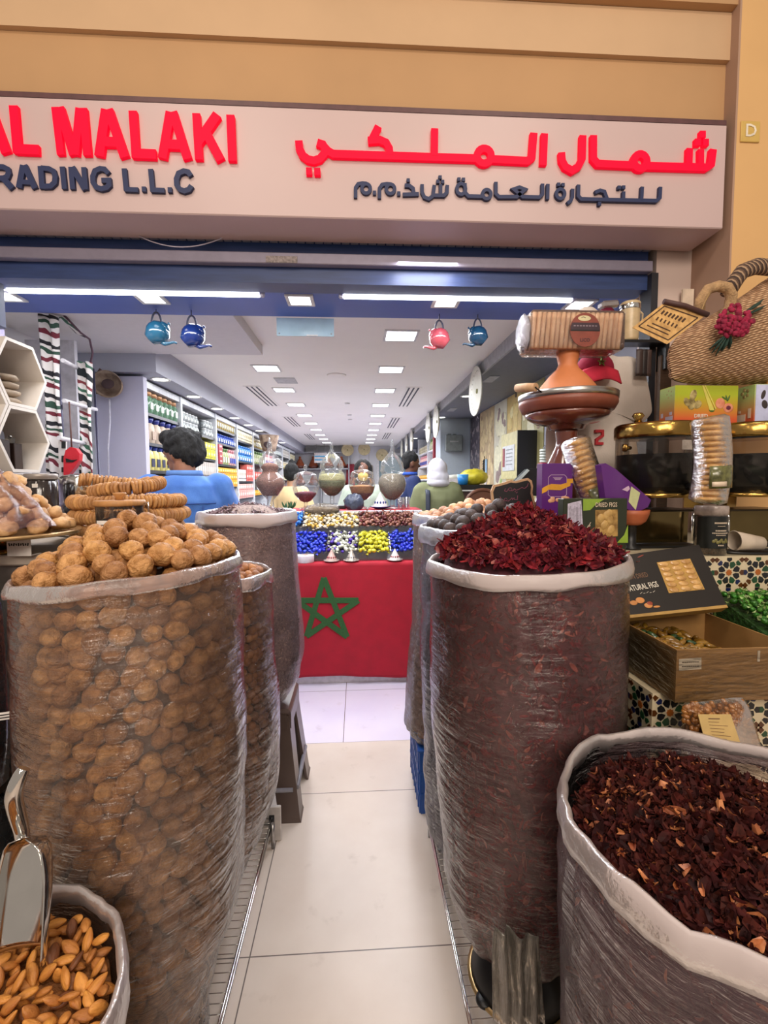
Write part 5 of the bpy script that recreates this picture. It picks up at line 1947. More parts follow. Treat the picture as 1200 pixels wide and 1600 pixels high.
for k in range(9):
    y = 3.69+.71*k
    t = thing('downlight', 'round downlight in the row over the left wall shelves', 'light', (-1.52, y, 2.3), group='downlights over the left shelves')
    MB().lathe([(.055, 0), (.075, 0), (.072, -.006), (.055, -.004), (.055, 0)], 24).build('rim', FRW, t)
    MB().lathe([(0, -.003), (.054, -.003), (.054, -.001), (0, -.001)], 24).build('lens', EMW, t)
for k, (x, y) in enumerate(((1.16, 4.90), (1.19, 6.5), (1.2, 8.0), (1.2, 9.6))):
    t = thing('downlight', 'small round downlight in the dark right soffit', 'light', (x, y, 2.41), group='downlights in the right soffit')
    MB().lathe([(.045, 0), (.065, 0), (.062, -.006), (.045, -.004), (.045, 0)], 24).build('rim', FRW, t)
    MB().lathe([(0, -.003), (.044, -.003), (.044, -.001), (0, -.001)], 24).build('lens', EMW, t)
for k, (x, y) in enumerate(((1.187, 4.08), (1.193, 5.81))):
    tag(MB().box((x, y, 2.407), (.09, .24, .006), ch=.002).build('access_panel', M('pale_panel2', '#a9abb0', .5)), '%s pale rectangular access panel in the dark right soffit' % ('nearer', 'farther')[k], 'panel')
VD = M('vent_dark', '#33363c', .6)
for k, (x, y0, y1, lb) in enumerate(((-1.10, 4.9, 6.1, 'front left'), (-1.07, 7.15, 8.3, 'middle left'), (-1.05, 9.6, 10.8, 'rear left'), (.60, 4.9, 6.1, 'front right'), (.60, 7.2, 8.5, 'middle right'), (.62, 9.4, 10.7, 'rear right'))):
    t = thing('slot_vent', lb+' slot air vent with three dark slits in the ceiling', 'vent', (x, (y0+y1)/2, 2.5))
    MB().box((0, 0, -.003), (.17, y1-y0+.03, .006), ch=.001).build('frame', m_ceil, t)
    for q in (-1, 0, 1):
        MB().box((q*.05, 0, -.0065), (.018, y1-y0, .003)).build('slit', VD, t)
tag(MB().lathe([(0, -.012), (.07, -.010), (.085, -.006), (.09, 0), (0, 0)], 32, c=(-.193, 4.374, 2.5)).build('ceiling_disc', m_ceil), 'round white disc on the ceiling between the lamp rows', 'ceiling speaker')
tag(MB().box((-.70, 4.62, 2.497), (.20, .24, .006)).build('air_grille', M('grille_grey', '#b9bab8', .6)), 'grey square air grille behind the first left lamp panel', 'vent')
for k, (x, y) in enumerate(((-.13, 5.9), (-.12, 6.9), (-.12, 7.4))):
    tag(MB().lathe([(0, -.015), (.03, -.012), (.035, 0), (0, 0)], 16, c=(x, y, 2.5)).build('smoke_detector', FRW), '%s small white detector on the ceiling' % ('nearest', 'second', 'third')[k], 'detector')
t = thing('hanging_glass_panel', 'pale glass plate hanging from the flare tinted soffit between the teapots', 'panel', (-.276, 2.55, 2.33))
MB().box((-.276, 2.54, 2.332), (.305, .006, .094)).build('glass_plate', M('pale_cyan_glass', '#b8d4e0', .15, var=.08, scale=8), t, True)
b = MB()
for x in (-.415, -.137):
    b.lathe([(0, -.004), (.004, -.004), (.004, .002), (0, .002)], 10, c=(x, 2.535, 2.297), rot=(PI/2, 0, 0))
b.build('screws', m_steel, t, True)
MB().box((-.24, 2.534, 2.288), (.06, .004, .006)).build('clip', FRW, t, True)


# ------------------------------------------------------------------ four enamel teapots hung from the soffit
def teapot(px_, py_, s, label, m, flip):
    p = P(px_, py_, 2.45)
    t = thing('teapot', label, 'teapot', p)
    R = .058*s
    mx = Matrix.Diagonal((-1 if flip else 1, 1, 1, 1)) @ Matrix.Rotation(0.9, 4, 'Y')

    def bld(b, n, par=t, mm=m):
        b.xf(mx)
        if flip:
            b.f = [tuple(reversed(f)) for f in b.f]
        return b.build(n, mm, par)
    bld(MB().lathe([(0, -R*.92), (R*.55, -R*.9), (R*.62, -R*.8), (R*.95, -R*.3), (R, .05*R), (R*.9, R*.5), (R*.6, R*.82), (R*.5, R*.86)], 28), 'pot_body')
    bld(MB().lathe([(R*.52, R*.86), (R*.5, R*.95), (R*.28, R*1.1), (R*.08, R*1.15), (R*.07, R*1.22), (R*.13, R*1.28), (R*.1, R*1.36), (0, R*1.38)], 24), 'lid')
    bld(MB().tube([(R*.75, 0, -R*.25), (R*1.15, 0, -R*.1), (R*1.35, 0, R*.3), (R*1.5, 0, R*.62), (R*1.72, 0, R*.72)], [R*.24, R*.18, R*.13, R*.10, R*.09], 12), 'spout')
    # hoop handle over the hook
    b = MB()
    top_ = P(px_, 497 if not flip else 505, 2.45)-Vector(p)
    pts = []
    for i in range(13):
        a = PI*i/12
        pts.append((math.cos(a)*R*.42-R*.05, .0, R*.7+math.sin(a)*R*1.05))
    b.tube(pts, R*.085, 8).build('handle', M('dark_wire', '#2a2c44', .4), t)
    MB().tube([(-R*.05, 0, R*1.70), (-R*.05, 0, 2.385-p.z), (-R*.05, .05, 2.395-p.z)], .003, 6).build('hook', M('dark_wire', '#2a2c44'), t)
    return t


def enamel(n, c):
    return M(n, c, .15, var=.08, coat=.6)


struct(MB().box((-.45, 2.50, 2.433), (3.6, .02, .094)).build('trim_soffit_lip', m_flare_blue))
teapot(246, 520, 1.0, 'teal enamel teapot, leftmost of the four hanging teapots', enamel('teal_enamel', '#215670'), False)
teapot(301, 525, 1.0, 'dark blue enamel teapot hanging beside the teal one', enamel('blue_enamel', '#162c66'), False)
teapot(687, 529, .92, 'pink red enamel teapot hanging right of the lamp row', enamel('pink_enamel', '#b04c56'), True)
teapot(747, 525, .88, 'dark green blue enamel teapot, rightmost of the hanging teapots', enamel('petrol_enamel', '#173c56'), True)


# ------------------------------------------------------------------ round plates hung along the right soffit
def wallplate(x, y, z, R, label, rot, m):
    t = thing('hanging_plate', label, 'plate', (x, y, z), rot)
    MB().lathe([(0, 0), (R*.7, .0), (R*.93, .014), (R, .022), (R*1.01, .018), (R*.95, .008), (R*.7, -.008), (0, -.008)], 44).build('dish', m, t)
    MB().lathe([(0, .001), (R*.10, .001), (R*.09, .008), (0, .010)], 20).build('centre_motif', M('olive_motif', '#7a7a3c', .5), t)
    b = MB()
    for k in range(24):
        a = 2*PI*k/24
        b.sph((R*.82*math.cos(a), R*.82*math.sin(a), .006), (R*.04, R*.04, .003), 6, 4)
    b.build('rim_pattern', M('pale_motif', '#a8a890', .5), t)
    MB().tube([(-R, 0, .0), (-R*1.12, 0, -.012)], .003, 5).build('wire', m_steel, t)


PLW = M('pale_plate', '#d2d2c4', .3, var=.06, scale=14)
RPL = (0, -PI/2, 0)
for k, (y, lb) in enumerate(((3.93, 'nearest and largest'), (5.93, 'second'), (6.6, 'third'), (8.66, 'fourth'), (9.6, 'fifth'), (10.6, 'farthest'))):
    wallplate(1.025, y, 2.272, .208, lb+' of the pale round plates hung along the right soffit', RPL, PLW)

# ------------------------------------------------------------------ shelving along the left wall
SHW = M('shelf_white', '#d8dce0', .45)
SHD = M('shelf_dark', '#22262e', .4)
SX0 = -1.6      # front of the shelves
BY = [3.56, 4.30, 5.32, 6.22, 7.16, 8.05, 8.95, 9.9, 10.9, 11.9]
bays = []
BLB = ['white wall shelf unit beside the man, green jars on its top shelf', 'white wall shelf unit with silver tins on top and yellow tea boxes', 'white wall shelf unit with red box stack and orange boxes',
       'white wall shelf unit with sky blue packets and pink boxes']+['white wall shelf unit far along the left wall, behind the jars']*5
for i in range(9):
    y0, y1 = BY[i], BY[i+1]
    t = thing('shelf_unit', BLB[i], 'shelf', (-1.83, (y0+y1)/2, 0), group='far shelf units' if i > 3 else None)
    MB().box((-1.82, y0+.02, 1.14), (.44, .04, 2.28)).build('upright', SHW, t, True)
    MB().box((-1.83, (y0+y1)/2+.02, 2.255), (.44, y1-y0-.04, .05)).build('cornice', SHW, t, True)
    MB().box((-2.05, (y0+y1)/2+.02, 1.13), (.02, y1-y0-.04, 2.2)).build('back_board', M('shelf_back', '#8a949e', .6), t, True)
    bays.append((t, y0+.045, y1-.005))


def board(i, z, m=None):
    t, y0, y1 = bays[i]
    MB().box((-1.83, (y0+y1)/2, z-.012), (.43, y1-y0, .024)).build('shelf_board', m or SHD, t, True)


def carton(n, c, w, d, h, c2=None, band=None, label_=None):
    """box with a printed band and panel"""
    b = MB().box((0, 0, h/2), (d, w, h), ch=.002)
    b.box((d/2+.0004, 0, h*.62), (.001, w*.62, h*.26), m=1)
    b.box((d/2+.0004, 0, h*.24), (.001, w*.8, h*.10), m=2)
    return b.mesh(n, [M('card_'+n, c, .4, var=.06, scale=20, rnd=.08), M('card_%s_b' % n, c2 or '#e8e4dc', .4), M('card_%s_c' % n, band or '#303848', .4)])


def packet(n, c, w, d, h, c2, cap):
    b = MB()
    b.lathe([(0, 0), (.46, 0), (.5, .03), (.5, .62), (.42, .78), (.2, .86), (.3, .93), (.34, 1.0), (0, .98)], 10, m=0)
    b.v = [(x*d, y*w, z*h) for x, y, z in b.v]
    k = len(b.v)
    b.box((d*.5, 0, h*.32), (.004, w*.6, h*.34), m=1)
    b.lathe([(0, .80), (.26, .82), (.36, .93), (.44, 1.04), (0, 1.0)], 10, m=2)
    b.v[k+8:] = [(x*d, y*w, z*h) for x, y, z in b.v[k+8:]]
    return b.mesh(n, [M('pack_'+n, c, .35, var=.1, rnd=.08), M('pack_%s_b' % n, c2, .4), M('pack_%s_c' % n, cap, .3)])


def jarm(n, c, w, h, lidc):
    b = MB().lathe([(0, 0), (w*.46, 0), (w*.5, .008), (w*.5, h*.7), (w*.38, h*.8)], 16, m=0)
    b.lathe([(0, h*.8), (w*.42, h*.8), (w*.44, h*.98), (w*.4, h), (0, h)], 16, m=1)
    b.box((w*.49, 0, h*.36), (.004, w*.5, h*.3), m=2)
    return b.mesh(n, [M('jar_'+n, c, .12, var=.3, scale=50, coat=.4), M('jar_%s_lid' % n, lidc, .3, .3), M('jar_%s_l' % n, '#dfe8dc', .4)])


def row(i, z, me, name, lab, cat, w, n=None, stack=1, h=0.1, f0=0.0, f1=1.0, x=-1.66, gap=1.04, x2=None):
    t, y0, y1 = bays[i]
    ya, yb = y0+(y1-y0)*f0, y0+(y1-y0)*f1
    k = int((yb-ya)/(w*gap))
    pos = ('on the left shelves beside the man', 'on the left shelf unit with yellow boxes', 'on the left shelf unit with orange boxes', 'on the left shelf unit with sky blue packets', 'far left shelves')[min(i, 4)]
    for s in range(stack):
        for j in range(k):
            put(me, name, lab+' '+pos, cat, (x, ya+(j+.5)*(yb-ya)/k, z+s*(h+.0015)), (0, 0, random.uniform(-.04, .04)), 1, lab+' '+pos)


JG = jarm('green_jar', '#6f9a7c', .085, .17, '#b98a62')
PB_ = packet('beige_pack', '#cdbba8', .095, .08, .19, '#a8907c', '#26307a')
PY_ = packet('yellow_bottle', '#d8cc80', .085, .075, .19, '#22284a', '#1c3a9a')
TW = jarm('silver_tin', '#c8d0d0', .07, .085, '#dfe3e3')
BYL = carton('yellow_tea_box', '#e8d828', .075, .10, .085, '#f4ecb0', '#5a5a20')
BOR = carton('orange_box', '#e8a828', .085, .10, .075, '#f4dca0', '#6a3c18')
BRD = carton('red_box', '#b8404c', .13, .12, .055, '#e0c0b8', '#6a1c24')
BWG = carton('white_box', '#d8d4cc', .07, .1, .16, '#b0a898', '#5c5c60')
BGR = carton('grey_box', '#b4aca4', .06, .1, .19, '#e0dcd4', '#4a4a4c')
JYL = jarm('amber_jar', '#cdb878', .075, .15, '#d8d0b8')
PBL = packet('blue_pack', '#2c50b0', .085, .08, .10, '#c8d4f0', '#2c50b0')
PBS = packet('sky_pack', '#3a84cc', .11, .09, .11, '#d8e8f4', '#3a84cc')
PGN = packet('green_pack', '#a8b47c', .09, .08, .19, '#e8e4d0', '#5a7a40')
PPK = packet('pink_pack', '#d8a8a0', .09, .08, .19, '#2c50b0', '#c8848c')
BPK = carton('pink_box', '#dcaaa0', .10, .1, .10, '#f0dcd4', '#a85a58')
BRW = carton('coral_box', '#d86a60', .08, .1, .12, '#f4e8e0', '#8a2c2c')
BCR = carton('cream_box', '#dcd4b4', .09, .1, .13, '#a8a070', '#70683c')
# bay 1
board(0, 2.045), board(0, 1.815), board(0, 1.60), board(0, 1.35)
row(0, 2.045, JG, 'glass_jar', 'green glass jar with copper lid', 'jar', .085, h=.17)
row(0, 1.815, PB_, 'packet', 'beige packet with blue crown top', 'packet', .095)
row(0, 1.60, PY_, 'packet', 'yellow and blue bottle shaped packet', 'packet', .085)
row(0, 1.35, BWG, 'carton', 'low white carton', 'box', .07)
# bay 2
board(1, 2.0), board(1, 1.76), board(1, 1.53), board(1, 1.3)
row(1, 2.0, TW, 'tin', 'silver tin stacked in rows', 'tin', .07, stack=2, h=.085, f1=.52)
row(1, 2.0, TW, 'tin', 'silver tin set apart at the far end', 'tin', .07, stack=2, h=.085, f0=.70)
row(1, 1.76, BYL, 'carton', 'bright yellow tea box', 'box', .075, stack=2, h=.085, f0=.55)
row(1, 1.76, BWG, 'carton', 'white carton', 'box', .07, f1=.5)
row(1, 1.53, BGR, 'carton', 'narrow grey carton', 'box', .06)
# bay 3
board(2, 2.13), board(2, 1.97), board(2, 1.72), board(2, 1.45)
row(2, 2.13, JYL, 'glass_jar', 'amber glass jar', 'jar', .075, f0=.02)
row(2, 1.97, PBL, 'packet', 'short blue packet', 'packet', .085)
row(2, 1.72, BRD, 'carton', 'flat red box stacked', 'box', .13, stack=4, h=.055, f1=.28)
row(2, 1.72, PGN, 'packet', 'pale green packet', 'packet', .09, f0=.30, f1=.65)
row(2, 1.72, PPK, 'packet', 'pink packet with blue label', 'packet', .09, f0=.66)
row(2, 1.45, BOR, 'carton', 'stacked orange box', 'box', .085, stack=3, h=.075)
# bay 4
board(3, 2.08), board(3, 1.80), board(3, 1.52), board(3, 1.28)
row(3, 2.08, BCR, 'carton', 'cream carton', 'box', .09)
row(3, 1.80, PBS, 'packet', 'sky blue packet', 'packet', .11, stack=2, h=.095)
row(3, 1.52, BWG, 'carton', 'white carton', 'box', .07, f1=.5)
row(3, 1.52, BRW, 'carton', 'coral red carton', 'box', .08, stack=2, h=.12, f0=.55)
row(3, 1.28, BPK, 'carton', 'pink box', 'box', .10, stack=2, h=.10)
# farther bays
MIX = [[JYL, PGN, BRW, BOR], [BCR, PPK, BRD, BYL], [TW, BWG, BPK, PBS], [BWG, JYL, BCR, BRW], [BCR, PGN, BPK, BOR]]
NMX = {JYL: ('glass_jar', 'amber glass jar', 'jar', .09), PGN: ('packet', 'pale green packet', 'packet', .11), BRW: ('carton', 'coral red carton', 'box', .1), BOR: ('carton', 'orange box', 'box', .1),
       BCR: ('carton', 'cream carton', 'box', .11), PPK: ('packet', 'pink packet with blue label', 'packet', .11), BRD: ('carton', 'flat red box', 'box', .15), BYL: ('carton', 'bright yellow tea box', 'box', .09),
       TW: ('tin', 'small silver tin', 'tin', .085), BWG: ('carton', 'white carton', 'box', .09), BPK: ('carton', 'pink box', 'box', .12), PBS: ('packet', 'sky blue packet', 'packet', .13)}
for i in range(4, 9):
    for lv, z in enumerate((2.05, 1.80, 1.55, 1.30)):
        board(i, z)
        me = MIX[i-4][lv]
        nm, lb, cat_, w = NMX[me]
        row(i, z, me, nm, lb+' on the '+('top', 'second', 'third', 'fourth')[lv]+' board,', cat_, w, gap=1.1)
# straw hat hung among the far shelves
t = thing('straw_basket', 'small straw basket hung high on the far left shelves above the urn', 'basket', (-1.42, PX(420, 676, -1.42).y, 2.12))
MB().lathe([(0, -.12), (.10, -.12), (.13, 0), (.16, .13), (.15, .13), (.11, 0), (.08, -.10), (0, -.10)], 24).build('bowl', STR, t)
MB().tube([(0, 0, .1), (-.16, 0, .14)], .006, 6).sph((.0, -.12, -.02), (.06, .02, .06), 12, 8, rot=(0, .78, 0)).build('brown_patch', M('brown_straw', '#4a3636'), t)

# ------------------------------------------------------------------ people
SKIN1 = M('brown_skin', '#8a5c44', .55, var=.08, scale=20, sss=.05)
SKIN2 = M('dark_skin', '#6a4432', .55, var=.08, scale=20, sss=.05)
SKIN3 = M('tan_skin', '#b08464', .55, var=.08, scale=20, sss=.05)
HAIRM = M('black_hair', '#0b0b0d', .85, var=.3, scale=60, bump=.8, bscale=120, stretch=(1, 1, .3))


def fuse(b, name, m, parent, voxel, smooth=6, disp=0.0, dscale=6.0):
    """closed overlapping volumes become one continuous skin"""
    me = b.mesh(name+'_src', m)
    to = bpy.data.objects.new(name+'_src', me)
    COL.objects.link(to)
    md = to.modifiers.new('r', 'REMESH')
    md.mode = 'VOXEL'
    md.voxel_size = voxel
    md.use_smooth_shade = True
    if smooth:
        sm = to.modifiers.new('s', 'SMOOTH')
        sm.factor = .5
        sm.iterations = smooth
    dg = bpy.context.evaluated_depsgraph_get()
    out = bpy.data.meshes.new_from_object(to.evaluated_get(dg))
    bpy.data.objects.remove(to)
    bpy.data.meshes.remove(me)
    if disp:
        for v in out.vertices:
            n_ = nz3(v.co.x*dscale, v.co.y*dscale, v.co.z*dscale*.6)+.4*nz3(v.co.x*dscale*2.5, v.co.y*dscale*2.5, v.co.z*dscale*1.4)
            v.co += v.normal*n_*disp
    for p in out.polygons:
        p.use_smooth = True
    o = bpy.data.objects.new(name, out)
    COL.objects.link(o)
    o.parent = parent
    return o


def cap(b, p0, p1, r0, r1, n=14):
    p0, p1 = Vector(p0), Vector(p1)
    d = (p1-p0)
    L = d.length
    d.normalize()
    pts, rr = [], []
    for i in range(6):
        a = PI/2*(1-i/5.0)
        pts.append(p0-d*r0*math.sin(a)*.999)
        rr.append(max(.0006, r0*math.cos(a)))
    for i in range(6):
        a = PI/2*(i/5.0)
        pts.append(p1+d*r1*math.sin(a)*.999)
        rr.append(max(.0006, r1*math.cos(a)))
    b.tube(pts, rr, n)


def loft(b, rings, n=24):
    """rings: (z, rx, ry, cx, cy); closed ends"""
    prof = [(0, rings[0][0]-.01)]+[(1, r[0]) for r in rings]+[(0, rings[-1][0]+.01)]
    tab = {}
    vs, fs_ = [], []
    for (z, rx, ry, cx, cy_) in rings:
        for k in range(n):
            a = 2*PI*k/n
            vs.append((cx+rx*math.cos(a), cy_+ry*math.sin(a), z))
    m_ = len(rings)
    for i in range(m_-1):
        for k in range(n):
            k2 = (k+1) % n
            fs_.append((i*n+k, i*n+k2, i*n+n+k2, i*n+n+k))
    fs_.append(tuple(reversed(range(n))))
    fs_.append(tuple((m_-1)*n+k for k in range(n)))
    b.add(vs, fs_, 0, True)


def hand(b, wr, dirv, s, side):
    """palm with four bent fingers and a thumb, hanging along dirv"""
    d = Vector(dirv).normalized()
    lat = Vector((0, 1, 0)) if abs(d.y) < .8 else Vector((1, 0, 0))
    lat = (lat-d*lat.dot(d)).normalized()
    pal = d.cross(lat).normalized()*(-side)
    wr = Vector(wr)
    cap(b, wr+d*.012, wr+d*.07*s, .024*s, .030*s)
    cap(b, wr+d*.03+lat*.018, wr+d*.075*s+lat*.022, .016*s, .014*s)
    cap(b, wr+d*.03-lat*.018, wr+d*.075*s-lat*.022, .016*s, .014*s)
    for k, (o_, L) in enumerate(((.030, .062), (.011, .074), (-.010, .070), (-.029, .055))):
        q0 = wr+d*.078*s+lat*o_*s
        q1 = q0+(d*.9+pal*.3).normalized()*L*.5*s
        q2 = q1+(d*.6+pal*.75).normalized()*L*.5*s
        cap(b, q0, q1, .0095*s, .0085*s, 8)
        cap(b, q1, q2, .0085*s, .0070*s, 8)
    t0 = wr+d*.025+lat*.028*s
    t1 = t0+(d*.6+lat*.7+pal*.35).normalized()*.038*s
    t2 = t1+(d*.85+lat*.2+pal*.5).normalized()*.032*s
    cap(b, t0, t1, .013*s, .011*s, 8)
    cap(b, t1, t2, .011*s, .0085*s, 8)


def person(label, loc, rot, H, skin, arms, head_rot=(0, 0), voxel=.009, fem=False, neck=0.0):
    """faces +Y before rot; returns root and a dict of joints. arms: two lists of (elbow, wrist) for left and right"""
    s = H/1.75
    t = thing('person', label, 'person', loc, (0, 0, rot))
    b = MB()
    Z = lambda z: z*s
    w = .9 if fem else 1.0
    loft(b, [(Z(.80), .12*s, .10*s, 0, 0), (Z(.90), .165*s, .115*s, 0, -.005), (Z(1.04), .14*s*w, .10*s, 0, 0), (Z(1.2), .155*s*w, .11*s, 0, 0), (Z(1.34), .17*s*w, .115*s, 0, -.005), (Z(1.42), .15*s*w, .09*s, 0, -.01), (Z(1.465), .07*s, .06*s, 0, -.01)])
    cap(b, (0, -.01*s, Z(1.42)), (0, .005*s, Z(1.56)), .058*s, .052*s)
    # head, turned by head_rot (yaw, nod) about the neck
    hb = MB()
    hb.sph((0, .0, .085*s), (.074*s, .092*s, .103*s), 20, 14)
    hb.sph((0, .030*s, .012*s), (.055*s, .060*s, .060*s), 16, 10)
    hb.sph((0, .055*s, -.022*s), (.028*s, .026*s, .026*s), 12, 8)
    cap(hb, (0, .088*s, .068*s), (0, .108*s, .040*s), .009*s, .013*s, 10)
    for q in (-1, 1):
        hb.sph((q*.075*s, -.004*s, .052*s), (.012*s, .022*s, .033*s), 10, 8, rot=(0, 0, q*.35))
        hb.sph((q*.034*s, .078*s, .086*s), (.020*s, .012*s, .008*s), 10, 6)
        hb.sph((q*.012*s, .083*s, .008*s), (.018*s, .008*s, .007*s), 10, 6)
    HM = Matrix.Translation((0, (.008+neck*.6)*s, Z(1.56-neck))) @ Matrix.Rotation(head_rot[0], 4, 'Z') @ Matrix.Rotation(-head_rot[1], 4, 'X')
    hb.xf(HM)
    b.add(hb.v, hb.f, 0, True)
    J = {'HM': HM, 's': s}
    for q, (el, wr) in zip((-1, 1), arms):
        sh = Vector((q*.165*s*w, -.01*s, Z(1.41)))
        el = Vector((q*el[0], el[1], el[2]))*s
        wr = Vector((q*wr[0], wr[1], wr[2]))*s
        cap(b, sh, el, .050*s, .040*s)
        cap(b, el, wr, .040*s, .027*s)
        hand(b, wr, wr-el, s, q)
        J[q] = (sh, el, wr)
    for q in (-1, 1):
        hip, kn, an = Vector((q*.085*s, 0, Z(.87))), Vector((q*.095*s, .01*s, Z(.48))), Vector((q*.10*s, -.015*s, Z(.085)))
        cap(b, hip, kn, .085*s, .056*s)
        cap(b, kn, an, .056*s, .038*s)
        cap(b, (q*.10*s, -.03*s, .035*s), (q*.11*s, .15*s, .028*s), .036*s, .028*s)
        J['leg%d' % q] = (hip, kn, an)
    fuse(b, 'body', skin, t, voxel, 4)
    eb = MB()
    for q in (-1, 1):
        eb.sph((q*.034*s, .080*s, .072*s), (.013*s, .008*s, .008*s), 10, 6)
    eb.xf(HM)
    eb.build('eyes', M('eye_white', '#c8c0b8', .3), t)
    pb = MB()
    for q in (-1, 1):
        pb.sph((q*.034*s, .0865*s, .072*s), (.0055*s, .003*s, .0055*s), 8, 6)
    pb.xf(HM)
    pb.build('pupils', m_black, t)
    return t, J


def jacket(t, J, m, name='jacket', extra=.018, zlow=.82, voxel=.011, disp=.007, full=True, w=1.0, flare=0.0):
    s = J['s']
    b = MB()
    e = extra*s
    Z = lambda z: z*s
    rg = [(Z(zlow), (.165+flare)*s*w+e, (.12+flare)*s+e, 0, 0), (Z((zlow+1.05)/2), (.158+flare*.6)*s*w+e, .118*s+e, 0, 0), (Z(1.06), .150*s*w+e, .112*s+e, 0, 0), (Z(1.2), .163*s*w+e, .118*s+e, 0, 0), (Z(1.34), .178*s*w+e, .122*s+e, 0, -.005), (Z(1.42), .160*s*w+e, .098*s+e*.8, 0, -.01), (Z(1.468), .085*s+e*.5, .075*s+e*.3, 0, -.01)]
    loft(b, rg)
    for q in (-1, 1):
        sh, el, wr = J[q]
        cap(b, sh, el, .056*s+e, .048*s+e)
        cap(b, el, el.lerp(wr, .93), .048*s+e, .036*s+e)
    return fuse(b, name, m, t, voxel, 5, disp, 9)


def trousers(t, J, m, voxel=.013):
    s = J['s']
    b = MB()
    loft(b, [(.80*s, .14*s, .12*s, 0, 0), (.9*s, .172*s, .125*s, 0, -.005), (1.03*s, .150*s, .112*s, 0, 0)])
    for q in (-1, 1):
        hip, kn, an = J['leg%d' % q]
        cap(b, hip, kn, .097*s, .072*s)
        cap(b, kn, an, .072*s, .062*s)
    fuse(b, 'trousers', m, t, voxel, 5, .006, 8)
    for q in (-1, 1):
        c = MB()
        cap(c, (q*.10*s, -.04*s, .042*s), (q*.11*s, .165*s, .036*s), .042*s, .035*s)
        c.v = [(x, y, max(z, .001)) for x, y, z in c.v]
        c.build('shoe', m_black, t)


def hair(t, J, blobs, m=None, voxel=.009, disp=.012, name='hair'):
    s = J['s']
    b = MB()
    for c, r in blobs:
        b.sph(Vector(c)*s, tuple(x*s for x in r), 18, 12)
    b.xf(J['HM'])
    return fuse(b, name, m or HAIRM, t, voxel, 2, disp, 34)


def collar(t, J, m, r=.075, z=1.475, h=.035, open_=.5, name='collar'):
    s = J['s']
    b = MB()

    def f(u, v):
        a = PI/2+open_/2+(2*PI-open_)*u
        rr = (r+.012*v)*s
        return Vector((rr*1.06*math.cos(a), -.006*s+rr*math.sin(a)*.95, z*s+h*s*(1-abs(v-.5)*1.2)+.012*s*math.sin(a-PI)*0))
    b.grid(f, 28, 5, thick=.006*s)
    return b.build(name, m, t)


DEN = M('blue_denim', '#335fa8', .85, col2='#4674b8', scale=10, bump=.25, bscale=350, sheen=.2)
DEND = M('denim_seam', '#1c3c7c', .85)
ARM_F = ((.25, .03, 1.14), (.16, .27, 1.08))
ARM_D = ((.235, .0, 1.13), (.245, .06, .88))
# man in the blue denim shirt
p = P(288, 670, 2.52)
t, J = person('man with thick black hair and blue denim shirt, seen from behind at the left shelves', (p.x-.02, 2.56, 0), .28, 1.83, SKIN1, (ARM_F, ARM_F), (.85, .24), .008, neck=.035)
jk = jacket(t, J, DEN, 'shirt', .020, .80, .009, .013)
trousers(t, J, M('dark_trousers', '#23252c', .85))
hair(t, J, [((0, -.022, .105), (.096, .098, .092)), ((0, -.055, .060), (.084, .065, .085)), ((0, .03, .155), (.082, .072, .045)), ((-.066, -.03, .075), (.026, .055, .055)), ((.066, -.03, .075), (.026, .055, .055))], disp=.016)
co = collar(t, J, M('pale_denim', '#5a82c0', .85, bump=.2, bscale=350), .068, 1.452, .05, .6)
s_ = J['s']
b = MB()
for (x0_, z0_, x1_, z1_) in ((-.15, 1.33, .15, 1.33), (-.09, 1.32, -.07, 1.02), (.09, 1.32, .07, 1.02)):
    pts_ = []
    for i in range(9):
        u = i/8
        x, z = x0_+(x1_-x0_)*u, z0_+(z1_-z0_)*u
        yy = -.005-(.122+.022)*math.sqrt(max(.05, 1-(x/.20)**2))
        pts_.append(Vector((x, yy, z))*s_)
    b.tube(pts_, .003, 5)
b.build('seams', DEND, t)

# person with a white hood and olive jacket
p = P(684, 712, 4.60)
t, J = person('person in white hood and olive jacket with dark strap, back turned, right of the counter', (p.x, 4.60, 0), -.08, 1.735, SKIN3, (ARM_D, ARM_D), (0, .05), .012, True)
jacket(t, J, M('olive_cloth', '#6f7452', .85, var=.08, scale=14, bump=.2, bscale=200), 'jacket', .048, .74, .013, .010, True, 1.08, .02)
trousers(t, J, M('dark_trousers', '#23252c'))
b = MB()
s_ = J['s']
b.sph(Vector((0, -.015, .080))*s_, (.100*s_, .118*s_, .120*s_), 18, 12)
b.sph(Vector((0, -.025, .0))*s_, (.114*s_, .112*s_, .09*s_), 18, 12)
b.sph(Vector((0, -.03, -.065))*s_, (.122*s_, .108*s_, .05*s_), 18, 12)
b.xf(J['HM'])
hood = fuse(b, 'hood', M('white_hood', '#c9c9d2', .9, var=.05, scale=20), t, .011, 4, .016, 11)


def strap(u, v):
    z = 1.46-.62*u
    y = -.165-.035*math.sin(min(1, u*2.2)*PI/2) if u > .08 else -.05-.115*u/.08
    return Vector((-.135+.045*v, y-.006, z+.0))*s_


MB().grid(strap, 24, 3, thick=.012).build('bag_strap', M('navy_strap', '#2a3244', .6), t)

# man in profile with blue collar
p = P(640, 703, 5.35)
t, J = person('man with short curly black hair and dark blue top, in profile behind the rightmost jar', (p.x, 5.35, 0), -1.35, 1.85, SKIN2, (ARM_D, ARM_D), (0, .1), .012)
jacket(t, J, M('dark_blue_cloth', '#1c2c5c', .85, var=.1), 'shirt', .025, .8, .013, .006)
trousers(t, J, M('dark_trousers', '#23252c'))
hair(t, J, [((0, -.015, .115), (.085, .095, .085)), ((0, -.05, .07), (.078, .055, .08))], voxel=.011, disp=.010)
collar(t, J, M('royal_blue_cloth', '#2c54b4', .85), .08, 1.47, .06, .7)

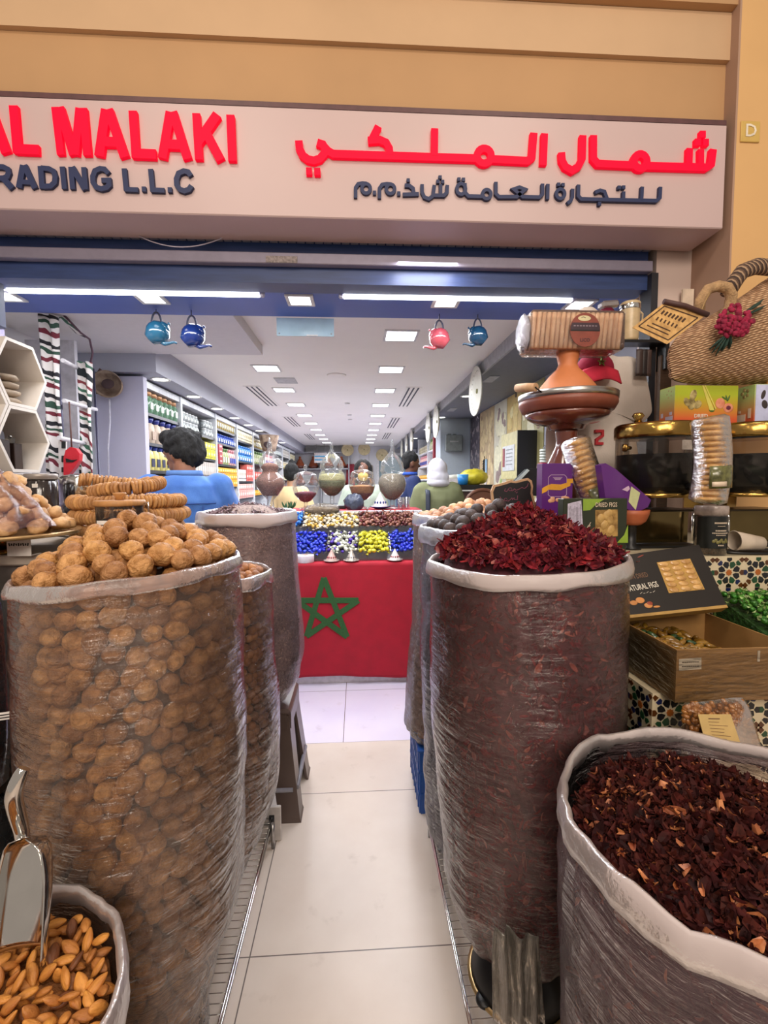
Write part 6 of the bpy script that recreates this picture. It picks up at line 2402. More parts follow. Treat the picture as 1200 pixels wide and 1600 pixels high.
# person in a long pale yellow garment
p = P(455, 718, 5.4)
t, J = person('person with dark hair in a long pale yellow garment, left of the counter', (p.x, 5.4, 0), -.2, 1.72, SKIN3, (ARM_D, ARM_D), (0, .1), .013, True)
b = MB()
s_ = J['s']
loft(b, [(.03, .30, .26, 0, 0), (.5*s_, .26, .22, 0, 0), (.9*s_, .215, .17, 0, 0), (1.1*s_, .18, .14, 0, 0), (1.34*s_, .192, .142, 0, 0), (1.43*s_, .16, .11, 0, -.01), (1.475*s_, .085, .08, 0, -.01)])
for q in (-1, 1):
    sh, el, wr = J[q]
    cap(b, sh, el, .075, .075)
    cap(b, el, wr, .075, .065)
fuse(b, 'long_garment', M('pale_yellow_cloth', '#d8bc8c', .85, var=.08, scale=8), t, .016, 5, .012, 7)
hair(t, J, [((0, -.015, .11), (.084, .100, .090)), ((0, -.05, .06), (.078, .06, .085)), ((0, -.02, .205), (.03, .03, .04))], voxel=.011, disp=.008)

# person with a yellow face mask, far back
p = P(567, 712, 4.9)
t, J = person('person with dark hair and yellow face mask, facing out from behind the bowl jars', (p.x, 4.9, 0), PI, 1.73, SKIN2, (ARM_D, ARM_D), (0, .02), .013, True)
jacket(t, J, M('pale_green_cloth', '#b4c0b0', .85, var=.1), 'shirt', .03, .7, .014, .006)
trousers(t, J, M('dark_trousers', '#23252c'))
hair(t, J, [((0, -.02, .105), (.096, .098, .098)), ((0, -.06, .02), (.095, .05, .11)), ((.075, -.01, .03), (.026, .05, .10)), ((-.075, -.01, .03), (.026, .05, .10))], voxel=.011, disp=.008)
b = MB()
s_ = J['s']
b.sph(Vector((0, .062, .018))*s_, (.056*s_, .058*s_, .050*s_), 18, 12)
b.xf(J['HM'])
b.build('face_mask', M('yellow_mask', '#d8b458', .8), t)

# ------------------------------------------------------------------ right hand display, tiled tiers
TA = 1.272


def zellige(b, x0, x1, z0, z1, y, unit=.092):
    """glazed mosaic on a wall facing -y: orange stars ringed by dark, green and brown tesserae"""
    def poly(pts, m):
        cx = sum(p[0] for p in pts)/len(pts)
        cz = sum(p[1] for p in pts)/len(pts)
        if not (x0+.004 < cx < x1-.004 and z0+.004 < cz < z1-.004):
            return
        pts = [(min(max(px_, x0), x1), min(max(pz, z0), z1)) for px_, pz in pts]
        b.prism(pts, y-.0012, y, 'XZ', m)
    nx, nz_ = int((x1-x0)/unit)+2, int((z1-z0)/unit)+2
    for i in range(-1, nx):
        for j in range(-1, nz_):
            cx, cz = x0+(i+.5)*unit, z1-(j+.5)*unit
            R = unit/2

            def pol(r, a):
                return (cx+r*math.cos(a), cz+r*math.sin(a))
            poly([pol(R*(.17 if k % 2 else .22), PI*k/8) for k in range(16)], 1)
            for k in range(8):
                a = PI*k/4+PI/8
                poly([pol(R*.28, a), pol(R*.46, a-.33), pol(R*.68, a-.31), pol(R*.78, a), pol(R*.68, a+.31), pol(R*.46, a+.33)], 2 if (k+i+j) % 5 else 3)
            for k in range(8):
                a = PI*k/4
                m_ = (4, 3, 2, 5)[(k+i*3+j) % 4]
                poly([pol(R*.70, a), pol(R*.84, a-.20), pol(R*1.0, a-.16), pol(R*1.0, a+.16), pol(R*.84, a+.20)], m_)
            for sx in (-1, 1):
                for sz in (-1, 1):
                    qx, qz = cx+sx*R*.86, cz+sz*R*.86
                    poly([(qx-R*.2, qz), (qx, qz-R*.2), (qx+R*.2, qz), (qx, qz+R*.2)], 4)


ZM = [M('ivory_tile', '#d9c9a8', .22, var=.06, coat=.2), M('orange_tile', '#b0601c', .2, coat=.2), M('black_blue_tile', '#14161c', .2, coat=.2), M('green_tile', '#1c4a2c', .2, coat=.2),
      M('brown_tile', '#5c3416', .2, coat=.2), M('blue_tile', '#1c2450', .2, coat=.2)]


def tier(label, x0, x1, y0, y1, z, zdet):
    t = thing('tiled_stand', label, 'display stand', ((x0+x1)/2, (y0+y1)/2, 0))
    MB().box(((x0+x1)/2, (y0+y1)/2, z/2), (x1-x0, y1-y0, z)).build('body', ZM[0], t, True)
    b = MB()
    zellige(b, x0, x1, zdet, z-.004, y0)
    k0 = len(b.v)
    zellige(b, y0, y1, zdet, z-.004, 0)
    b.v[k0:] = [(x0+yy, xx, zz_) for xx, yy, zz_ in b.v[k0:]]
    b.build('mosaic', ZM, t, True)
    return t


tier('tall mosaic tiled stand carrying the juice dispensers', .70, 1.47, 1.305, 1.93, TA, .95)
tier('middle mosaic tiled stand under the cardboard date box', .715, 1.50, 1.05, 1.30, .98, .25)
tier('low mosaic tiled ledge under the bag of glossy nuts', .81, .905, .90, 1.045, .845, .70)

# drinks dispensers
LIQ = M('dark_drink', '#0e0908', .3, var=0, spec=.2)
DG = glass('dispenser_glass', '#f0eae2', .7, .04, .01)


def dispenser(cx, label, sticker, tapx):
    t = thing('drink_dispenser', label, 'dispenser', (cx, 1.56, TA))
    t.scale = (1.09, 1.09, 1.04)
    R = .118
    MB().lathe([(0, .178), (R, .178), (R, .36)], 48).build('tank', DG, t)
    MB().lathe([(0, .182), (R-.004, .182), (R-.004, .305), (0, .305)], 48).build('drink', LIQ, t)
    MB().lathe([(0, .36), (R+.004, .36), (R+.005, .368), (R+.005, .398), (R, .406), (0, .408)], 48).build('lid', m_gold, t)
    if sticker:
        MB().lathe([(0, .408), (.012, .408), (.010, .42), (.018, .432), (.012, .442), (0, .443)], 16, c=(-.075, -.02, 0)).build('lid_knob', m_gold, t)
    MB().lathe([(R-.02, .165), (R+.002, .165), (R+.004, .172), (R, .180), (R-.02, .180)], 40).build('gold_ring', m_gold, t)
    b = MB()
    for k in range(3):
        a = PI*1.5+2*PI*k/3+.9
        b.box(((R-.012)*math.cos(a), (R-.012)*math.sin(a), .148), (.05, .03, .034), rot=(0, 0, a))
    b.build('gold_feet', m_gold, t)
    MB().box((0, .015, .120), (.225, .15, .006), ch=.002).build('stand_top', M('dark_bronze', '#3c3226', .3, .6), t)
    MB().box((0, -.02, .063), (.20, .004, .105)).build('stand_panel', M('bronze_mirror', '#7c6a44', .12, .9, var=.2, scale=4), t)
    for x in (-.108, .108):
        for y in (-.06, .09):
            MB().cyl((x, y, 0), (x, y, .118), .005, n=10).build('stand_post', m_chrome, t)
    MB().box((0, .0, .004), (.225, .16, .008), ch=.002).build('stand_base', m_black, t)
    tp = MB().cyl((tapx, -R+.01, .198), (tapx, -R-.028, .198), .012, n=12).sph((tapx, -R-.034, .200), .015, 12, 8)
    tp = tp.build('tap', m_black, t)
    MB().tube([(tapx+.012, -R-.036, .188), (tapx+.006, -R-.04, .15)], [.012, .008], 12).build('tap_nozzle', m_chrome, tp)
    MB().tube([(tapx, -R-.034, .208), (tapx, -R-.05, .24)], [.005, .007], 8).build('tap_lever', m_chrome, tp)
    k_ = MB().cyl((-R+.002, -.05, .325), (-R-.018, -.06, .325), .006, n=8)
    k_.lathe([(0, 0)]+[(.010+.003*(i % 2), .002+.0*i) for i in range(2)]+[(.012, .010), (0, .012)], 10, c=(-R-.016, -.06, .325), rot=(0, -PI/2, 0))
    k_.build('side_knob', m_gold, t)
    if sticker:
        MB().lathe([(R+.0012, .315), (R+.0012, .345)], 8, arc=(PI*1.5+.0, PI*1.5+.36)).build('sticker', M('grey_sticker', '#b0a49a', .5, var=.2, scale=60), t)
    return t


dispenser(1.044, 'gold lidded glass drink dispenser full of dark drink, beside the white shirt', True, .03)
dispenser(1.383, 'gold lidded glass drink dispenser full of dark drink, cut by the right edge', False, -.02)


# cartons printed with fruit on the dispensers
def grad(name, top, bot, z0, z1):
    m = bpy.data.materials.new(name)
    t = NT(m)
    tc = t.n('TexCoord')
    sp_ = t.n('SeparateXYZ')
    t.l(tc.outputs['Object'], sp_.inputs[0])
    mr = t.n('MapRange')
    mr.inputs[1].default_value = z0
    mr.inputs[2].default_value = z1
    t.l(sp_.outputs[2], mr.inputs[0])
    pb = t.n('BsdfPrincipled')
    pb.inputs['Roughness'].default_value = .35
    cr_ = t.n('ValToRGB')
    e = cr_.color_ramp.elements
    e[0].position, e[1].position = .1, .75
    e[0].color, e[1].color = (*lin(bot), 1), (*lin(top), 1)
    t.l(mr.outputs[0], cr_.inputs[0])
    t.l(cr_.outputs[0], pb.inputs['Base Color'])
    t.l(pb.outputs[0], t.out.inputs[0])
    return m


GRN = grad('green_orange_print', '#a8b428', '#d0562c', 0, .12)
GRS = grad('sage_orange_print', '#a8c078', '#cc5a38', 0, .12)
ZD = 1.6975
t = thing('fig_carton', 'green to orange carton with fruit picture standing on the first dispenser', 'carton', (1.203, 1.576, ZD))
t.scale = (1.09,)*3
w, h, d = .208, .118, .075
MB().box((0, 0, h/2), (w, d, h), ch=.0015).build('carton', GRN, t)
MB().box((-w/2-.0004, 0, h/2), (.0008, d-.004, h-.004)).build('end_panel', GRS, t)
b = MB()
for (x, z, rx, rz, a) in ((-.045, .088, .011, .017, .3), (-.066, .066, .009, .014, -.4), (-.050, .060, .014, .019, .0), (-.030, .058, .012, .015, .9)):
    b.sph((x, -d/2, z), (rx, .0012, rz), 14, 8, rot=(0, a, 0))
b.build('nut_picture', M('print_olive', '#6c5c30', .4, col2='#c8b478', scale=60), t)
b = MB()
for (x, z, rx, rz) in ((.045, .062, .016, .017), (.072, .048, .017, .015)):
    b.sph((x, -d/2, z), (rx, .0012, rz), 14, 8)
b.build('fruit_picture', M('print_pink', '#c86a48', .4, col2='#e0a080', scale=40), t)
b = MB().sph((.072, -d/2-.0006, .048), (.009, .001, .008), 12, 6)
b.build('fruit_core', M('print_plum', '#6a2438', .4), t)
b = MB()
for a in (-.5, -.15, .2):
    b.sph((.068+a*.02, -d/2, .078), (.003, .001, .011), 8, 6, rot=(0, a*2, 0))
b.sph((.018, -d/2, .042), (.010, .001, .008), 10, 6)
b.build('leaf_picture', M('print_green', '#4c6a24', .4), t)
MB().prism([(-.018, .117), (-.012, .117), (.026, .04), (.010, .04)], -d/2-.0012, -d/2).prism([(-.010, .117), (-.006, .117), (.032, .045), (.028, .045)], -d/2-.0012, -d/2).build('diagonal_stripe', M('print_yellow', '#d8cc60', .4), t)
text_mesh('DRIED', .016, M('print_white', '#e4dccc', .4), t, (-.018, -d/2-.001, .022), bold=.01)
b = MB()
b.box((-w/2-.001, -.012, .014), (.001, .034, .02)).box((-w/2-.001, .022, .030), (.001, .010, .014)).box((-w/2-.001, -.020, .032), (.001, .012, .010))
b.build('info_panel', M('print_lilac', '#c8c0d4', .4), t)
b = MB()
for k in range(5):
    b.sph((-w/2, -.01+.011*math.cos(k*1.26), .095+.011*math.sin(k*1.26)), (.001, .006, .006), 8, 5)
b.build('end_picture', M('print_olive', ''), t)
t = thing('fig_carton', 'orange green carton with white front at the right edge, on the second dispenser', 'carton', (1.486, 1.547, ZD))
t.scale = (1.09,)*3
w = .248
MB().box((0, 0, h/2), (w, d, h), ch=.0015).build('carton', GRS, t)
MB().box((0, -d/2-.0006, h/2), (w-.004, .0012, h-.004)).build('white_panel', M('print_bluewhite', '#c8ccec', .3), t)
b = MB()
b.sph((-w/2+.026, -d/2-.0012, .085), (.007, .001, .015), 10, 6, rot=(0, .3, 0)).sph((-w/2+.032, -d/2-.0012, .055), (.010, .001, .014), 10, 6, rot=(0, -.3, 0))
b.build('fruit_outline', M('print_dark', '#3c3230', .4), t)
b = MB()
for k in range(5):
    b.sph((-w/2, .0+.011*math.cos(k*1.26), .095+.011*math.sin(k*1.26)), (.001, .006, .006), 8, 5)
b.build('end_picture', M('print_olive', ''), t)
b = MB().box((-w/2-.001, .012, .018), (.001, .034, .022)).box((-w/2-.001, -.02, .030), (.001, .010, .030)).box((-w/2-.001, .018, .038), (.001, .008, .008))
b.build('info_panel', M('print_cream', '#d8c4ac', .4), t)
tag(MB().box((0, 0, 0), (.12, .03, .04), ch=.004).sph((-.03, 0, .02), (.02, .012, .014)).sph((.02, 0, .018), (.02, .012, .016)).build('orange_packet', M('orange_print', '#c88a3c', .4, var=.3, scale=40), loc=(1.484, 1.554, ZD+.1287+.021)),
    'orange printed packet on top of the white fronted carton', 'packet')


# pillow shaped goods
def pillow(b, outline, c, D, y, m=0, rings=9, fn=None, back=True):
    """outline: list of (x,z); bulges by D towards -y and +y around plane y"""
    n = len(outline)
    vs, fs_ = [], []
    for sgn in ((-1, 1) if back else (-1,)):
        base = len(vs)
        for r in range(rings+1):
            s = r/rings
            for (x, z) in outline:
                px_, pz = c[0]+(x-c[0])*s, c[1]+(z-c[1])*s
                dp = D*math.sqrt(max(0, 1-s**2.6))
                if fn:
                    dp += fn(px_, pz, s)
                vs.append((px_, y+sgn*dp, pz))
        for r in range(rings):
            for k in range(n):
                k2 = (k+1) % n
                q = (base+r*n+k, base+r*n+k2, base+(r+1)*n+k2, base+(r+1)*n+k)
                fs_.append(q if sgn < 0 else tuple(reversed(q)))
    b.add(vs, fs_, m, True)


def dense(pts, k=6):
    out = []
    n = len(pts)
    for i in range(n):
        p0, p1, p2, p3 = [Vector(pts[(i+j-1) % n]) for j in range(4)]
        for q in range(k):
            t_ = q/k
            v = 0.5*((2*p1)+(p2-p0)*t_+(2*p0-5*p1+4*p2-p3)*t_*t_+(3*p1-p0-3*p2+p3)*t_**3)
            out.append((v.x, v.y))
    return out


def weave(name, c1, c2):
    m = bpy.data.materials.new(name)
    t = NT(m)
    tc = t.n('TexCoord')
    mp = t.n('Mapping')
    mp.inputs['Rotation'].default_value = (0, .28, 0)
    t.l(tc.outputs['Object'], mp.inputs[0])
    sp_ = t.n('SeparateXYZ')
    t.l(mp.outputs[0], sp_.inputs[0])
    nz = t.noise(10, 3)
    a = t.math('SINE', t.math('ADD', t.math('MULTIPLY', sp_.outputs[2], 420.0), t.math('MULTIPLY', nz, 3.0)))
    c = t.math('SINE', t.math('ADD', t.math('MULTIPLY', sp_.outputs[0], 300.0), t.math('MULTIPLY', t.math('SIGN', a), 1.2)))
    hgt = t.math('MULTIPLY', t.math('ABSOLUTE', a), t.math('ADD', t.math('MULTIPLY', c, .5), .7))
    mr = t.n('MapRange')
    mr.inputs[2].default_value = .9
    t.l(hgt, mr.inputs[0])
    col = t.mix(mr.outputs[0], lin(c2), lin(c1))
    pb = t.n('BsdfPrincipled')
    pb.inputs['Roughness'].default_value = .75
    t.l(col, pb.inputs['Base Color'])
    bp = t.n('Bump')
    bp.inputs['Strength'].default_value = .9
    bp.inputs['Distance'].default_value = .006
    t.l(hgt, bp.inputs['Height'])
    t.l(bp.outputs[0], pb.inputs['Normal'])
    t.l(pb.outputs[0], t.out.inputs[0])
    return m


SW = weave('straw_weave', '#d8b088', '#7c5638')
BYY = 1.56


def bcv(px, py, Y=BYY):
    p = P(px, py, Y)
    return (p.x, p.z)


bag = thing('straw_bag', 'woven straw handbag with crimson flower hung on the yellow pillar', 'bag', P(1150, 540, BYY))
ol = dense([bcv(*q) for q in ((1047, 545), (1048, 578), (1058, 596), (1120, 601), (1200, 599), (1262, 590), (1280, 530), (1262, 440), (1215, 428), (1160, 462), (1112, 492), (1066, 520))], 6)
ol.reverse()
b = MB()
pillow(b, ol, bcv(1165, 530), .10, BYY, 0, 12, lambda x, z, s: .003*math.sin(z*210+x*60))
b.build('body', SW, bag, True)
hd = [P(1092, 492, BYY-.06), P(1094, 470, BYY-.07), P(1106, 452, BYY-.075), P(1122, 447, BYY-.075), P(1136, 450, BYY-.075), P(1143, 462, BYY-.07), P(1140, 480, BYY-.065), P(1130, 498, BYY-.06)]
MB().tube([Vector(p) for p in hd], [.016, .017, .017, .017, .018, .018, .018, .018], 12).build('handle', M('jute_handle', '#b8946a', .85, var=.2, scale=60, bump=.6, bscale=160), bag, True)
hd = [P(1136, 462, BYY-.04), P(1148, 440, BYY-.05), P(1160, 424, BYY-.06), P(1182, 416, BYY-.06), P(1215, 420, BYY-.05), P(1240, 440, BYY-.04)]
MB().tube(hd, [.022, .024, .025, .026, .025, .022], 12).build('handle', stripes('chevron_cord', [(.3, '#3c2c26'), (.7, '#a08468')], 46, 1.3, '#5a4436'), bag, True)
fc = P(1147, 502, BYY-.118)
rnd = random.Random(8)
b = MB()
for k in range(70):
    a, r = rnd.uniform(0, 2*PI), .058*math.sqrt(rnd.random())
    c = Vector((fc.x+r*math.cos(a), fc.y-.012*(1-(r/.058)**2)+rnd.uniform(-.004, .004), fc.z+r*.85*math.sin(a)))
    b.sph(c, (rnd.uniform(.008, .013), rnd.uniform(.005, .008), rnd.uniform(.006, .010)), 8, 6, rot=(rnd.uniform(-.6, .6), rnd.uniform(0, 3), 0), fn=lambda u: 1+.3*nz3(u.x*3+k, u.y*3, u.z*3))
b.build('flower', M('crimson_yarn', '#a01440', .8, col2='#6a0c2c', scale=60, bump=.4, bscale=150), bag, True)
b = MB()
for (x0_, y0_, x1_, y1_) in ((1133, 524, 1108, 546), (1133, 526, 1112, 552), (1135, 527, 1118, 556), (1138, 527, 1127, 549), (1141, 525, 1139, 545), (1166, 488, 1192, 468), (1168, 492, 1195, 478), (1166, 486, 1188, 474)):
    p0, p1 = P(x0_, y0_, BYY-.112), P(x1_, y1_, BYY-.098)
    b.tube([p0, p0.lerp(p1, .5), p1], [.006, .012, .004], 8, squash=(1, .35))
b.build('leaves', M('dark_green_yarn', '#1f3a30', .8), bag, True)
tg = thing('papyrus_tag', 'printed papyrus sheet with rolled dark top hanging beside the straw bag', 'tag', P(1045, 505, 1.40))
TY = 1.405
qd = [P(1039, 472, TY), P(1102, 493, TY), P(1042, 538, TY), P(988, 512, TY)]
pol = [(q.x, q.z) for q in qd]
MB().prism(pol, TY-.001, TY+.001, 'XZ').build('sheet', M('papyrus', '#d8ac6c', .7, col2='#a8804a', scale=50), tg, True)


def tagp(u, v):
    """u along the long top edge, v down the sheet"""
    a_ = Vector(pol[0]).lerp(Vector(pol[1]), u)
    c_ = Vector(pol[3]).lerp(Vector(pol[2]), u)
    return a_.lerp(c_, v)


b = MB()


def bar(u0, v0, u1, v1, w_):
    stroke(b, [tagp(u0, v0), tagp(u1, v1)], w_, TY-.0016, TY-.001)


for (u0, v0, u1, v1) in ((.08, .12, .92, .12), (.08, .90, .92, .90), (.08, .12, .08, .90), (.92, .12, .92, .90), (.2, .78, .8, .78), (.25, .68, .75, .68)):
    bar(u0, v0, u1, v1, .0035)
for k in range(7):
    bar(.18+.09*k, .24, .18+.09*k+.02, .36, .006)
for k in range(6):
    bar(.22+.1*k, .46, .25+.1*k, .56, .005)
b.build('print', M('sepia_ink', '#4a301c', .8), tg, True)
MB().tube([P(1037, 471, TY-.004), P(1070, 478, TY-.006), P(1106, 492, TY-.004)], .008, 10).build('rolled_edge', M('maroon_roll', '#4a2c28', .6), tg, True)
MB().tube([P(1095, 488, TY), P(1100, 475, TY+.03), P(1110, 455, BYY-.10)], .0018, 5).build('string', M('twine', '#a08050'), tg, True)
tag(MB().box((1.335, 1.955, 1.02), (.05, .02, 2.04)).build('dark_board', M('dark_wood', '#4a3626')), 'narrow dark wooden board standing against the door jamb', 'board')

# strings of packed figs
FG2 = M('packed_fig', '#d8ac6c', .35, col2='#a0723a', scale=40, bump=.4, bscale=60, coat=.5)


def figpack(label, p0, p1, R, bend, nseg, seed):
    p0, p1 = Vector(p0), Vector(p1)
    t = thing('fig_pack', label, 'packed figs', p0)
    d = p1-p0
    ax = d.normalized()
    lat = ax.cross(Vector((0, 1, 0))).normalized()

    def pos(u):
        return p0+d*u+lat*bend*math.sin(PI*u)
    b = MB()
    for i in range(nseg):
        u = (i+.5)/nseg
        q = ax.to_track_quat('Z', 'Y').to_euler()
        b.sph(pos(u), (R*(.93+.06*hsh(seed, i)), R*(.90), d.length/nseg*.78), 18, 8, rot=q, fn=lambda v, i=i: 1+.10*nz3(v.x*3+i, v.y*3, v.z*2+seed))
    b.build('figs', FG2, t, True)
    pts = [pos(-.03+1.06*i/30) for i in range(31)]
    rr = [R*1.02*(1+.05*math.sin(i*nseg/30*2*PI)) for i in range(31)]
    rr[0] = R*.7
    rr[-1] = R*.8
    rr += []
    b = MB().tube(pts, rr, 24, caps=True)
    b.build('wrapper', film('fig_wrap', '#fdf8ee', .03, '#e8d0a0', .10, .6, (0, .2, 0), (14, 14, 40), 1.0, .08), t, True)
    c = pos(.30)
    lw = R*1.5
    q = ax.to_track_quat('Z', 'Y')
    lb = MB().lathe([(R*1.06, -R*.62), (R*1.06, R*.62)], 10, arc=(-2.3, -.85)) if False else MB()
    up = ax
    out = Vector((0, -1, 0))-up*Vector((0, -1, 0)).dot(up)
    out.normalize()
    sd = up.cross(out)

    def f(u, v):
        a = (u-.5)*1.5
        return c+(out*math.cos(a)+sd*math.sin(a))*R*1.09+up*(v-.5)*R*1.35
    lb.grid(f, 10, 2, thick=.0008)
    lbo = lb.build('label', M('olive_label', '#6c6c3c', .25, col2='#38381c', scale=60, coat=.4), t, True)
    lb2 = MB().grid(lambda u, v: f(.08+.5*u, .08+.22*v)+out*.0008, 6, 2, thick=.0005)
    lb2.build('label_print', M('print_cream', '#d8c4ac'), lbo, True)
    return t


figpack('upright shrink wrapped stack of dried figs standing on the black labelled jar', P(1105, 783, 1.262), P(1108, 655, 1.255), .046, -.012, 15, 3)
figpack('leaning shrink wrapped stack of dried figs propped on the tagines', P(951, 815, 1.54), P(899, 690, 1.60), .050, .010, 15, 6)

# jar with black label, tray and cup
jx = P(1124, 800, 1.345).x
t = thing('nut_jar', 'clear jar with large black label standing under the upright fig stack', 'jar', (jx-.02, 1.352, TA))
R, h = .043, .150
MB().lathe([(0, 0), (R, 0), (R, h-.03), (R*.98, h-.026)], 32).build('jar_body', g_clear, t)
MB().lathe([(0, .004), (R-.003, .004), (R-.003, h-.034), (0, h-.032)], 28).build('nuts', herb('nut_mix', '#9a7450', '#54381f'), t)
MB().lathe([(R+.0008, .022), (R+.0008, h-.032)], 24, arc=(PI, 2*PI)).build('label', M('black_label', '#10130f', .35), t)
MB().lathe([(0, h-.028), (R+.002, h-.028), (R+.002, h-.004), (R, h), (0, h)], 32).build('lid', M('clear_lid', '#b4a49c', .2, var=.2, scale=60), t)
text_mesh('NUTS & SEEDS', .0085, M('print_white', ''), t, (0, -R-.0016, h-.05), bold=.01, ext=.0006) if False else None
b = MB()
for k, (wd, z, hh) in enumerate(((.040, .097, .005), (.024, .089, .002), (.034, .074, .0045), (.050, .067, .0035), (.030, .061, .003), (.018, .030, .004))):
    a0, a1 = 1.5*PI-wd/2/R, 1.5*PI+wd/2/R
    n_ = max(3, int(wd/.004))
    for i in range(n_):
        b.lathe([(R+.0014, z), (R+.0014, z+hh)], 1, arc=(a0+(a1-a0)*i/n_, a0+(a1-a0)*(i+.7)/n_))
b.build('label_print', M('print_cream', ''), t)
b = MB()
for k in range(9):
    a = 1.5*PI+(k-4)*.12
    b.sph(((R+.001)*math.cos(a), (R+.001)*math.sin(a), .044+.004*math.sin(k*2)), (.005, .001, .005), 8, 5, rot=(0, 0, a+PI/2))
b.build('label_picture', M('print_olive2', '#7c7440', .4), t)
tr = P(1190, 866, 1.345)
t = thing('serving_tray', 'flat black tray under the paper cup at the right edge', 'tray', (1.26, 1.352, TA))
MB().lathe([(0, .002), (.088, .002), (.094, .008), (.097, .009), (.092, .0), (0, 0)], 40, fn=lambda r, z, a: (r*1.35*math.cos(a), r*.45*math.sin(a), z)).build('tray_dish', m_black, t)
pa, pb_ = P(1147, 847, 1.345), P(1189, 850, 1.345)
t = thing('paper_cup', 'white paper cup lying on its side on the black tray', 'cup', (pa.x, 1.345, TA+.010+.031))
L = pb_.x-pa.x
MB().lathe([(.029, 0), (.030, .002), (.022, L), (0, L), (0, L-.002), (.021, L-.002), (.028, 0)], 32, rot=(0, PI/2+.12, 0)).build('cup_body', M('cup_paper', '#d9c8b4', .5), t)
MB().tube([(0, .030*math.cos(2*PI*k/28), .030*math.sin(2*PI*k/28)) for k in range(28)], .0018, 6, closed=True).build('rolled_lip', M('cup_paper', ''), t)

# tagines, boxes and the green box
TX, TYY = .822, 1.78
TER = M('terracotta', '#b5623c', .5, col2='#94492c', scale=14)
TERD = M('brown_glaze', '#7c4030', .18, col2='#5c2c22', scale=10, coat=.6)
zz = lambda py: P(884, py, TYY).z
r_ = lambda px_: px_*TYY/F
t = thing('tagine', 'glazed brown tagine with conical lid at the bottom of the stack', 'tagine', (TX, TYY, TA))
z0 = TA
MB().lathe([(0, 0), (.09, 0), (.10, .01), (.135, .05), (.145, .075), (.138, .08), (.12, .05), (0, .02)], 40).build('base_dish', TERD, t)
MB().lathe([(.134, .078), (.128, .09), (.085, zz(738)-z0), (r_(19), zz(704)-z0), (r_(16), zz(698)-z0), (r_(15), zz(690)-z0), (r_(17), zz(676)-z0), (r_(17), zz(672)-z0), (0, zz(672)-z0)], 40).build('lid', TERD, t)
t = thing('tagine', 'terracotta tagine with steel banded rim and wooden handle, top of the stack', 'tagine', (TX, TYY, zz(672)))
z0 = zz(672)
MB().lathe([(0, 0), (r_(26), .0), (r_(28), zz(666)-z0), (r_(31), zz(665)-z0), (r_(48), zz(661)-z0), (r_(60), zz(654)-z0), (r_(64), zz(648)-z0), (r_(60), zz(646)-z0), (0, zz(645)-z0)], 48).build('lower_dish', TERD, t)
MB().lathe([(0, zz(645)-z0), (r_(56), zz(647)-z0), (r_(68), zz(644)-z0), (r_(73.5), zz(634)-z0), (r_(73), zz(626)-z0), (0, zz(626)-z0)], 48).build('dish', M('plain_brown_clay', '#8a4a38', .4, var=.08), t)
MB().lathe([(r_(71), zz(628)-z0), (r_(74), zz(627)-z0), (r_(74.5), zz(618)-z0), (r_(71), zz(617)-z0), (r_(70), zz(622)-z0)], 48).build('steel_band', m_steel, t)
MB().lathe([(r_(47), zz(622)-z0), (r_(46), zz(616)-z0), (r_(41), zz(604)-z0), (r_(28), zz(588)-z0), (r_(17), zz(577)-z0), (r_(14), zz(570)-z0), (r_(16.5), zz(558)-z0), (r_(17), zz(552)-z0), (0, zz(552)-z0)], 44).build('lid', M('orange_terracotta', '#cf7d4c', .55, var=.06, scale=10), t)
ang = PI*1.18
hc = Vector((r_(74)*math.cos(ang), r_(74)*math.sin(ang), zz(622)-z0))
tn = Vector((-math.sin(ang), math.cos(ang), 0))
on = Vector((math.cos(ang), math.sin(ang), 0))
ha, hb_ = hc+on*.02+tn*.005+Vector((0, 0, .018)), hc+on*.015-tn*.085+Vector((0, 0, .030))
w1 = MB().tube([hc+tn*.015, ha+on*.006, ha], .0025, 6).tube([hc-tn*.10, hb_+on*.004, hb_], .0025, 6).build('handle_wire', m_black, t)
MB().tube([ha, ha.lerp(hb_, .5), hb_], [.015, .017, .015], 14).build('wooden_handle', M('pale_wood', '#c8a07a', .6, var=.1, stretch=(6, 6, 1)), t)
t = thing('cinnamon_pack', 'clear wrapped pack of cinnamon sticks with oval label on top of the tagines', 'packet', (TX+.01, TYY, zz(552)))
CW_, CH_, CD_ = r_(142), zz(498)-zz(556), .13
rnd = random.Random(3)
b = MB()
ns = 19
for i in range(ns):
    for row_ in range(3):
        x = -CW_/2+CW_*(i+.5)/ns
        b.tube([(x-.006, -CD_/2+.02+row_*.042, .004), (x+.006, -CD_/2+.02+row_*.042, CH_-.004)], CW_/ns*.49*rnd.uniform(.9, 1.05), 10)
cin = b.build('cinnamon_sticks', M('cinnamon_bark', '#ecc6a4', .6, col2='#d4a480', scale=24, stretch=(3, 3, .4), island=.12), t)
MB().box((0, 0, CH_/2), (CW_+.012, CD_+.004, CH_+.004), ch=.010).build('wrapper', film('crinkled_wrap', '#fdfaf6', .05, '#f0e4ea', .10, .5, (0, .4, 0), (10, 10, 26), 1.4, .3), t)
b = MB().sph((-CW_/2-.012, 0, CH_/2), (.022, CD_*.45, CH_*.50), 16, 12, fn=lambda u: 1+.15*nz3(u.x*4, u.y*6, u.z*6))
b.build('gathered_end', film('wrap_end', '#f8f6fa', .8, '#eeecf8', .15, .7, (0, 0, 0), (20, 20, 8), 1.4, .6), t)
b = MB().tube([(-CW_/2-.02, -.03, .012), (-CW_/2-.035, -.03, .012), (-CW_/2-.03, -.03, -.01), (-CW_/2-.0, -.03, -.008)], .002, 5)
b.build('tie', m_steel, t)
yl = -CD_/2-.0035


